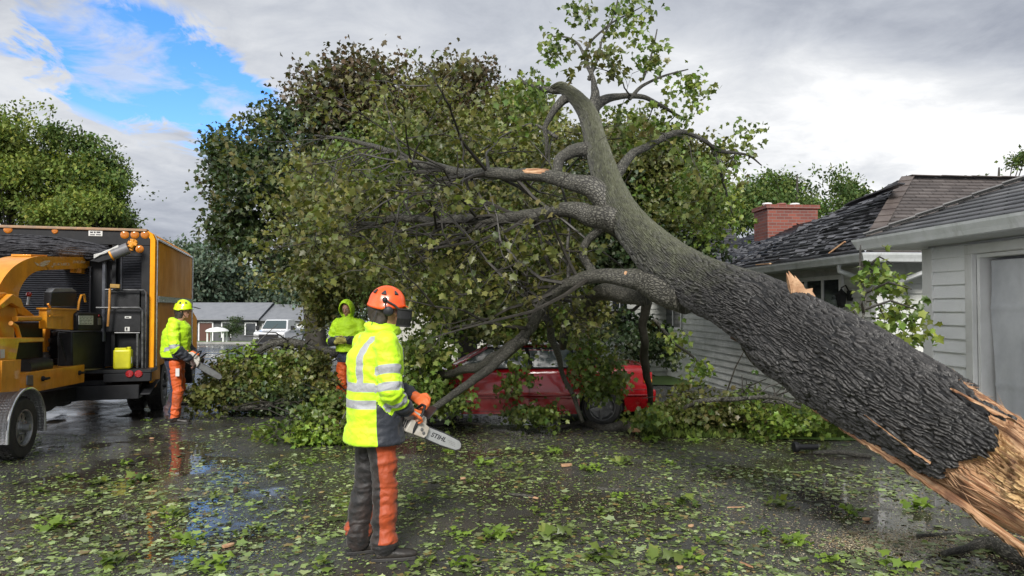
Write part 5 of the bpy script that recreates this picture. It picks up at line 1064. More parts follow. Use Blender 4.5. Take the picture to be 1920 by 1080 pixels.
# ------------------------------------------------------------------ chip truck
def chip_truck():
    RC = Vector((-5.70, 11.8, 0)); u = Vector((.957, .291, 0)).normalized(); hd = Vector((-u.y, u.x, 0)); n = -hd; Z = Vector((0, 0, 1))
    RP = Plane(RC, u); g = thing('chip_truck', RC - u * 1.2 + hd * 2, 'orange chip truck with black louvred rear behind the wood chipper', 'truck')
    w = lambda a, z, o=0.0: RC + u * a + n * o + Z * z
    A = lambda px, py=500, o=0.0: RP.ab(px, py, o)
    def rb(mb, x0, x1, y0, y1, o=0.0, th=.05):
        (a0, z0), (a1, z1) = A(x0, y0, o), A(x1, y1, o); mb.prism([w(a0, z0, o), w(a1, z0, o), w(a1, z1, o), w(a0, z1, o)], -n * th)
    # box shell, rounded top
    prof = [(-2.45, .83), (0, .83), (0, 2.88), (-.04, 2.97), (-.13, 3.03), (-2.32, 3.03), (-2.41, 2.97), (-2.45, 2.88)]
    b = MB(); b.prism([w(a, z, -.16) for a, z in prof], hd * 4.65); b.build('chip_box', MAT['orange2'], g, bevel=.01)
    s = MB(); s.prism([w(-.001, .83, 0), w(-.001, 2.88, 0), w(-.04, 2.97, 0), w(-.13, 3.03, 0), w(-.13, 2.96, 0), w(-.075, 2.88, 0), w(-.075, .83, 0)], hd * .155)
    s.build('corner_post', MAT['orange2'], g, bevel=.006)
    rm = MB(); rm.tube([w(.004, .85, -.18), w(.004, 2.87, -.18), w(-.035, 2.975, -.18)], .014, 6); rm.tube([w(.006, 2.9, -.18), w(.006, 2.9, -4.8)], .02, 6)
    q = RC + u * .02 + hd * .2; rm.bar(q + Z * 1.93, q + hd * 4.5 + Z * 1.93, .03, .1); rm.tube([w(.006, 2.88, -4.8), w(.006, .85, -4.8)], .02, 6)
    rm.build('trim_rail', MAT['chrome'], g, smooth=True)
    # rear frame
    f = MB(); f.prism([w(-2.37, 2.78, -.001), w(-.076, 2.78, -.001), w(-.076, 2.9, -.001), w(-.135, 3.0, -.001), w(-2.3, 3.0, -.001), w(-2.37, 2.9, -.001)], hd * .15)
    f.prism([w(-.20, .83, -.002), w(-.077, .83, -.002), w(-.077, 2.779, -.002), w(-.20, 2.779, -.002)], hd * .15); f.prism([w(-2.44, .83, -.002), w(-2.3, .83, -.002), w(-2.3, 2.779, -.002), w(-2.44, 2.779, -.002)], hd * .15)
    f.prism([w(-.62, .9, -.006), w(-.56, .9, -.006), w(-.56, 2.775, -.006), w(-.62, 2.775, -.006)], hd * .13)
    f.build('rear_frame', MAT['black'], g, bevel=.008)
    tb = MB(); tb.prism([w(-2.42, 3.001, .03), w(-.12, 3.001, .03), w(-.12, 3.045, .03), w(-2.42, 3.045, .03)], hd * .2); tb.build('top_rail', M_('worn_edge', (.34, .2, .1), (.2, .14, .1), 9, .5), g, bevel=.01)
    pn = MB(); pn.prism([w(-2.3, .86, -.12), w(-.2, .86, -.12), w(-.2, 2.77, -.12), w(-2.3, 2.77, -.12)], hd * .03); pn.build('rear_door', MAT['black'], g)
    lv = MB()
    for (x0, x1, y0, y1, k, o) in ((230, 277, 481, 541, 20, -.05), (36, 166, 503, 600, 24, -.06)):
        (a0, z0), (a1, z1) = A(x0, y0, o), A(x1, y1, o)
        for i in range(k):
            z = z1 + (z0 - z1) * (i + .5) / k; lv.prism([w(a0, z - .010, o), w(a1, z - .010, o), w(a1, z + .008, o - .03), w(a0, z + .008, o - .03)], Z * .006)
        for a in (a0 - .015, a1 + .015): lv.box(w(a, (z0 + z1) / 2, o - .01), (.025, .04, abs(z0 - z1) + .06), math.atan2(u.y, u.x))
        lv.box(w((a0 + a1) / 2, z0 + .03, o - .01), (abs(a1 - a0) + .06, .04, .025), math.atan2(u.y, u.x)); lv.box(w((a0 + a1) / 2, z1 - .03, o - .01), (abs(a1 - a0) + .06, .04, .025), math.atan2(u.y, u.x))
    lv.build('louvre_panel', M_('louvre_steel', (.016, .017, .022), (.035, .037, .045), 20, .3), g)
    # rolled black netting under the top beam
    nt_ = MB(); r_ = random.Random(4)
    for i in range(46):
        t0 = i / 46; y0 = 444 + 42 * t0; x0, x1 = -30 - 20 * r_.random(), 195 + 15 * r_.random(); pts = []
        for k in range(15):
            f_ = k / 14; x = x0 + (x1 - x0) * f_; y = y0 - 8 * math.sin(f_ * 2.4) * (1 - t0) + 24 * f_ ** 2 * (1 - .8 * t0) + r_.gauss(0, .9); pts.append(RP.at(x, y, .02 + .13 * math.sin(math.pi * t0) + r_.gauss(0, .008)))
        nt_.tube(pts, .007 + .006 * r_.random(), 5)
    nt_.build('rolled_netting', M_('black_netting', (.008, .008, .010), (.035, .035, .042), 14, .3, .5), g, smooth=True, fix=False)
    for px, py, r in ((15, 430, .055), (103, 433, .04), (234, 440, .058), (253, 440, .058), (272, 440, .058), (262, 467, .055)):
        l = MB(); c = RP.at(px, py, .0); l.lathe(c, n, [(-.01, r * 1.1), (.006, r * 1.1), (.008, r), (.014, r * .9), (.017, r * .5), (.018, .002)], 20); l.build('marker_light', MAT['amber'], g, smooth=True)
    pl = MB(); rb(pl, 166, 192, 431, 443, .012, .014); p_ = pl.build('plate', MAT['white'], g, bevel=.002); ik = MB()
    for (x0, x1, y0, y1) in ((169, 174, 434, 437), (176, 179, 434, 437), (181, 188, 434, 437), (169, 178, 439, 441), (180, 189, 439, 441)): rb(ik, x0, x1, y0, y1, .015, .003)
    ik.build('plate_print', MAT['ink'], p_)
    for (x0, x1, y0, y1) in ((234, 246, 593, 597), (234, 243, 613, 621)):
        st = MB(); rb(st, x0, x1, y0, y1, .062, .004); q = st.build('sticker', MAT['white'], g); i2 = MB(); rb(i2, x0 + 2, x1 - 4, y0 + 1.2, y1 - 1.2, .0635, .002); i2.build('print', MAT['ink'], q)
    bx = MB(); rb(bx, 196, 262, 546, 578, .03, .14); rb(bx, 198, 264, 580, 622, .058, .16); bx.build('control_cabinet', MAT['blackp'], g, bevel=.01)
    hp = MB(); hp.tube([RP.at(180, 577, .16), RP.at(262, 577, .16), RP.at(267, 582, .16), RP.at(267, 690, .16)], .016, 8); hp.tube([RP.at(197, 543, .1), RP.at(270, 544, .1), RP.at(274, 549, .1), RP.at(272, 690, .1)], .014, 8); hp.tube([RP.at(215, 624, .16), RP.at(262, 624, .16)], .012, 8); hp.tube([RP.at(258, 624, .18), RP.at(257, 690, .18)], .018, 8)
    hp.build('guard_rail', M_('scuffed_black', (.03, .032, .036), (.12, .12, .125), 18, .35), g, smooth=True)
    ps = MB(); ps.tube([RP.at(196, 480, -.02), RP.at(194, 640, -.02)], .03, 8); ps.build('door_bar', M_('bar_blue_grey', (.05, .055, .07), (.09, .095, .11), 8, .4), g, smooth=True)
    # sledge with orange handle kept on the rear
    # winch arm with grey roller
    rl = MB(); a, b_ = RP.at(211, 477, .30), RP.at(241, 465, .30); rl.tube([a, a.lerp(b_, .5), b_], .088, 18); rl.build('roller', M_('grey_roller', (.09, .09, .1), (.14, .14, .15), 8, .5), g, smooth=True)
    ro = MB(); ro.tube([a + (a - b_).normalized() * .03, a], .09, 18); ro.tube([RP.at(243, 465, .28), RP.at(254, 452, .2)], .045, 8); ro.build('roller_end', MAT['orange'], g, bevel=.006); ro = MB(); ro.bar(RP.at(240, 454, .25), RP.at(257, 459, .25), .05, .05); ro.bar(RP.at(248, 448, .25), RP.at(246, 470, .25), .045, .052); ro.build('roller_bracket', MAT['orange'], g, bevel=.006)
    am = MB(); am.prism([RP.at(168, 489, .34), RP.at(212, 470, .34), RP.at(213, 484, .34), RP.at(185, 492, .34)], hd * .08); am.build('winch_arm', MAT['black'], g, bevel=.006)
    cb = MB()
    for k in range(4): cb.tube([RP.at(176, 478 + k * 2, .36), RP.at(196, 473 + 2 * math.sin(k * 2), .37), RP.at(222, 460 + k, .36)], .007, 5)
    cb.build('winch_rope', MAT['white'], g, smooth=True)
    # deck, bumper, lights, chassis
    dk = MB(); dk.box(w(-1.22, .82, .12), (2.5, .56, .05), math.atan2(u.y, u.x)); dk.build('rear_deck', MAT['blackp'], g, bevel=.006)
    bp = MB(); (a0, _), (a1, _) = A(205, 700), A(291, 700); bp.prism([w(a0, .66, .40), w(.02, .66, .40), w(.02, .79, .40), w(a0, .79, .40)], hd * .12); bp.box(w(-1.7, .71, .34), (1.3, .12, .12), math.atan2(u.y, u.x)); bp.build('bumper', MAT['black'], g, bevel=.01)
    for px in (243, 260):
        l = MB(); l.lathe(RP.at(px, 701, .40), n, [(-.01, .056), (.012, .056), (.022, .045), (.024, .002)], 18); l.build('tail_light', MAT['red'], g, smooth=True)
    ch = MB(); ch.box(w(-1.2, .55, -2.4), (1.1, 5.2, .26), math.atan2(u.y, u.x)); ch.box(w(-.7, .5, .2), (1.1, .3, .22), math.atan2(u.y, u.x)); ch.prism([w(-.9, .40, .3), w(.0, .44, .3), w(.05, .58, .1), w(.05, .60, -.3), w(-.9, .56, -.3)], Z * .03)
    ch.build('chassis', MAT['black'], g, bevel=.01)
    og = MB(); og.prism([w(-.02, .50, -.02), w(-.02, .829, -.02), w(-.02, .829, -.75), w(-.02, .6, -.75), w(-.02, .5, -.35)], -u * .05); og.build('skirt', MAT['orange2'], g, bevel=.006); og = MB(); og.box(w(-1.35, .52, .08), (.12, .1, .16)); og.build('tow_bracket', MAT['orange2'], g, bevel=.006)
    fd = MB(); c = w(-.30, .42, -1.55)
    for o in (0, -.30): wheel(g, w(-.06 + o * 1.0, .42, -1.5), u, .42, .24, .24, MAT['dullmetal'])
    wheel(g, w(-2.38, .42, -1.5), -u, .42, .24, .24, MAT['dullmetal']); wheel(g, w(-.1, .42, -6.2), u, .42, .24, .24, MAT['dullmetal']); wheel(g, w(-2.38, .42, -6.2), -u, .42, .24, .24, MAT['dullmetal'])
    cbn = MB(); cbn.prism([w(-.15, .6, -4.95), w(-.15, 2.6, -4.95), w(-.15, 2.6, -5.9), w(-.15, 1.75, -6.35), w(-.15, 1.55, -7.3), w(-.15, .6, -7.35)], -u * 2.15); cbn.build('cab', MAT['orange2'], g, bevel=.06)
    cg = MB(); cg.prism([w(-.14, 1.75, -5.15), w(-.14, 2.45, -5.15), w(-.14, 2.45, -5.8), w(-.14, 1.75, -6.15)], -u * 2.17); cg.build('cab_window', MAT['glass'], g)
    # yellow water jug on the deck: its own thing
    c = RP.at(231, 672, .26); c.z = .846; j = thing('jug', c, 'bright yellow plastic jug standing on the rear deck of the chip truck', 'jug')
    jb = MB(); jb.box(c + Z * .155, (.25, .20, .31), math.atan2(u.y, u.x)); jb.build('body', MAT['yellow'], j, bevel=.035, seg=4)
    jc = MB(); jc.box(c + Z * .318 - u * .03, (.16, .1, .02), math.atan2(u.y, u.x)); jc.lathe(c + Z * .31 + u * .08, Z, [(0, .03), (.03, .03), (.032, .002)], 14); jc.build('cap', MAT['yellow'], j, bevel=.005)
    lb = MB(); lb.box(c + u * .1265 + Z * .14 + n * .03, (.003, .08, .1), math.atan2(u.y, u.x)); lb.build('label_patch', MAT['white'], j)
    h0 = RP.at(206, 540, .30); sl = thing('sledgehammer', h0, 'long handled sledgehammer with yellow worn head on the black truck rear', 'hammer')
    m = MB(); m.tube([RP.at(206, 541, .19), RP.at(205, 575, .19), RP.at(202, 612, .19)], .017, 8); m.build('handle', M_('tool_handle', (.5, .25, .05), (.3, .13, .03), 9, .6), sl, smooth=True)
    m = MB(); m.bar(RP.at(207, 536, .19), RP.at(225, 537, .19), .06, .06); m.build('head', M_('worn_yellow', (.42, .25, .04), (.2, .12, .04), 12, .6), sl, bevel=.006)
chip_truck()
# ------------------------------------------------------------------ towed wood chipper
def wood_chipper():
    W0 = P(45, 858, 8.85); W0.z = 0; u = Vector((-.174, .985, 0)).normalized(); CP = Plane(W0, u); n = CP.n; Z = Vector((0, 0, 1))
    g = thing('wood_chipper', W0 - n * .8, 'orange towed wood chipper with curved discharge chute at the left edge', 'wood chipper'); al = math.atan2(u.y, u.x)
    wheel(g, W0 + Z * .365, n, .365, .24, .215, MAT['steel'], spokes=8, hub=.06); wheel(g, W0 + Z * .365 - n * 1.75, -n, .365, .24, .215, MAT['steel'])
    ax = MB(); ax.tube([W0 + Z * .365 - n * .12, W0 + Z * .365 - n * 1.63], .045, 10); ax.build('axle', MAT['black'], g, smooth=True)
    # diamond plate fender
    fm, t, b = newmat('diamond_plate'); tc = N(t, 'ShaderNodeAttribute', attribute_name='ruv'); b.inputs['Metallic'].default_value = .8; b.inputs['Base Color'].default_value = (.42, .42, .43, 1); b.inputs['Roughness'].default_value = .38
    ck = N(t, 'ShaderNodeTexVoronoi', i_Scale=26.0, i_Randomness=0.15); t.links.new(tc.outputs['Vector'], ck.inputs['Vector']); bq = N(t, 'ShaderNodeBump', i_Strength=1.0, i_Distance=.006); t.links.new(RAMP(t, ck.outputs['Distance'], [(.25, 1.0), (.45, 0.0)]), bq.inputs['Height']); t.links.new(bq.outputs[0], b.inputs['Normal'])
    c0 = W0 + Z * .37; arc = []
    for k in range(25):
        a = R(-4 + 184 * k / 24); rx = .50 if True else .5; arc.append((math.cos(a) * .47, max(-.05, math.sin(a)) * .46))
    arc = [(.475, -.12)] + arc + [(-.475, -.12)]
    V, Fq, UV = [], [], []; l = 0
    for i, (x, z) in enumerate(arc):
        if i: l += math.hypot(x - arc[i - 1][0], z - arc[i - 1][1])
        for j, o in enumerate((.035, -.28)): V.append(tuple(c0 + u * x + Z * z + n * o)); UV.append((l, o, 0))
        for j, o in enumerate((.035, -.28)): V.append(tuple(c0 + u * x * .99 + Z * z * .985 + n * o)); UV.append((l, o, 0))
    for i in range(len(arc) - 1):
        a = 4 * i; Fq += [(a, a + 1, a + 5, a + 4), (a + 2, a + 6, a + 7, a + 3), (a, a + 4, a + 6, a + 2), (a + 1, a + 3, a + 7, a + 5)]
    mesh_np('fender', np.array(V), Fq, fm, g, smooth=False, attrs={'ruv': np.array(UV)})
    lp = MB(); lp.tube([c0 + u * x + Z * z + n * .03 for x, z in arc], .018, 8); lp.build('fender_lip', MAT['chrome'], g, smooth=True)
    def S(name, mat, pix, off, th, bev=.008, par=None):
        m = MB(); m.slab(CP, pix, off, th); return m.build(name, mat, par or g, bevel=bev)
    S('frame_beam', MAT['black'], [(-160, 800), (71, 738), (188, 718), (188, 746), (112, 757), (96, 770), (-160, 838)], -.34, .14)
    fb = MB(); fb.bar(CP.at(120, 748, -1.35), CP.at(-100, 790, -1.35), .1, .16); fb.bar(CP.at(186, 733, -.42), CP.at(186, 733, -1.4), .12, .12); fb.bar(CP.at(188, 738, -.7), CP.at(215, 716, -.8), .1, .1); fb.build('drawbar', MAT['black'], g, bevel=.008)
    S('skid', MAT['black'], [(104, 752), (134, 748), (134, 757), (120, 762), (106, 760)], -.36, .1)
    tb = S('tool_box', MAT['orange'], [(50, 699), (159, 683), (158, 717), (67, 735), (50, 729)], -.10, .34)
    S('box_end', MAT['dullmetal'], [(52, 704), (63, 703), (63, 724), (52, 722)], -.08, .02)
    for px, py in ((79, 710), (148, 699)):
        m = MB(); c = CP.at(px, py, -.10); m.lathe(c, n, [(-.01, .035), (.02, .033), (.03, .018), (.06, .018)], 14); m.bar(c + n * .05, c + n * .05 + u * .09, .022, .03); m.build('latch', MAT['black'], tb, smooth=True)
    pr = MB(); pr.tube([CP.at(126, 683, -.2), CP.at(119, 660, -.22), CP.at(112, 634, -.25)], .014, 8); pr.build('strut', MAT['blackp'], g, smooth=True)
    ft = MB(); ft.slab(CP, [(136, 622), (200, 621), (200, 690), (180, 692), (136, 690)], -.12, .2); ft.slab(CP, [(203, 621), (217, 622), (216, 684), (203, 690)], -.13, .2); ft.build('fuel_tank', MAT['blackp'], g, bevel=.02)
    S('tank_rail', M_('khaki_rail', (.2, .16, .07), (.12, .1, .05), 8, .6), [(160, 692), (205, 690), (205, 693), (160, 695)], -.1, .04)
    cpn = S('control_box', MAT['black'], [(146, 589), (150, 585), (188, 587), (193, 593), (193, 616), (188, 620), (146, 620)], -.08, .12, .02)
    S('data_plate', MAT['white'], [(148, 592), (175, 592), (175, 609), (148, 608.5)], -.074, .008, .001, cpn)
    pk_ = MB(); r_ = random.Random(8)
    for row in range(5):
        x = 150
        while x < 172:
            ww = r_.choice((2, 3, 5)); y = 594 + row * 3; pk_.slab(CP, [(x, y), (x + ww, y), (x + ww, y + .9), (x, y + .9)], -.072, .002); x += ww + 1.4 + (row in (1, 3)) * 3
    pk_.build('print', MAT['ink'], cpn); m = MB(); m.slab(CP, [(184, 596), (190, 596), (190, 609), (184, 609)], -.074, .008); m.build('gauge', MAT['steel'], cpn); m = MB(); m.lathe(CP.at(185, 592, -.075), n, [(0, .02), (.012, .016)], 10); m.build('stop_button', MAT['red'], cpn)
    hz = MB(); hz.tube([CP.at(189, 601, -.2), CP.at(200, 602, -.2), CP.at(210, 609, -.2), CP.at(215, 622, -.2)], .033, 10); hz.build('hose', MAT['orange'], g, smooth=True)
    S('battery_box', MAT['orange'], [(88, 577), (144, 579), (144, 582), (140, 619), (88, 616)], -.14, .1)
    S('box_handle', MAT['orange'], [(94, 591), (122, 592), (122, 594), (94, 594)], -.12, .02, .003); S('box_lid', MAT['orange'], [(88, 577), (145, 579), (145, 582), (88, 580)], -.125, .13, .004)
    S('air_filter', MAT['blackp'], [(97, 548), (144, 548), (145, 575), (96, 574)], -.2, .10, .01); S('filter_lid', M_('grey_lid', (.13, .14, .15), (.2, .21, .22), 6, .3), [(97, 548), (103, 540), (136, 540), (145, 547)], -.205, .09, .006)
    hk = MB(); hk.tube([CP.at(146, 582, -.15), CP.at(148, 566, -.15), CP.at(152, 554, -.15), CP.at(158, 553, -.15), CP.at(160, 566, -.15)], .016, 8); hk.tube([CP.at(94, 576, -.15), CP.at(90, 570, -.15)], .014, 8); hk.build('hook', MAT['orange'], g, smooth=True)
    po = MB(); po.tube([CP.at(158, 445, -.5), CP.at(161, 470, -.5), CP.at(164, 500, -.5), CP.at(164, 590, -.5)], .018, 8); po.build('pull_bar', M_('rusty_bar', (.30, .09, .035), (.18, .12, .09), 9, .6), g, smooth=True)
    # discharge chute: curved square duct
    out = [(-30, 600), (-18, 570), (-6, 545), (8, 520), (26, 500), (48, 487), (70, 481), (92, 481), (183, 482)]; inn = [(32, 600), (34, 568), (36, 548), (44, 530), (56, 516), (72, 508), (92, 506), (96, 506), (183, 502)]
    o1 = catmull([(a, b_, 0) for a, b_ in out], 6); i1 = catmull([(a, b_, 0) for a, b_ in inn], 6); m = MB(); V = []
    off = -.35; th = .34
    for k in range(len(o1)):
        for q in (o1[k], i1[k]):
            p = CP.at(q[0], q[1], off); V += [p, p - n * th]
    Fq = []
    for k in range(len(o1) - 1):
        a = 4 * k; Fq += [(a, a + 4, a + 6, a + 2), (a + 1, a + 3, a + 7, a + 5), (a, a + 1, a + 5, a + 4), (a + 2, a + 6, a + 7, a + 3)]
    Fq += [(0, 2, 3, 1), (len(V) - 4, len(V) - 3, len(V) - 1, len(V) - 2)]
    m.add(V, Fq); chu = m.build('discharge_chute', MAT['orange'], g, smooth=True, sharp=30)
    S('chute_band', MAT['orange'], [(171, 480), (183, 480), (183, 503), (171, 503)], off + .012, th + .024, .004, chu); S('chute_lid', MAT['orange'], [(58, 477), (89, 478), (89, 481), (58, 481)], off - .05, .24, .004, chu)
    br = MB(); br.slab(CP, [(140, 504), (146, 504), (143, 512), (139, 511)], off - .05, .06); br.build('chute_bracket', MAT['orange'], chu, bevel=.004); br = MB(); br.slab(CP, [(152, 503), (168, 502), (166, 510), (160, 514), (153, 512)], off - .05, .08); br.build('chute_bracket', MAT['orange'], chu, bevel=.004)
    # worn pale decals along the chute: bird like mark, then two short worn words of broken strokes
    dc = MB()
    for poly in ([(64, 491), (74, 495), (72, 499), (69, 497)], [(74, 494), (84, 489), (95, 488), (94, 491), (84, 494), (92, 494), (88, 497), (78, 497)], [(76, 496), (86, 497), (82, 500), (74, 499)], [(96, 499), (101, 498), (98, 502)]): dc.slab(CP, poly, off + .003, .003)
    r_ = random.Random(2)
    for x0, x1, y in ((100, 128, 493), (137, 159, 489)):
        x = x0
        while x < x1:
            for (dx, dy, ww, hh) in r_.sample([(0, 0, .8, 4.5), (0, 0, 2.4, .8), (0, 3.8, 2.4, .8), (1.8, 0, .8, 4.5), (0, 2, 2.2, .8)], 3): dc.slab(CP, [(x + dx, y + dy), (x + dx + ww, y + dy), (x + dx + ww, y + dy + hh), (x + dx, y + dy + hh)], off + .003, .003)
            x += 3.4
    dc.build('worn_lettering', M_('worn_decal', (.52, .36, .2), (.6, .5, .38), 30, .6), chu)
    # feed housing, hydraulics and engine cluster on the left
    S('feed_housing', MAT['orange'], [(-120, 560), (10, 548), (28, 556), (28, 640), (18, 676), (-120, 700)], -.30, .7, .015)
    S('housing_rib', MAT['orange'], [(0, 572), (24, 551), (40, 560), (45, 574), (38, 578), (22, 568), (4, 580)], -.22, .07, .01); S('housing_rib', MAT['orange'], [(28, 562), (44, 574), (66, 592), (60, 598), (34, 588)], -.34, .12, .01)
    hy = MB(); hy.tube([CP.at(28, 598, -.2), CP.at(74, 597, -.2)], .035, 12); hy.tube([CP.at(20, 606, -.2), CP.at(30, 612, -.2), CP.at(38, 640, -.2)], .028, 10); hy.build('hydraulic_cylinder', MAT['orange'], g, smooth=True)
    S('tray', MAT['orange'], [(0, 633), (83, 633), (83, 641), (36, 643), (30, 676), (-60, 676), (-60, 640)], -.12, .4, .01); S('side_plate', MAT['orange'], [(4, 676), (40, 674), (37, 734), (2, 736)], -.02, .03, .006)
    S('rear_plate', MAT['orange'], [(-90, 682), (3, 680), (0, 738), (-90, 750)], -.05, .5, .01)
    S('engine_cover', MAT['blackp'], [(28, 604), (82, 604), (82, 672), (28, 678)], -.45, .6, .03)
    S('support_leg', MAT['orange'], [(86, 600), (96, 600), (92, 660), (84, 660)], -.5, .08, .006)
    mt = MB(); mt.tube([CP.at(42, 690, -.25), CP.at(84, 684, -.25)], .105, 14); mt.build('muffler', MAT['blackp'], g, smooth=True)
    bg = MB(); r_ = random.Random(6)
    for k in range(22):
        x, y = r_.uniform(40, 128), r_.uniform(600, 678); p = CP.at(x, y, -.45 - r_.random() * .3); bg.tube([p, p + u * r_.gauss(0, .12) + Z * r_.gauss(0, .08), p + u * r_.gauss(0, .25) + Z * r_.gauss(-.05, .12)], .012 + .012 * r_.random(), 6)
    bg.build('hose_bundle', MAT['black'], g, smooth=True)
    eb = MB(); eb.slab(CP, [(84, 618), (136, 622), (136, 684), (96, 686)], -.55, .5)
    for k in range(14):
        x, y = r_.uniform(86, 130), r_.uniform(622, 680); eb.box(CP.at(x, y, -.5), (.06, .08, .06), r_.random()) 
    eb.build('engine_block', M_('oily_engine', (.01, .01, .012), (.06, .05, .045), 9, .4), g, bevel=.01)
    lv_ = MB(); lv_.tube([CP.at(52, 572, -.35), CP.at(54, 556, -.35)], .018, 8); lv_.build('lever', MAT['steel'], g, smooth=True); lv2 = MB(); lv2.ball(CP.at(54, 552, -.35), .035); lv2.build('knob', MAT['red'], g, smooth=True)
    hd_ = MB(); hd_.slab(CP, [(1, 655), (9, 655), (9, 671), (1, 672)], -.115, .004); hd_.build('warning_sticker', MAT['white'], g)
wood_chipper()
# ------------------------------------------------------------------ cars
def sedan():
    Yn = 11.15; wd = 1.58; yc = Yn + wd / 2; g = thing('car', (0.15, yc, 0), 'red four door sedan half buried under the fallen tree branches', 'car')
    # outline stations: x, sill z, belt z, half width
    st = [(-2.02, .34, .50, .50), (-1.98, .27, .60, .62), (-1.88, .23, .66, .71), (-1.6, .20, .72, .755), (-1.2, .19, .78, .775), (-.98, .19, .82, .785), (-.6, .19, .855, .79), (0, .185, .865, .79), (.6, .185, .875, .79), (1.1, .19, .885, .785), (1.5, .20, .90, .775), (1.8, .22, .915, .76), (2.02, .26, .90, .74), (2.10, .30, .86, .72), (2.13, .36, .60, .70)]
    S_ = np.array(st); xs = np.linspace(-2.02, 2.13, 84); rows = 15
    V, Fq = [], []
    for x in xs:
        s0, b0, hw = (np.interp(x, S_[:, 0], S_[:, i]) for i in (1, 2, 3)); ring = []
        for j in range(rows):
            f = j / (rows - 1); z = s0 + (b0 - s0) * f
            bulge = .035 * math.sin(math.pi * min(1, f * 1.05)) - .035 * (f > .93) * (f - .93) / .07 - .02 * (1 - f) ** 3
            crease = .012 * math.exp(-((z - .50) / .025) ** 2) + .008 * math.exp(-((z - .80) / .02) ** 2)
            ring.append((hw + bulge - .035 + crease, z))
        top = [(hw * q, b0 + .028 * (1 - q * q) + (.02 if x < -.98 else 0) * (1 - q * q)) for q in (.9, .6, .3, 0)]
        half = ring + top; full = [(-a, z) for a, z in half] + [(a, z) for a, z in reversed(half[:-1])]
        V += [(x, yc + a, z) for a, z in full]; m = len(full)
    nx = len(xs)
    for i in range(nx - 1):
        for j in range(m - 1): Fq.append((i * m + j, (i + 1) * m + j, (i + 1) * m + j + 1, i * m + j + 1))
        Fq.append((i * m + m - 1, (i + 1) * m + m - 1, (i + 1) * m, i * m))
    Fq += [tuple(range(m)), tuple(range(nx * m - 1, (nx - 1) * m - 1, -1))]
    body = mesh_np('body', np.array(V), Fq, MAT['redpaint'], g, sharp=32)
    wx = (-1.10, 1.36); cut = MB()
    for x in wx: cut.lathe(Vector((x, yc - 1.2, .30)), (0, 1, 0), [(0, .345), (2.4, .345)], 40)
    co = cut.build('cutter', MAT['black']); bo = body.modifiers.new('b', 'BOOLEAN'); bo.operation = 'DIFFERENCE'; bo.object = co; bo.solver = 'EXACT'
    bpy.context.view_layer.update(); me = bpy.data.meshes.new_from_object(body.evaluated_get(bpy.context.evaluated_depsgraph_get())); body.modifiers.clear(); body.data = me; me.set_sharp_from_angle(angle=R(32)); bpy.data.objects.remove(co)
    un = MB(); un.box((0.1, yc, .32), (3.9, 1.2, .2)); un.build('underbody', MAT['black'], g)
    # greenhouse
    def gh(inset): 
        lo = [(-.98, .85), (1.52, .90)]; hi = [(-.36, 1.19), (1.02, 1.22)]
        return lo, hi
    rf = MB(); hwb, hwt = .74, .60
    xs2 = np.linspace(-.40, 1.06, 16); VV = []; FF = []
    for x in xs2:
        f = (x + .40) / 1.46; zc = 1.20 + .035 * math.sin(math.pi * min(1, f * .95 + .05)) - .03 * (f > .85) * (f - .85) / .15
        dent = -.05 * math.exp(-((x + .15) / .22) ** 2)
        for q in np.linspace(-1, 1, 15):
            e = abs(q); VV.append((x, yc + q * (hwt + .02), zc - .045 * e ** 4 - .012 * e + dent * (1 - e * .5) + (-.03 if e == 1 else 0)))
    for i in range(15):
        for j in range(14): FF.append((i * 15 + j, (i + 1) * 15 + j, (i + 1) * 15 + j + 1, i * 15 + j + 1))
    ro = mesh_np('roof', np.array(VV), FF, MAT['redpaint'], g); so = ro.modifiers.new('s', 'SOLIDIFY'); so.thickness = .03
    pl = MB()
    for s in (-1, 1):
        yb, yt = yc + s * hwb, yc + s * (hwt + .005)
        pl.bar((-1.0, yb, .83), (-.38, yt, 1.185), .05, .04); pl.bar((1.55, yb - s * .02, .89), (1.03, yt, 1.19), .11, .045); pl.bar((1.30, yb, .88), (.98, yt, 1.18), .10, .03)
    pl.build('pillar', MAT['redpaint'], g, bevel=.01); pb = MB()
    for s in (-1, 1):
        yb, yt = yc + s * (hwb + .004), yc + s * (hwt + .01); pb.bar((.30, yb, .87), (.22, yt, 1.18), .05, .02); pb.bar((-.9, yb, .872), (1.4, yb, .895), .02, .02); pb.bar((-.36, yt, 1.172), (1.0, yt, 1.185), .018, .02); pb.bar((.99, yb, .88), (.90, yt, 1.17), .03, .018)
    pb.build('window_seal', MAT['black'], g)
    gl = MB()
    for s in (-1, 1):
        yb, yt = yc + s * (hwb - .006), yc + s * (hwt - .004); gl.prism([(-.94, yb, .86), (1.36, yb, .885), (1.0, yt, 1.19), (-.37, yt, 1.18)], (0, -s * .006, 0)); gl.build('side_window', MAT['glass'], g); gl = MB()
    ws = MB(); ws.prism([(-.99, yc - hwb + .04, .85), (-.99, yc + hwb - .04, .85), (-.38, yc + hwt - .02, 1.19), (-.38, yc - hwt + .02, 1.19)], (.004, 0, -.006)); ws.build('windscreen', MAT['glass'], g)
    rw = MB(); rw.prism([(1.53, yc - hwb + .06, .9), (1.53, yc + hwb - .06, .9), (1.05, yc + hwt - .02, 1.195), (1.05, yc - hwt + .02, 1.195)], (-.004, 0, -.006)); rw.build('rear_window', MAT['glass'], g)
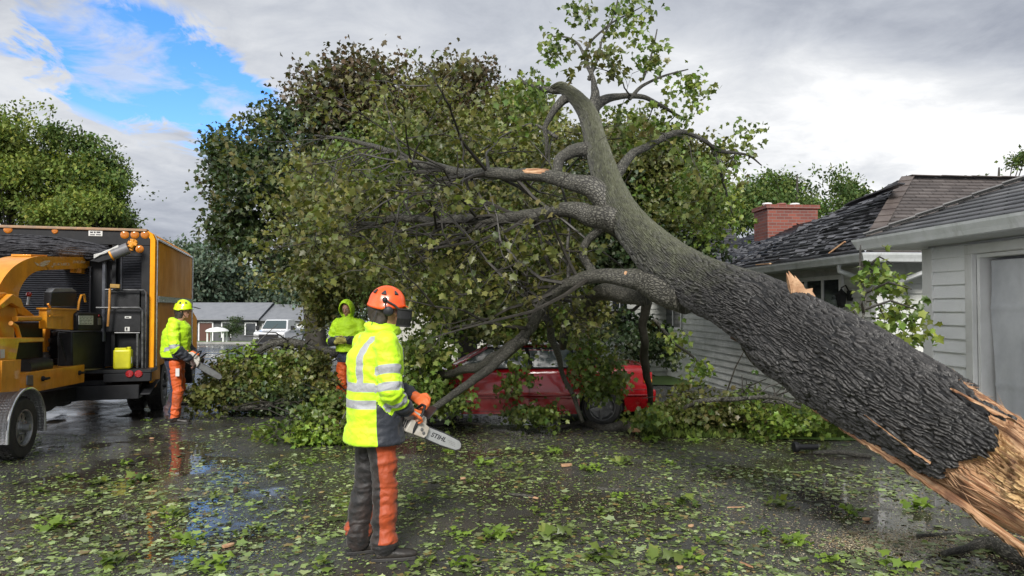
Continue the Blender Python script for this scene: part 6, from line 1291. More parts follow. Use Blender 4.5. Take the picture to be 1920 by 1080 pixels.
    def yside(x, z): 
        hw = np.interp(x, S_[:, 0], S_[:, 3]); s0, b0 = np.interp(x, S_[:, 0], S_[:, 1]), np.interp(x, S_[:, 0], S_[:, 2]); f = (z - s0) / (b0 - s0)
        return yc - (hw + .035 * math.sin(math.pi * min(1, f * 1.05)) - .035 * max(0, f - .93) / .07 - .02 * (1 - f) ** 3 - .035 + .012 * math.exp(-((z - .50) / .025) ** 2) + .008 * math.exp(-((z - .80) / .02) ** 2))
    sm = MB()
    for pts in ([(-.78, .25), (-.80, .5), (-.82, .7), (-.80, .84)], [(.26, .22), (.26, .5), (.28, .86)], [(1.0, .45), (1.08, .6), (1.18, .72), (1.20, .88)], [(-.78, .235), (-.2, .23), (.26, .225), (.9, .23)]):
        q = []
        for i in range(len(pts) - 1):
            for k in range(5): f = k / 5; x, z = pts[i][0] * (1 - f) + pts[i + 1][0] * f, pts[i][1] * (1 - f) + pts[i + 1][1] * f; q.append((x, yside(x, z) - .0005, z))
        x, z = pts[-1]; q.append((x, yside(x, z) - .0005, z)); sm.tube(q, .004, 5)
    sm.build('door_seam', MAT['black'], g)
    tr = MB()
    for z, xa, xb, r in ((.475, -.74, 1.0, .016), (.43, -.74, 1.0, .010), (.475, 1.72, 2.1, .015), (.56, 1.72, 2.1, .008)): tr.tube([(x, yside(x, z) - r * .3, z) for x in np.linspace(xa, xb, 14)], r, 6)
    tr.build('side_moulding', M_('dark_red_moulding', (.20, .006, .01), (.15, .005, .008), 3, .3), g, smooth=True)
    for x in (.12, .88):
        h = MB(); h.box((x, yside(x, .77) - .012, .77), (.16, .025, .03)); h.build('door_handle', M_('handle_dark', (.05, .004, .006)), g, bevel=.006)
    tl = MB()
    for s in (-1, 1): tl.box((2.045, yc + s * .72, .735), (.14, .06, .17)); tl.box((2.105, yc + s * .55, .735), (.03, .34, .15))
    tl.build('tail_light', MAT['red'], g, bevel=.01); ta = MB()
    for s in (-1, 1): ta.box((2.05, yc + s * .727, .69), (.125, .062, .055))
    ta.build('indicator', MAT['amber'], g, bevel=.006)
    bp = MB(); bp.box((2.10, yc, .46), (.16, 1.50, .20)); bp.box((-2.0, yc, .42), (.12, 1.2, .2)); bp.build('bumper', MAT['redpaint'], g, bevel=.04, seg=3)
    hl = MB(); hl.box((-1.99, yc - .5, .56), (.06, .3, .1)); hl.box((-1.99, yc + .5, .56), (.06, .3, .1)); hl.build('headlight', MAT['steel'], g, bevel=.01)
    mi = MB(); mi.box((-.86, yc - hwb - .1, .90), (.10, .14, .10)); mi.build('mirror', MAT['redpaint'], g, bevel=.025, seg=3)
    for x in wx:
        wheel(g, (x, yc - .745, .29), (0, -1, 0), .29, .18, .195, MAT['dullmetal'], spokes=5, style='spoke'); wheel(g, (x, yc + .745, .29), (0, 1, 0), .29, .18, .195, MAT['dullmetal'], spokes=5, style='spoke')
sedan()
def pickup():
    d = 46.0; c = P(504, 640, d); zb = gz(d); w = 1.95; x0 = c.x; k = thing('pickup', (x0, d, zb), 'white pickup parked facing the camera across the wet street', 'pickup'); wm = M_('white_car_paint', (.62, .63, .65), (.55, .56, .58), 2, .25, coat=.5)
    zt = 1.8 - (600 - 576) / F * d - zb
    b = MB(); b.prism([(x0 - w / 2, d, zb + .35), (x0 - w / 2, d, zb + zt - .75), (x0 - w / 2, d + 1.1, zb + zt - .62), (x0 - w / 2, d + 5.2, zb + zt - .62), (x0 - w / 2, d + 5.2, zb + .35)], (w, 0, 0)); b.build('body', wm, k, bevel=.08, seg=3)
    a = [(x0 - w * .44, d + 1.0, zb + zt - .64), (x0 + w * .44, d + 1.0, zb + zt - .64), (x0 + w * .36, d + 1.6, zb + zt), (x0 - w * .36, d + 1.6, zb + zt)]; e = [(x0 - w * .44, d + 3.2, zb + zt - .64), (x0 + w * .44, d + 3.2, zb + zt - .64), (x0 + w * .36, d + 3, zb + zt), (x0 - w * .36, d + 3, zb + zt)]
    cb = MB(); cb.add(a + e, [(0, 1, 2, 3), (7, 6, 5, 4), (0, 4, 5, 1), (1, 5, 6, 2), (2, 6, 7, 3), (3, 7, 4, 0)]); cb.build('cab', wm, k, bevel=.05, seg=3)
    gm = MB(); gm.prism([(x0 - w * .385, d + 1.02, zb + zt - .56), (x0 + w * .385, d + 1.02, zb + zt - .56), (x0 + w * .325, d + 1.50, zb + zt - .09), (x0 - w * .325, d + 1.50, zb + zt - .09)], (0, -.03, .03)); gm.build('windscreen', MAT['glass'], k)
    gr = MB(); gr.box((x0, d - .01, zb + zt - 1.03), (w * .62, .06, .28)); gr.box((x0, d - .06, zb + .55), (w * 1.0, .1, .22)); gr.build('grille', MAT['black'], k)
    for s in (-1, 1):
        h = MB(); h.box((x0 + s * w * .40, d - .02, zb + zt - 1.0), (.3, .06, .22)); h.build('headlight', MAT['steel'], k, bevel=.02); m = MB(); m.box((x0 + s * (w / 2 + .14), d + 1.2, zb + zt - .52), (.24, .12, .26)); m.build('mirror', MAT['black'], k, bevel=.03)
        for yy in (.9, 4.2): wheel(k, (x0 + s * w / 2, d + yy, zb + .38), (s, 0, 0), .38, .24, .22, MAT['dullmetal'])
    d = 50.0; c = P(568, 640, d); zb = gz(d); x0 = c.x; k = thing('parked_car', (x0, d, zb), 'silver car behind the branch pile to the right of the white pickup', 'car'); sv = M_('silver_paint', (.36, .38, .41), (.3, .32, .35), 2, .3, coat=.5)
    pr = [(-2.2, .35), (-2.2, .75), (-1.9, .86), (-1.1, .95), (-.4, 1.36), (.8, 1.38), (1.5, 1.0), (2.2, .92), (2.25, .35)]
    b = MB(); b.prism([(x0 + x, d, zb + z) for x, z in pr], (0, 1.7, 0)); b.build('body', sv, k, bevel=.08, seg=3); gq = MB(); gq.prism([(x0 - .95, d - .004, zb + .97), (x0 + 1.3, d - .004, zb + 1.0), (x0 + .72, d - .004, zb + 1.3), (x0 - .36, d - .004, zb + 1.29)], (0, .02, 0)); gq.build('side_window', MAT['glass'], k)
    for x in (-1.35, 1.4): wheel(k, (x0 + x, d + .02, zb + .31), (0, -1, 0), .31, .2, .2, MAT['steel']); wheel(k, (x0 + x, d + 1.68, zb + .31), (0, 1, 0), .31, .2, .2, MAT['steel'])
pickup()
# ------------------------------------------------------------------ people
def rcone(mb, a, b, ra, rb, n=14):
    a, b = Vector(a), Vector(b); mb.ball(a, ra, n, 8); mb.ball(b, rb, n, 8)
    if (b - a).length > 1e-4: mb.tube([a, b], [ra, rb], n)
def ell_loft(mb, secs, n=22):
    """secs: (centre, rx(r axis), ry(f axis)) in body frame given as world fn"""
    vs = []; m = len(secs)
    for c, ax, ay in secs:
        for k in range(n): t = 2 * math.pi * k / n; vs.append(Vector(c) + Vector(ax) * math.cos(t) + Vector(ay) * math.sin(t))
    fs = [(i * n + k, i * n + (k + 1) % n, (i + 1) * n + (k + 1) % n, (i + 1) * n + k) for i in range(m - 1) for k in range(n)] + [tuple(range(n - 1, -1, -1)), tuple(range((m - 1) * n, m * n))]
    mb.add(vs, fs)
def fuse(mb, name, mat, parent, voxel=0.012, it=4, wrinkle=None, attrs=None, hole=None):
    me = bpy.data.meshes.new('tmp'); me.from_pydata(mb.v, [], mb.f); bm = bmesh.new(); bm.from_mesh(me); bmesh.ops.recalc_face_normals(bm, faces=bm.faces); bm.to_mesh(me); bm.free()
    o = bpy.data.objects.new('tmp', me); COL.objects.link(o); m = o.modifiers.new('r', 'REMESH'); m.mode = 'VOXEL'; m.voxel_size = voxel; m.use_smooth_shade = True
    s = o.modifiers.new('s', 'SMOOTH'); s.iterations = it; s.factor = .5
    bpy.context.view_layer.update(); me2 = bpy.data.meshes.new_from_object(o.evaluated_get(bpy.context.evaluated_depsgraph_get())); bpy.data.objects.remove(o); me2.name = name
    n = len(me2.vertices); co = np.empty(n * 3); me2.vertices.foreach_get('co', co); co = co.reshape(-1, 3); no = np.empty(n * 3); me2.vertices.foreach_get('normal', no); no = no.reshape(-1, 3)
    if attrs:
        for k, a in attrs(co).items():
            at = me2.attributes.new(k, 'FLOAT', 'POINT'); at.data.foreach_set('value', a.astype(np.float32))
    if wrinkle is not None: co = co + no * wrinkle(co)[:, None]; me2.vertices.foreach_set('co', co.ravel())
    me2.materials.clear(); me2.materials.append(mat); me2.shade_smooth(); me2.update()
    q = bpy.data.objects.new(name, me2); COL.objects.link(q); q.parent = parent; q.matrix_parent_inverse = parent_inv(parent); return q
def cloth_mat(name, layers, rough=.6, bump=.0012, dirt=None):
    """layers: base colour then (attribute, colour[, roughness]) painted where attribute > 0"""
    m, t, b = newmat(name); tc = N(t, 'ShaderNodeTexCoord'); n = N(t, 'ShaderNodeTexNoise', i_Scale=7.0, i_Detail=6.0, i_Roughness=.7); t.links.new(tc.outputs['Object'], n.inputs['Vector'])
    base = layers[0]; col = RAMP(t, n.outputs['Fac'], [(.3, tuple(c * .80 for c in base)), (.7, tuple(min(1, c * 1.08) for c in base))]); rg = None
    for at, c, *_ in layers[1:]:
        a = N(t, 'ShaderNodeAttribute', attribute_name=at); f = RAMP(t, MATH(t, 'ADD', MATH(t, 'MULTIPLY', a.outputs['Fac'], 100), .5), [(.3, 0.0), (.7, 1.0)])
        cc = RAMP(t, n.outputs['Fac'], [(.3, tuple(x * .75 for x in c)), (.7, tuple(min(1, x * 1.15) for x in c))]); col = MIXC(t, f, col, cc)
    if dirt:
        n2 = N(t, 'ShaderNodeTexNoise', i_Scale=4.5, i_Detail=8.0, i_Roughness=.75); t.links.new(tc.outputs['Object'], n2.inputs['Vector'])
        da = N(t, 'ShaderNodeAttribute', attribute_name='dirt'); f = MATH(t, 'MULTIPLY', RAMP(t, n2.outputs['Fac'], [(.42, 0.0), (.62, 1.0)]), da.outputs['Fac']); col = MIXC(t, f, col, dirt)
    t.links.new(col, b.inputs['Base Color']); b.inputs['Roughness'].default_value = rough; b.inputs['Sheen Weight'].default_value = .1
    n3 = N(t, 'ShaderNodeTexNoise', i_Scale=240.0, i_Detail=2.0); t.links.new(tc.outputs['Object'], n3.inputs['Vector']); n4 = N(t, 'ShaderNodeTexNoise', i_Scale=16.0, i_Detail=4.0, i_Distortion=.8); t.links.new(tc.outputs['Object'], n4.inputs['Vector'])
    b1 = N(t, 'ShaderNodeBump', i_Strength=.5, i_Distance=bump); t.links.new(n3.outputs['Fac'], b1.inputs['Height']); b2 = N(t, 'ShaderNodeBump', i_Strength=.8, i_Distance=.012); t.links.new(n4.outputs['Fac'], b2.inputs['Height']); t.links.new(b1.outputs[0], b2.inputs['Normal']); t.links.new(b2.outputs[0], b.inputs['Normal'])
    return m
HV_Y = (.52, .86, .012); TAPE = (.33, .34, .36)
MAT['jacket1'] = cloth_mat('hi_vis_jacket', [HV_Y, ('navy', (.018, .022, .032)), ('tape', TAPE)])
MAT['trouser1'] = cloth_mat('chainsaw_trousers', [(.009, .009, .010), ('orange', (.36, .055, .010)), ('cuffdark', (.012, .012, .013))], dirt=(.07, .032, .018))
MAT['trouser2'] = cloth_mat('orange_chaps', [(.62, .10, .012), ('orange', (.016, .026, .06)), ('cuffdark', (.012, .012, .013))], dirt=(.10, .045, .025))
MAT['glove1'] = cloth_mat('work_glove', [(.62, .12, .02), ('tape', (.5, .48, .45))]); MAT['glove2'] = cloth_mat('dark_glove', [(.06, .035, .03)]); MAT['glove3'] = cloth_mat('yellow_glove', [(.45, .42, .10)])
MAT['helmet_o'] = M_('helmet_orange', (.78, .10, .012), (.70, .08, .01), 5, .22, .35, coat=.4); MAT['helmet_y'] = M_('helmet_yellow', (.60, .82, .01), (.52, .74, .01), 5, .25, coat=.4)
def body_frame(pos, ang):
    f = Vector((math.sin(ang), math.cos(ang), 0)); r = Vector((f.y, -f.x, 0)); o = Vector(pos)
    return lambda a, b, c: o + f * a + r * b + Vector((0, 0, c)), f, r
def hand(mb, w, dirp, side, palm, curl=1.0, s=1.0):
    """five fingered hand; w wrist point, dirp pointing direction, side thumb direction, palm: direction the palm faces"""
    d, t, p = Vector(dirp).normalized(), Vector(side).normalized(), Vector(palm).normalized()
    c = Vector(w) + d * .05 * s; ell_loft(mb, [(Vector(w), t * .028 * s, p * .020 * s), (c, t * .040 * s, p * .017 * s), (Vector(w) + d * .09 * s, t * .042 * s, p * .015 * s)], 12)
    for i, (o, L) in enumerate(((.032, .072), (.011, .082), (-.011, .076), (-.032, .060))):
        q = Vector(w) + d * .088 * s + t * o * s; a = 0; dd = d.copy(); pts = [q - d * .02 * s, q]; L *= s
        for k, fr in enumerate((.42, .32, .26)):
            a = curl * (.55, .75, .55)[k]; rot = Matrix.Rotation(0, 3, 'X'); dd = (dd * math.cos(a) + p * math.sin(a)); pnew = (p * math.cos(a) - (dd) * 0).normalized(); q = q + dd * L * fr; pts.append(q); p = (p - dd * p.dot(dd)).normalized() if abs(p.dot(dd)) < .99 else p
        p = Vector(palm).normalized(); mb.tube(pts, [.0105 * s, .0105 * s, .0098 * s, .009 * s, .0075 * s], 8)
        for q in pts[1:]: mb.ball(q, .0098 * s, 8, 6)
    q = Vector(w) + d * .03 * s + t * .03 * s; p = Vector(palm).normalized(); pts = [q, q + (d * .5 + t * .8).normalized() * .035 * s, q + (d * .8 + t * .8 + p * .5).normalized() * .062 * s, q + (d * 1.0 + t * .5 + p * .9).normalized() * .085 * s]
    mb.tube(pts, [.014 * s, .0125 * s, .011 * s, .009 * s], 8)
    for q in pts[1:]: mb.ball(q, .0105 * s, 8, 6)
def head_mesh(mb, c, fd, up, s=1.0):
    """head with jaw, nose, brow, ears; c centre, fd facing"""
    fd, up = Vector(fd).normalized(), Vector(up).normalized(); r = fd.cross(up).normalized()
    Pn = lambda a, b, z: Vector(c) + fd * a * s + r * b * s + up * z * s
    secs = [(-.125, .028, .036, .035), (-.110, .040, .046, .030), (-.085, .052, .066, .018), (-.055, .062, .080, .008), (-.02, .070, .090, 0), (.02, .075, .096, -.004), (.055, .073, .094, -.008), (.085, .060, .078, -.012), (.108, .036, .048, -.014), (.118, .012, .016, -.014)]
    ell_loft(mb, [(Pn(o, 0, z), r * a * s, fd * b * s) for z, a, b, o in secs], 22)
    ell_loft(mb, [(Pn(.086, 0, .02), r * .010 * s, fd * .010 * s), (Pn(.100, 0, -.005), r * .012 * s, fd * .013 * s), (Pn(.108, 0, -.028), r * .017 * s, fd * .013 * s), (Pn(.092, 0, -.040), r * .014 * s, fd * .01 * s)], 10)
    mb.tube([Pn(.075, -.045, .028), Pn(.090, -.02, .030), Pn(.091, .02, .030), Pn(.075, .045, .028)], .009 * s, 8)
    mb.tube([Pn(.083, -.022, -.066), Pn(.094, 0, -.064), Pn(.083, .022, -.066)], .0075 * s, 8); mb.tube([Pn(.081, -.018, -.078), Pn(.090, 0, -.079), Pn(.081, .018, -.078)], .008 * s, 8); mb.ball(Pn(.072, 0, -.105), .02 * s)
    for q in (-1, 1): mb.ball(Pn(-.002, q * .078, -.01), (.014 * s, .014 * s, .032 * s)); mb.ball(Pn(.066, q * .036, -.03), .018 * s)
    return Pn
def worker(pos, ang, label, st):
    B, f, r = body_frame(pos, ang); g = thing('person', pos, label, 'person', group=None); Z = Vector((0, 0, 1)); k = st.get('k', 1.0)
    J = st['J']; W = {n: B(*p) for n, p in J.items()}
    hf = st['head_f']; hfw = (f * hf[0] + r * hf[1] + Z * hf[2]).normalized(); up = (Z - hfw * hfw.z).normalized()
    # ---- body: head, neck, trunk, arms, legs as one skin
    b = MB(); Pn = head_mesh(b, W['head'], hfw, up, st.get('hs', 1.0)); rcone(b, W['neck'], W['head'] - Z * .08, .062, .056)
    ell_loft(b, [(W['pelvis'] - Z * .06, r * .14, f * .09), (W['pelvis'] + Z * .1, r * .135, f * .09), (W['chest'], r * .15, f * .10), (W['neck'] - Z * .07, r * .14, f * .08), (W['neck'], r * .06, f * .06)])
    for s in 'LR':
        rcone(b, W['sh' + s], W['el' + s], .050, .038); rcone(b, W['el' + s], W['wr' + s], .036, .026); rcone(b, W['hip' + s], W['kn' + s], .078, .052); rcone(b, W['kn' + s], W['an' + s], .050, .036)
        hd, th, pm = st['hand' + s]; X = lambda v: f * v[0] + r * v[1] + Z * v[2]
        hand(b, W['wr' + s], X(hd), X(th), X(pm), st.get('curl' + s, 1.0), .96)
    fuse(b, 'body', MAT['skin'], g, .0075, 2)
    # eyes and brows set in the face
    ey = MB()
    for q in (-1, 1): ey.ball(Pn(.079, q * .031, .010), .0115)
    ey.build('eyes', MAT['white'], g, smooth=True); pu = MB()
    for q in (-1, 1): pu.ball(Pn(.0885, q * .031, .010), .005)
    pu.build('pupils', MAT['ink'], g, smooth=True)
    ha = MB(); 
    for a, bb, z, rr in ((-.03, 0, .05, .095), (-.06, 0, .0, .085), (-.075, 0, -.05, .06), (-.02, .045, .02, .05), (-.02, -.045, .02, .05)): ha.ball(Pn(a, bb, z), rr)
    fuse(ha, 'hair', MAT['hair'], g, .01, 2)
    # ---- gloves
    for s in 'LR':
        m = MB(); hd, th, pm = st['hand' + s]; X = lambda v: f * v[0] + r * v[1] + Z * v[2]
        hand(m, W['wr' + s], X(hd), X(th), X(pm), st.get('curl' + s, 1.0), 1.12); rcone(m, W['wr' + s] - (W['wr' + s] - W['el' + s]).normalized() * .05, W['wr' + s] + X(hd).normalized() * .01, .045, .04)
        wz = W['wr' + s]; fuse(m, 'glove', st['glove'], g, .0065, 2, attrs=lambda co: {'tape': .035 - np.linalg.norm(co - np.array(wz) + np.array((W['wr' + s] - W['el' + s]).normalized()) * .04, axis=1)})
    # ---- jacket
    j = MB(); hem = st['hem']; lean = W['chest'] - W['pelvis']
    hemc = W['pelvis'] + Z * (hem - W['pelvis'].z)
    jw, jd = st.get('jw', .235), st.get('jd', .165)
    ell_loft(j, [(hemc, r * jw * st.get('hemw', 1.0), f * jd * st.get('hemw', 1.0)), (hemc + Z * .12, r * jw * .99, f * jd * 1.0), (W['pelvis'] + Z * .18, r * jw * .96, f * jd * .98), (W['chest'] - Z * .06, r * jw * .98, f * jd * 1.0), (W['chest'] + Z * .06, r * jw * .98, f * jd * .98), (W['neck'] - Z * .10, r * jw * .92, f * jd * .82), (W['neck'] - Z * .045, r * jw * .62, f * jd * .62), (W['neck'] + Z * .0, r * .10, f * .095)], 30)
    for s, sg in (('R', 1), ('L', -1)):
        sh, el, wr = W['sh' + s], W['el' + s], W['wr' + s]; rcone(j, W['neck'] + r * sg * .09 - Z * .06, sh - Z * .01, .075, .088); rcone(j, sh, sh.lerp(el, .5), .092, .085); rcone(j, sh.lerp(el, .5), el, .085, .076); rcone(j, el, el.lerp(wr, .86), .076, .058)
    if st.get('collar', True): ell_loft(j, [(W['neck'] - Z * .04, r * .105, f * .10), (W['neck'] + Z * .02, r * .092, f * .088), (W['neck'] + Z * .065 + f * .005, r * .088, f * .086)], 22)
    if st.get('hoodback'):
        for q in (-.08, -.03, .03, .08): rcone(j, W['neck'] - f * .085 + r * q + Z * .01, W['neck'] - f * .12 + r * q * .7 - Z * .09, .05, .045)
        rcone(j, W['neck'] - f * .03 + r * .1 + Z * .0, W['neck'] - f * .08 + r * .06 - Z * .03, .04, .05); rcone(j, W['neck'] - f * .03 - r * .1 + Z * .0, W['neck'] - f * .08 - r * .06 - Z * .03, .04, .05)
    fa, ra, po = np.array(f), np.array(r), np.array(pos)
    def loc(co): q = co - np.array(W['pelvis']) * np.array([1, 1, 0]); return q @ fa, q @ ra, co[:, 2]
    def seg(co, a, b_):
        a, b_ = np.array(a), np.array(b_); d = b_ - a; L = np.linalg.norm(d); t = ((co - a) @ d) / L / L; dist = np.linalg.norm(co - a - np.clip(t, 0, 1)[:, None] * d, axis=1); return t, dist, L
    def jat(co):
        F_, R_, z = loc(co); tape = np.full(len(co), -1.0); navy = np.full(len(co), -1.0); arm = np.zeros(len(co), bool)
        wob = (fbm(co * 9, 2, 3) - .5) * .012
        for s in 'LR':
            t1, d1, L1 = seg(co, W['sh' + s], W['el' + s]); t2, d2, L2 = seg(co, W['el' + s], W['wr' + s]); sgn = 1 if s == 'R' else -1
            outer = (sgn * R_ > st.get('armline', .20)) | (d2 < .085) | ((d1 < .1) & (sgn * R_ > .175)); up_ = outer & (d1 <= d2) & (t1 > .1); fo = outer & (d2 < d1) & (d2 < .12) & (t2 > -.2); arm |= up_ | fo
            if 'uparm' in st['tape']: tape = np.where(up_, np.maximum(tape, .032 - np.abs(t1 * L1 - st['tape']['uparm'] * L1)), tape)
            if 'fore' in st['tape']: tape = np.where(fo, np.maximum(tape, .028 - np.abs(t2 * L2 - st['tape']['fore'] * L2)), tape)
            if 'elb' in st['tape']: tape = np.where(up_, np.maximum(tape, .030 - np.abs(t1 * L1 - st['tape']['elb'] * L1)), tape)
            navy = np.where(fo, np.maximum(navy, (t2 - st.get('cuff', .78)) * L2), navy)
        body = ~arm
        for zc, hw in st['tape'].get('bands', []): tape = np.where(body, np.maximum(tape, hw - np.abs(z + wob - zc)), tape)
        if 'vert' in st['tape']:
            rc, hw, z0 = st['tape']['vert']; tape = np.where(body & (z > z0) & (z < W['neck'].z - .03), np.maximum(tape, hw - np.abs(np.abs(R_ + (z - z0) * 0.02) - rc)), tape)
        if 'navyz' in st: navy = np.where(body, np.maximum(navy, np.minimum(st['navyz'] - z, F_ - st.get('navyf', -.02))), navy)
        if 'hemband' in st: navy = np.where(body, np.maximum(navy, st['hemband'] - z), navy)
        tape = np.where(navy > 0, -1, tape) if st.get('tapecut', True) else tape
        return {'tape': tape * 1.0, 'navy': navy, 'dirt': .25 + 0 * z}
    def jw_(co):
        F_, R_, z = loc(co); a = fbm(co * np.array([7, 7, 17]) + 3, 3, 2) - .5; rdg = 1 - 2 * np.abs(fbm(co * np.array([5, 5, 11]) + 11 + (fbm(co * 4, 2, 9) - .5)[:, None] * 2, 3, 6) - .5) * 2.4
        o = a * .026 + np.clip(rdg, -1, 1) * .010 + (fbm(co * np.array([3, 3, 4.5]) + 21, 2, 17) - .5) * .03
        for s in 'LR':
            t2, d2, L2 = seg(co, W['el' + s], W['wr' + s]); o += (d2 < .12) * np.sin(t2 * 26 + 3 * a * 6) * .005; t1, d1, L1 = seg(co, W['sh' + s], W['el' + s]); o += (d1 < .11) * (t1 > .3) * np.sin(t1 * 19 + a * 14) * .004
        return o
    fuse(j, 'jacket', st['jmat'], g, .0105, 3, jw_, jat)
    if st.get('collarflap'):
        c = MB(); ell_loft(c, [(W['neck'] + Z * .055, r * .097, f * .093), (W['neck'] + Z * .045 + f * .02, r * .112, f * .115), (W['neck'] - Z * .01 + f * .035, r * .125, f * .135), (W['neck'] - Z * .03 + f * .03, r * .115, f * .12)], 24); fuse(c, 'collar', st['jmat'], g, .01, 2, jw_, lambda co: {'tape': np.full(len(co), -1.), 'navy': np.full(len(co), -1.)})
    # ---- trousers
    t = MB(); ell_loft(t, [(W['pelvis'] + Z * .16, r * .165, f * .12), (W['pelvis'] + Z * .05, r * .175, f * .13), (W['pelvis'] - Z * .08, r * .185, f * .135), (W['pelvis'] - Z * .14, r * .17, f * .12)], 26)
    for s, sg in (('R', 1), ('L', -1)):
        hp, kn, an = W['hip' + s], W['kn' + s], W['an' + s]; rcone(t, hp, kn, .108, .088); rcone(t, kn, an + Z * .06, .086, .088); rcone(t, an + Z * .10, an + Z * .02, .090, .084)
    def tat(co):
        F_, R_, z = loc(co); orr = np.full(len(co), -1.0); d0 = np.full(len(co), 9.0)
        for s in 'LR':
            t1, d1, _ = seg(co, W['hip' + s], W['kn' + s]); t2, d2, _ = seg(co, W['kn' + s], W['an' + s]); d = np.minimum(d1, d2)
            p1 = np.array(W['hip' + s]) + np.clip(t1, 0, 1)[:, None] * (np.array(W['kn' + s]) - np.array(W['hip' + s])); p2 = np.array(W['kn' + s]) + np.clip(t2, 0, 1)[:, None] * (np.array(W['an' + s]) - np.array(W['kn' + s]))
            p = np.where((d1 < d2)[:, None], p1, p2); rel = (co - p) @ fa; ro = (co - p) @ ra * (1 if s == 'R' else -1); val = st['torange'](rel, ro, z, s); orr = np.where(d < d0, val, orr); d0 = np.minimum(d, d0)
        return {'orange': orr, 'cuffdark': st.get('cuffz', .0) - z + (fbm(co * 12, 2, 3) - .5) * .02 + pos[2], 'dirt': np.clip((1.0 - (z - pos[2]) / .95), 0.15, 1) * st.get('dirtk', 1.0)}
    def tw_(co):
        a = fbm(co * np.array([8, 8, 14]) + 7, 3, 12) - .5; zz = co[:, 2] - pos[2]; rg = np.clip(1 - np.abs(fbm(co * np.array([4, 4, 10]) + (fbm(co * 3, 2, 4) - .5)[:, None] * 3, 3, 14) - .5) * 5, -1, 1)
        low = np.exp(-((zz - .16) / .12) ** 2) + .7 * np.exp(-((zz - .5) / .09) ** 2); return a * .030 + rg * .012 + (fbm(co * 3.2, 2, 19) - .5) * .03 + low * np.sin(zz * 95 + a * 22) * .006
    fuse(t, 'trousers', st['tmat'], g, .0105, 3, tw_, tat)
    # ---- boots
    for s in 'LR':
        an = W['an' + s]; fd = st.get('foot' + s, (1, 0)); d = (f * fd[0] + r * fd[1]).normalized(); q = d.cross(Z).normalized(); z0 = pos[2]; bo = MB(); a0 = Vector((an.x, an.y, z0))
        ell_loft(bo, [(a0 - d * .055 + Z * .035, q * .040, Z * .032), (a0 - d * .03 + Z * .05, q * .046, Z * .045), (a0 + d * .05 + Z * .05, q * .048, Z * .045), (a0 + d * .13 + Z * .042, q * .053, Z * .036), (a0 + d * .20 + Z * .038, q * .048, Z * .03), (a0 + d * .235 + Z * .035, q * .028, Z * .02)], 18)
        rcone(bo, a0 + Z * .07, a0 + Z * .22, .055, .058); fuse(bo, 'boot', MAT['boot'], g, .009, 2)
        so = MB(); so.prism([a0 - d * .09 - q * .035, a0 - d * .09 + q * .035, a0 + d * .02 + q * .045, a0 + d * .13 + q * .057, a0 + d * .22 + q * .045, a0 + d * .255, a0 + d * .22 - q * .045, a0 + d * .13 - q * .057, a0 + d * .02 - q * .045], Z * .026); so.build('boot_sole', MAT['rubber'], g, bevel=.005)
    # ---- helmet
    if st.get('helmet'):
        hm = MB(); n = 40; V = []; rows = 14; hs = st.get('hs', 1.0)
        for i in range(rows + 1):
            ph = (math.pi / 2) * i / rows * 1.08
            for kk in range(n):
                th = 2 * math.pi * kk / n; ct, stt = math.cos(th), math.sin(th); rad = math.sin(min(ph, math.pi / 2)); z = math.cos(min(ph, math.pi / 2)) * .135 - max(0, ph - math.pi / 2) * .12
                z -= (.018 * (1 - math.cos(2 * th)) * .5 + (.012 if ct < 0 else 0)) * rad ** 3; vent = .004 * math.cos(th * 6) * math.sin(ph * 2) ** 2
                flare = (.006 if i >= rows - 1 else 0)
                V.append(Pn(-.004 + ct * (.136 + vent + flare) * rad, stt * (.112 + vent + flare) * rad, .035 + z))
        Fq = [(i * n + kk, i * n + (kk + 1) % n, (i + 1) * n + (kk + 1) % n, (i + 1) * n + kk) for i in range(rows) for kk in range(n)]
        m = mesh_np('helmet', np.array([tuple(v) for v in V]), Fq, st['helmet'], g); so = m.modifiers.new('s', 'SOLIDIFY'); so.thickness = .004
        vt = MB()
        for th, zz, w_ in ((.95, .085, .016), (1.75, .08, .020), (2.5, .085, .015), (-.95, .085, .016), (-1.75, .08, .02), (-2.5, .085, .015)):
            rad = .80; c = Pn(math.cos(th) * .137 * rad - .004, math.sin(th) * .113 * rad, zz + .035); out = (c - Pn(0, 0, .03)).normalized(); sx = out.cross(up).normalized(); uu = sx.cross(out)
            vt.prism([c - sx * w_ - uu * .015 + out * .004, c + sx * w_ - uu * .015 + out * .004, c + sx * w_ * .3 + uu * .022 + out * .001, c - sx * w_ * .3 + uu * .022 + out * .001], -out * .012)
        vt.build('helmet_vent', MAT['ink'], m, bevel=.003)
        br = MB(); br.prism([Pn(.13, -.06, .03), Pn(.155, -.035, .022), Pn(.16, 0, .02), Pn(.155, .035, .022), Pn(.13, .06, .03), Pn(.115, .05, .035), Pn(.115, -.05, .035)], up * .005); br.build('helmet_peak', st['helmet'], m)
        cu = MB()
        for q in (-1, 1):
            cup = Pn(.02, q * .086, -.015); 
            if st.get('muffs', True):
                cu.lathe(cup, (Pn(0, q, 0) - Pn(0, 0, 0)), [(-.01, .030), (-.005, .036), (.015, .038), (.032, .034), (.040, .022), (.042, .004)], 18); cu.bar(Pn(.0, q * .118, .0), Pn(-.01, q * .119, .055), .014, .008); cu.ball(Pn(-.012, q * .118, .062), (.02, .02, .02))
            else: cu.tube([Pn(.0, q * .105, .02), Pn(.03, q * .085, -.06), Pn(.06, q * .03, -.115)], .004, 5)
        cu.build('ear_defender', MAT['blackp'], m, smooth=True)
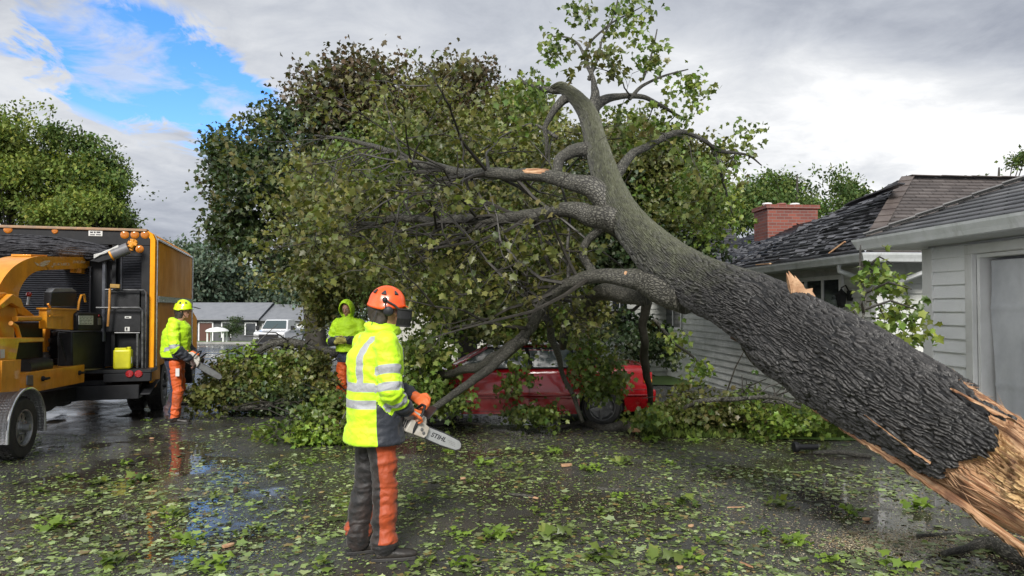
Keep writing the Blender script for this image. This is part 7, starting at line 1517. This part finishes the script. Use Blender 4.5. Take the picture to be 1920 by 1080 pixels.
        if st.get('visor', True):
            vs = MB()
            if st.get('visor_up'):
                vs.prism([Pn(.145, -.07, .055), Pn(.25, -.055, .03), Pn(.25, .055, .03), Pn(.145, .07, .055)], up * .006)
            else:
                A_ = [(math.cos(a) * .17 + .015, math.sin(a) * .125) for a in np.linspace(-1.15, 1.15, 13)]; V = [Pn(x, y, .005) for x, y in A_] + [Pn(x * 1.02, y, -.06) for x, y in A_] + [Pn(x * .96, y * .8, -.115) for x, y in A_]
                vs.add(V, [(i, i + 1, i + 14, i + 13) for i in range(12)] + [(i + 13, i + 14, i + 27, i + 26) for i in range(12)])
                vs.tube([Pn(x, y, .005) for x, y in A_], .007, 6); vs.tube([Pn(x, y * .8, -.115) for x, y in [(a * .96, b) for a, b in A_]], .006, 6); vs.tube([Pn(-.012, .118, .062)] + [Pn(.06, .116, .03), Pn(.09, .112, .008)], .008, 6); vs.tube([Pn(-.012, -.118, .062)] + [Pn(.06, -.116, .03), Pn(.09, -.112, .008)], .008, 6)
            vs.build('visor', M_('mesh_visor', (.012, .012, .013), (.03, .03, .03), 300, .5), m, fix=False)
        if st.get('snood'):
            sn = MB(); ell_loft(sn, [(Pn(-.02, 0, .04), r * .085, f * .10), (Pn(-.03, 0, -.04), r * .082, f * .09), (Pn(-.04, 0, -.11), r * .08, f * .075), (W['neck'] + Z * .04, r * .08, f * .075)], 20); fuse(sn, 'neck_warmer', MAT['navy'] if st['snood'] == 1 else MAT['hair'], g, .01, 2, lambda co: (fbm(co * 30, 3, 2) - .5) * .012)
            co_ = MB(); a0 = Pn(-.10, .03, -.06); co_.tube([Pn(-.06, .105, -.02), Pn(-.085, .10, -.10), Pn(-.095, .08, -.17), Pn(-.06, .10, -.22), Pn(.0, .11, -.19)], .0035, 5); co_.build('cord', MAT['ink'], g, smooth=True)
    if st.get('hood'):
        hd = MB(); V = []; n = 26; rows = []
        prof = [(.105, .096, .125, .0), (.10, .112, .150, .002), (.05, .120, .168, .004), (-.02, .122, .172, .0), (-.08, .112, .15, -.012), (-.12, .085, .10, -.03)]
        for a, hw, ht, dz in prof:
            ring = []
            for kk in range(n + 1):
                t_ = math.pi * (-.28) + (math.pi * 1.56) * kk / n; ring.append(Pn(a - .02 * (math.sin(t_) < -.3), math.cos(t_) * hw, math.sin(t_) * ht * (1 if math.sin(t_) > 0 else 1.05) + dz))
            rows.append(ring)
        for rg in rows: V += rg
        Fq = [(i * (n + 1) + kk, i * (n + 1) + kk + 1, (i + 1) * (n + 1) + kk + 1, (i + 1) * (n + 1) + kk) for i in range(len(rows) - 1) for kk in range(n)]; V.append(Pn(-.135, 0, -.02)); Fq += [((len(rows) - 1) * (n + 1) + kk, (len(rows) - 1) * (n + 1) + kk + 1, len(V) - 1) for kk in range(n)]
        V = np.array([tuple(v) for v in V]); V += (fbm(V * 16, 2, 4) - .5)[:, None] * .012; m = mesh_np('hood', V, Fq, st['jmat'], g, attrs={'tape': np.full(len(V), -1.), 'navy': np.full(len(V), -1.), 'dirt': np.full(len(V), .2)}); so = m.modifiers.new('s', 'SOLIDIFY'); so.thickness = .006; sb = m.modifiers.new('u', 'SUBSURF'); sb.levels = sb.render_levels = 1
        sk = MB(); ell_loft(sk, [(Pn(.02, 0, -.10), r * .07, f * .07), (W['neck'] + Z * .02, r * .09, f * .085), (W['neck'] - Z * .05, r * .1, f * .1)], 18); sk.build('neck_scarf', MAT['hair'], g, smooth=True)
        zp = MB(); zp.tube([W['neck'] + f * .105 + Z * -.03, W['chest'] + f * .172, W['pelvis'] + f * .172 + Z * .1], .006, 6); zp.build('zip', MAT['ink'], g)
    return g, W, B, f, r, Pn
def chainsaw(c, d, upv, label, barL=.36, letters=True, powerhead=True, s=1.0):
    """c: where the bar leaves the engine; d: bar direction; upv: up of the saw"""
    d = Vector(d).normalized(); upv = Vector(upv); side = d.cross(upv).normalized(); upv = side.cross(d).normalized(); c = Vector(c); g = thing('chainsaw', c, label, 'chainsaw')
    X = lambda a, b, z: c + d * a * s + side * b * s + upv * z * s
    def rect(m, a0, a1, b0, b1, z0, z1): m.prism([X(a0, b0, z0), X(a1, b0, z0), X(a1, b0, z1), X(a0, b0, z1)], side * (b1 - b0) * s)
    bm_ = M_('bar_steel', (.55, .56, .57), (.42, .43, .43), 9, .32, .5, metal=.55) if letters else M_('dull_bar_steel', (.16, .17, .17), (.10, .10, .10), 9, .4, .5, metal=.5); b = MB(); pts = [(-.02, -.043), (barL * .5, -.047), (barL * .9, -.038), (barL * .975, -.022), (barL, 0), (barL * .975, .022), (barL * .9, .038), (barL * .5, .047), (-.02, .043)]
    b.prism([X(a, -.0025, z) for a, z in pts], side * .005 * s); bo = b.build('guide_bar', bm_, g)
    cn = MB(); cn.tube([X(a, 0, z * 1.1) for a, z in pts] + [X(-.02, 0, -.047)], .005 * s, 5); cn.build('chain', MAT['ink'], g)
    if letters:
        M4 = Matrix((( -0 + d.x, upv.x, side.x, 0), (d.y, upv.y, side.y, 0), (d.z, upv.z, side.z, 0), (0, 0, 0, 1)))
        M4 = Matrix.Translation(X(barL * .38, .0032, .002)) @ M4; text_mesh('STIHL', MAT['ink'], bo, M4, .050 * s, 'lettering', bold=.0012, sx=1.12, shear=.18)
        tt = MB()
        for row in range(3):
            for k in range(5 - row): rect(tt, barL * .62 + k * .016 + row * .02, barL * .62 + k * .016 + .011 + row * .02, .0027, .0033, .008 - row * .012, .0105 - row * .012)
        tt.build('small_print', MAT['dullmetal'], bo)
    if not powerhead: return g, X
    wh = M_('saw_white', (.52, .50, .46), (.36, .33, .28), 10, .4, .6); org = M_('saw_orange', (.75, .16, .02), (.55, .12, .03), 8, .4); p = MB()
    p.prism([X(-.17, .012, -.055), X(.005, .012, -.05), X(.02, .012, -.02), X(.015, .012, .045), X(-.05, .012, .062), X(-.16, .012, .05)], side * .035 * s); p.build('side_cover', wh, g, bevel=.008 * s)
    for a, z in ((-.045, .008), (-.02, -.012)): q = MB(); q.lathe(X(a, .047, z), side, [(-.002, .014 * s), (.006, .013 * s), (.007, .002)], 6); q.build('bar_nut', MAT['dullmetal'], g)
    e = MB(); e.prism([X(-.28, -.10, -.06), X(.0, -.10, -.055), X(.01, -.10, .02), X(-.02, -.10, .11), X(-.17, -.10, .125), X(-.26, -.10, .05)], side * .108 * s); e.build('engine_housing', wh, g, bevel=.014 * s, seg=3)
    t = MB(); t.prism([X(-.21, -.085, .10), X(-.06, -.085, .112), X(-.07, -.085, .142), X(-.19, -.085, .135)], side * .08 * s); t.build('top_cover', org, g, bevel=.014 * s)
    h = MB(); h.tube([X(-.24, -.04, .09), X(-.30, -.04, .105), X(-.37, -.04, .085), X(-.42, -.04, .03), X(-.40, -.04, -.03), X(-.33, -.04, -.055), X(-.22, -.04, -.05)], .018 * s, 10); h.build('rear_handle', org, g, smooth=True)
    fh = MB(); fh.tube([X(-.10, .035, -.05), X(-.11, .06, .03), X(-.10, .065, .12), X(-.09, .03, .185), X(-.08, -.06, .19), X(-.08, -.13, .15), X(-.09, -.14, .04), X(-.10, -.11, -.03)], .012 * s, 8); fh.build('front_handle', MAT['blackp'], g, smooth=True)
    gd = MB(); gd.prism([X(-.03, -.12, .10), X(-.03, .05, .10), X(.005, .05, .20), X(.015, .02, .215), X(.015, -.09, .215), X(.005, -.12, .20)], d * .008 * s); gd.build('hand_guard', MAT['blackp'], g, bevel=.003)
    sp = MB(); sp.prism([X(.0, .010, -.05), X(.035, .01, -.04), X(.012, .01, -.02), X(.035, .01, 0), X(.012, .01, .02), X(.03, .01, .04), X(.0, .01, .05)], side * .004 * s); sp.build('bumper_spike', MAT['dullmetal'], g)
    gr = MB()
    for k in range(5): rect(gr, -.21 + k * .018, -.20 + k * .018, .008, .0125, -.03, .035)
    gr.build('cooling_slot', MAT['ink'], g); return g, X
# worker 1, front, seen from behind
p1 = P(702, 1036, 5.40); p1.z = 0
w1 = dict(k=1, J=dict(pelvis=(0, 0, 1.0), chest=(0, 0, 1.40), neck=(.02, .0, 1.625), head=(.075, .03, 1.79), shR=(.0, .205, 1.535), elR=(-.01, .285, 1.22), wrR=(.175, .185, 1.06), shL=(0, -.205, 1.535), elL=(.10, -.28, 1.24), wrL=(.36, -.09, 1.12),
     hipR=(0, .095, .94), knR=(.035, .115, .52), anR=(.02, .125, .09), hipL=(0, -.095, .94), knL=(-.01, -.115, .52), anL=(-.075, -.125, .09)),
     head_f=(.88, .45, -.10), handR=((.8, .05, -.55), (-.1, -1, .2), (-.3, -.75, -.5)), handL=((.3, .9, -.35), (.8, 0, .5), (-.2, -.2, -1)), curlR=1.15, curlL=1.1,
     hem=.83, jw=.228, jd=.195, hemw=1.10, jmat=MAT['jacket1'], tmat=MAT['trouser1'], glove=MAT['glove1'], helmet=MAT['helmet_o'], snood=2, cuff=.62, navyz=1.165, navyf=-.075, collarflap=True,
     tape=dict(bands=[(1.235, .031), (1.115, .031)], vert=(.115, .026, 1.24), uparm=.56, elb=.93, fore=.40), torange=lambda rel, ro, z, s: (rel * .84 + ro * .54 + .022) if s == 'R' else np.maximum(rel - .03, np.minimum(-(rel + .093), .55 - z)), cuffz=.14, footR=(1, .35), footL=(1, .15), dirtk=.55)
g1, W1, B1, f1, r1, _ = worker(p1, R(57), 'worker in orange helmet and reflective yellow jacket seen from behind holding a chainsaw', w1)
chainsaw(B1(.33, .13, .885), f1 * .90 + r1 * .06 + Vector((0, 0, -.42)), (0, 0, 1), 'white and orange chainsaw held by the front worker in the orange helmet', barL=.36, s=.92)
# worker 2 by the truck
p2 = P(327, 791, 11.6); p2.z = 0
w2 = dict(J=dict(pelvis=(0, 0, .98), chest=(.02, 0, 1.36), neck=(.05, 0, 1.585), head=(.11, .0, 1.755), shR=(.02, .20, 1.49), elR=(.05, .29, 1.17), wrR=(.27, .20, .98), shL=(.02, -.2, 1.49), elL=(.1, -.28, 1.18), wrL=(.32, -.05, 1.0),
     hipR=(0, .1, .93), knR=(.06, .12, .51), anR=(.03, .13, .09), hipL=(0, -.1, .93), knL=(.03, -.13, .51), anL=(-.10, -.14, .09)),
     head_f=(1, .12, -.05), handR=((.6, .1, -.8), (.4, -.9, .2), (-.7, -.3, -.3)), handL=((.5, .7, -.5), (.8, 0, .5), (-.2, -.2, -1)), hem=1.0, jw=.255, jd=.205, hemw=.92, jmat=MAT['jacket1'], tmat=MAT['trouser2'], glove=MAT['glove2'], helmet=MAT['helmet_y'], snood=2, visor_up=True, muffs=False, hoodback=True, cuff=.12, hemband=1.03, collar=False,
     tape=dict(elb=.96), torange=lambda rel, ro, z, s: -(rel + .045) if s == 'R' else -(rel + .0), cuffz=.10, footR=(1, .15), footL=(1, .35), dirtk=.8)
g2, W2, B2, f2, r2, _ = worker(p2, R(78), 'worker in yellow green helmet and orange trousers standing beside the chip truck', w2)
pt = MB(); q = B2(.06, .235, .74); pt.prism([q, q + f2 * .055, q + f2 * .055 + Vector((0, 0, .12)), q + Vector((0, 0, .12))], r2 * .006); pt.build('thigh_patch', MAT['white'], g2)
chainsaw(B2(.36, .14, .91), f2 * .82 + r2 * .05 + Vector((0, 0, -.50)), (0, 0, 1), 'dull grey chainsaw held low by the worker beside the truck', barL=.42, letters=False)
# worker 3 hooded, beyond the branch pile
p3 = P(654, 785, 12.5); p3.z = 0
w3 = dict(J=dict(pelvis=(0, 0, .99), chest=(.02, 0, 1.39), neck=(.05, 0, 1.615), head=(.09, .0, 1.775), shR=(.02, .20, 1.52), elR=(.03, .31, 1.22), wrR=(.25, .13, 1.22), shL=(.02, -.2, 1.52), elL=(.05, -.30, 1.23), wrL=(.27, -.07, 1.25),
     hipR=(0, .1, .93), knR=(.04, .12, .51), anR=(0, .13, .09), hipL=(0, -.1, .93), knL=(.03, -.13, .51), anL=(0, -.14, .09)),
     head_f=(1, -.05, -.28), handR=((.35, -.9, .15), (.3, .2, .9), (-.8, -.3, -.2)), handL=((.35, .9, .1), (.3, -.2, .9), (-.8, .3, -.2)), curlR=.8, curlL=.8, hem=1.06, jw=.235, jd=.185, jmat=MAT['jacket1'], tmat=MAT['trouser2'], glove=MAT['glove3'], hood=True, cuff=.22, hemband=1.03,
     tape=dict(elb=.80, bands=[(1.30, .02)]), torange=lambda rel, ro, z, s: z - .88 , cuffz=.10, dirtk=.7)
worker(p3, R(193), 'worker with yellow hood up looking down at his hands beyond the branch pile', w3)
# ------------------------------------------------------------------ leaf litter, sawdust, sticks and chips on the wet asphalt
def scatter(n, g, y0=2.2, y1=14.0, bias=1.6, margin=1.12):
    y = y0 + (y1 - y0) * g.uniform(0, 1, n) ** bias; x = g.uniform(-1, 1, n) * (960 / F * y * margin + .3); return x, y
def free(x, y): return ~((np.abs(x - (-6.9)) < 1.3) & (y > 10.5))
def litter():
    g = np.random.default_rng(5); parts = []
    pale = np.array([(.19, .26, .09), (.16, .22, .08), (.22, .27, .14), (.20, .25, .10), (.17, .22, .08), (.24, .28, .13), (.13, .18, .06), (.10, .15, .035), (.15, .21, .04), (.09, .10, .05), (.17, .13, .05), (.07, .09, .03), (.05, .07, .025)])
    x, y = scatter(60000, g, 2.2, 13.2, 1.2); d = fbm(np.stack([x * .9, y * .9, 0 * x], 1), 4, 3); rt = np.clip((x / y + .75) * 1.0, .0, 1.2)
    dens = smooth01(d, .37, .56) * .95 + .2; dens *= np.where((x > 1.6) & (y < 6.5), .8, 1) * np.where(x < -3.2 + .2 * y * 0, .75, 1); k = (g.uniform(size=len(x)) < dens) & free(x, y); x, y = x[k], y[k]; n = len(x)
    s = g.gamma(2.3, .0145, n).clip(.012, .10); pos = np.stack([x, y, .004 + g.uniform(0, .010, n)], 1); a = g.uniform(0, 6.283, n)
    tip = np.stack([np.cos(a), np.sin(a), g.normal(0, .09, n)], 1); nr = np.stack([g.normal(0, .20, n), g.normal(0, .20, n), np.ones(n)], 1)
    c = pale[g.integers(0, len(pale), n)] * g.uniform(.75, 1.8, (n, 1)); V, Fc, C = leaves(pos, tip, nr, s, c, False, g.uniform(-.5, .9, n)); V[:, 2] = np.maximum(V[:, 2], .003 + g.uniform(0, .002, len(V))); parts.append((V, Fc, C))
    # torn fragments
    x, y = scatter(80000, g, 2.2, 11.0, 1.15); d = fbm(np.stack([x * 1.3 + 4, y * 1.3, 0 * x], 1), 4, 8); k = (g.uniform(size=len(x)) < smooth01(d, .38, .58) * .9 + .15) & free(x, y); x, y = x[k], y[k]; n = len(x)
    s = g.gamma(2.0, .008, n).clip(.006, .04); pos = np.stack([x, y, .004 + g.uniform(0, .006, n)], 1); a = g.uniform(0, 6.283, n); tip = np.stack([np.cos(a), np.sin(a), g.normal(0, .15, n)], 1); nr = np.stack([g.normal(0, .3, n), g.normal(0, .3, n), np.ones(n)], 1)
    c = pale[g.integers(0, 11, n)] * g.uniform(.7, 1.5, (n, 1)); V, Fc, C = leaves(pos, tip, nr, s, c, True); V[:, 2] = np.maximum(V[:, 2], .003); parts.append((V, Fc, C))
    tag(foliage('leaf_litter', parts, MAT['litter']), kind='stuff')
    # sawdust and pale chips, thickest under the saw cuts near the trunk
    x = np.concatenate([g.normal(2.75, .75, 9000), g.uniform(-4, 4.5, 9000), g.normal(1.6, 1.0, 5000), g.normal(2.95, .30, 12000)]); y = np.concatenate([g.normal(5.6, .9, 9000), g.uniform(2.3, 11, 9000), g.normal(6.6, 1.1, 5000), g.normal(5.72, .16, 12000)]); n = len(x)
    s = g.gamma(2.0, .0042, n).clip(.003, .02); pos = np.stack([x, y, .004 + g.uniform(0, .004, n)], 1); a = g.uniform(0, 6.283, n); tip = np.stack([np.cos(a), np.sin(a), g.normal(0, .1, n)], 1); nr = np.stack([g.normal(0, .3, n), g.normal(0, .3, n), np.ones(n)], 1)
    c = np.array([(.55, .50, .36), (.6, .52, .36), (.45, .40, .28), (.5, .32, .16)])[g.integers(0, 4, n)] * g.uniform(.6, 1.1, (n, 1)); V, Fc, C = leaves(pos, tip, nr, s, c, True); V[:, 2] = np.maximum(V[:, 2], .003)
    tag(mesh_np('sawdust', V, Fc, MAT['litter'], None, smooth=False, attrs={'col': C}), kind='stuff')
    # lawn blades
    x = g.uniform(1.8, 7.2, 26000); y = g.uniform(10.2, 13.5, 26000); n = len(x); pos = np.stack([x, y, np.zeros(n)], 1); tip = np.stack([g.normal(0, .3, n), g.normal(0, .3, n), np.ones(n)], 1); nr = np.stack([g.normal(0, 1, n), -np.ones(n), np.zeros(n)], 1)
    V, Fc, C = leaves(pos, tip, nr, g.uniform(.05, .12, n), pal_pick('green', n, g) * g.uniform(.4, .9, (n, 1)), True); V = V * 1.0; tag(mesh_np('grass', V, Fc, MAT['farleaf'], None, smooth=False, attrs={'col': C}), kind='stuff')
litter()
def tufts():
    g = np.random.default_rng(15); protos = []
    spots = [(130, 895), (75, 925), (185, 905), (262, 905), (175, 930), (60, 1000), (98, 985), (210, 1055), (240, 870), (475, 880), (510, 880), (398, 935), (320, 965), (480, 1000), (345, 1015), (495, 780), (560, 940), (585, 870), (880, 905), (790, 940), (905, 870), (970, 880), (1040, 850), (1110, 880), (1170, 870), (1230, 830), (1010, 960), (1060, 940), (1130, 960), (1240, 960), (1290, 945), (1180, 1000), (1130, 1045), (1010, 1065), (1040, 1010), (1240, 1055), (1340, 1020), (1455, 945), (1440, 1000), (1560, 1050), (1680, 1060), (1300, 1045), (1160, 930), (930, 1010), (860, 1000), (880, 1060), (800, 1060), (1490, 1020), (1590, 960), (1720, 950), (1380, 800), (1300, 830), (1420, 830), (565, 1005), (610, 1060), (400, 1060), (275, 790), (225, 775), (960, 930), (1210, 905), (1070, 905), (840, 850), (930, 845), (1255, 870), (1015, 890)]
    spots = [q for q in spots if q not in ((565, 1005), (1015, 890), (930, 845), (1070, 905), (960, 930), (1210, 905), (225, 775), (60, 1000), (1030, 960), (475, 880))]
    rows = [(1035, 2000, 'nearest row'), (990, 1035, 'second nearest row'), (938, 990, 'third nearest row'), (900, 938, 'fourth nearest row'), (865, 900, 'fifth nearest row'), (0, 865, 'farthest row, towards the red car')]
    ordn = ['first', 'second', 'third', 'fourth', 'fifth', 'sixth', 'seventh', 'eighth', 'ninth', 'tenth', 'eleventh', 'twelfth', 'thirteenth', 'fourteenth']; LAB = {}
    for a_, b_, nm in rows:
        for k_, i_ in enumerate(sorted([i for i, q in enumerate(spots) if a_ <= q[1] < b_], key=lambda i: spots[i][0])): LAB[i_] = 'torn leafy sprig, %s from the left in the %s' % (ordn[k_], nm)
    def make(k):
        root = thing('leafy_twig', (0, 0, 0), 'x', 'leafy twig'); nl = 9 + 3 * k; m = MB(); m.tube([(-.13, 0, .012), (-.03, .02, .03), (.06, .0, .05), (.13, -.02, .03)], [.006, .005, .004, .002], 6); m.build('stem', MAT['twig'], root, smooth=True)
        p = np.stack([g.normal(0, .07, nl), g.normal(0, .06, nl), g.uniform(.015, .07, nl)], 1); tip = np.stack([g.normal(0, 1, nl), g.normal(0, 1, nl), g.uniform(-.1, .7, nl)], 1); nr = np.stack([g.normal(0, .5, nl), g.normal(-.2, .5, nl), np.ones(nl)], 1)
        V, Fc, C = leaves(p, tip, nr, g.uniform(.06, .115, nl), pal_pick(('green', 'fresh', 'yellow', 'green', 'fresh')[k], nl, g) * g.uniform(.8, 1.2, (nl, 1)), False, g.uniform(.2, 1.4, nl)); V[:, 2] = np.maximum(V[:, 2], .004); mesh_np('leaves', V, Fc, MAT['leaf'], root, smooth=False, attrs={'col': C}); return root
    pr = [make(k) for k in range(5)]; kids = {r.name: [o for o in bpy.data.objects if o.parent == r] for r in pr}; used = set(); r_ = random.Random(9)
    for i, (px, py) in enumerate(spots):
        d = H * F / (py - 576); p = P(px, py, d); k = r_.randrange(5); src = pr[k]
        if k not in used: used.add(k); o = src
        else:
            o = src.copy(); COL.objects.link(o)
            for c in kids[src.name]: q = c.copy(); COL.objects.link(q); q.parent = o
        o.location = (p.x, p.y, .002); o.rotation_euler = (0, 0, r_.uniform(0, 6.28)); s = r_.uniform(.5, 1.0); o.scale = (s, s, s * r_.uniform(.8, 1.3))
        o['label'] = LAB[i]; o['group'] = 'torn leafy sprigs scattered on the wet asphalt'
    for k in range(5):
        if k not in used: bpy.data.objects.remove(pr[k])
tufts()
def stick(name, label, pts, mat, cat, r=None, wood_end=None):
    Q = []
    for px, py, rr, lift in pts: d = H * F / (py - 576); p = P(px, py, d); Q.append((p.x, p.y, rr + lift, rr))
    root = thing(name, (Q[0][0], Q[0][1], 0), label, cat); o, _ = limb('stem', Q, mat, root, seed=int(pts[0][0]) % 50, moss=.2, n=12, ring=.03)
    if wood_end is not None:
        a, b = Vector(Q[-1][:3]), Vector(Q[-2][:3]); dd = (a - b).normalized(); m = MB(); r_ = random.Random(1)
        for k in range(9): q = a + Vector((r_.gauss(0, .3), r_.gauss(0, .3), r_.gauss(0, .3))) * Q[-1][3]; m.tube([q - dd * .05, q + dd * r_.uniform(.06, wood_end)], [Q[-1][3] * .5, .004], 5)
        m.build('torn_end', MAT['wood'], root)
    return root
stick('broken_limb', 'thick broken limb with a torn orange end beside the rear wheel of the red car', [(1040, 808, .03, .0), (1085, 795, .04, .0), (1130, 806, .055, .0), (1165, 806, .09, .0), (1186, 812, .07, 0)], MAT['limbbark'], 'limb', wood_end=.26)
stick('stick', 'short dark stick with leaves beside it in the middle of the asphalt', [(1120, 916, .017, 0), (1168, 921, .02, 0)], MAT['limbbark'], 'stick'); stick('stick', 'stick with a pale cut end in front of the chainsaw worker', [(955, 926, .012, 0), (985, 930, .016, 0), (1000, 933, .016, 0)], MAT['limbbark'], 'stick', wood_end=.03)
stick('stick', 'dark stick just right of the guide bar of the front chainsaw', [(892, 862, .012, 0), (935, 858, .016, 0)], MAT['limbbark'], 'stick'); stick('branch', 'long bare branch on the ground right of the black pipe end', [(1525, 850, .02, 0), (1570, 852, .028, 0), (1632, 857, .024, 0)], MAT['limbbark'], 'branch')
stick('branch', 'thin forked twig lying before the sawdust patch', [(1470, 925, .004, 0), (1520, 940, .006, .01), (1560, 938, .006, .01), (1600, 947, .005, 0)], MAT['twig'], 'twig'); stick('stick', 'dark pole lying in the shade beneath the trunk base', [(1720, 1005, .015, 0), (1800, 998, .018, 0), (1880, 1001, .018, 0)], MAT['limbbark'], 'pole')
stick('branch', 'black broken root piece in the shade at the bottom right corner', [(1770, 1040, .02, 0), (1840, 1020, .05, 0), (1900, 1045, .06, 0), (1960, 1070, .05, 0)], MAT['limbbark'], 'root'); stick('branch', 'pale bare branch on the ground under the side of the red car', [(800, 797, .016, 0), (860, 794, .018, 0), (905, 797, .016, 0)], MAT['limbbark'], 'branch')
stick('stick', 'stick on the asphalt between the truck worker and the branch pile', [(375, 783, .02, 0), (400, 781, .025, 0), (425, 783, .02, 0)], MAT['limbbark'], 'stick'); stick('branch', 'long thin twig curving across the wet patch at the left', [(275, 1000, .003, 0), (320, 985, .005, .01), (350, 965, .005, .01), (372, 950, .003, 0)], MAT['twig'], 'twig')
def chip(px, py, L, w, ang, label, tint=MAT['wood']):
    d = H * F / (py - 576); p = P(px, py, d); r_ = random.Random(int(px)); u = Vector((math.cos(ang), math.sin(ang), 0)); v = Vector((-u.y, u.x, 0)); m = MB()
    pts = [p + u * a * L + v * b * w for a, b in ((-.5, -.3), (-.2, -.5), (.25, -.42), (.5, -.1), (.38, .3), (.0, .5), (-.42, .36))]
    for q in pts: q.z = .006
    m.prism(pts, (0, 0, w * .35)); o = m.build('wood_chip', tint, bevel=.003); tag(o, label, 'wood chip')
    return o
for a in [(1380, 950, .17, .02, .05, 'long thin orange splinter lying alone on the bare asphalt'), (1400, 1057, .13, .025, -1.1, 'orange splinter near the bottom edge below the trunk'), (1062, 873, .14, .07, .4, 'reddish brown chunk of wood among the leaves right of the saw bar'), (868, 897, .06, .05, .2, 'pale round wood chip on the leaves below the saw bar'), (1296, 985, .06, .04, .8, 'small yellow chip on the asphalt left of the sawdust patch'), (1275, 1062, .05, .04, .3, 'orange leaf sized chip at the bottom edge of the picture'), (428, 1022, .10, .05, .9, 'orange brown leaf in the left puddle'), (1625, 973, .07, .05, .2, 'brown bark chip right of the sawdust'), (1610, 790, .09, .05, 0, 'pale wood chip beyond the black pipe'), (285, 822, .06, .04, .1, 'pale chip between the chipper wheel and the worker')]: chip(*a)
def black_pipe():
    d = H * F / (846 - 576); p = P(1488, 846, d); q = P(1524, 848, d + .02); p.z = q.z = .06; g = thing('black_pipe', p, 'short black plastic pipe end lying beside a bare branch on the asphalt', 'pipe'); u = (q - p).normalized()
    m = MB(); m.tube([p + u * .05, q + u * .06], .034, 14); m.build('body', MAT['blackp'], g, smooth=True); m = MB(); m.lathe(p, u, [(0, .06), (.01, .066), (.05, .066), (.06, .04)], 18); m.build('collar', MAT['black'], g, smooth=True)
    d = H * F / (923 - 576); p = P(442, 922, d); p.z = .035; m = MB(); m.ball(p, (.026, .022, .034), 10, 7); tag(m.build('pine_cone', M_('cone_brown', (.03, .02, .014), (.06, .04, .03), 60, .8, bump=.01, bscale=90), smooth=True), 'small dark cone standing in the puddle at left', 'cone')
black_pipe()
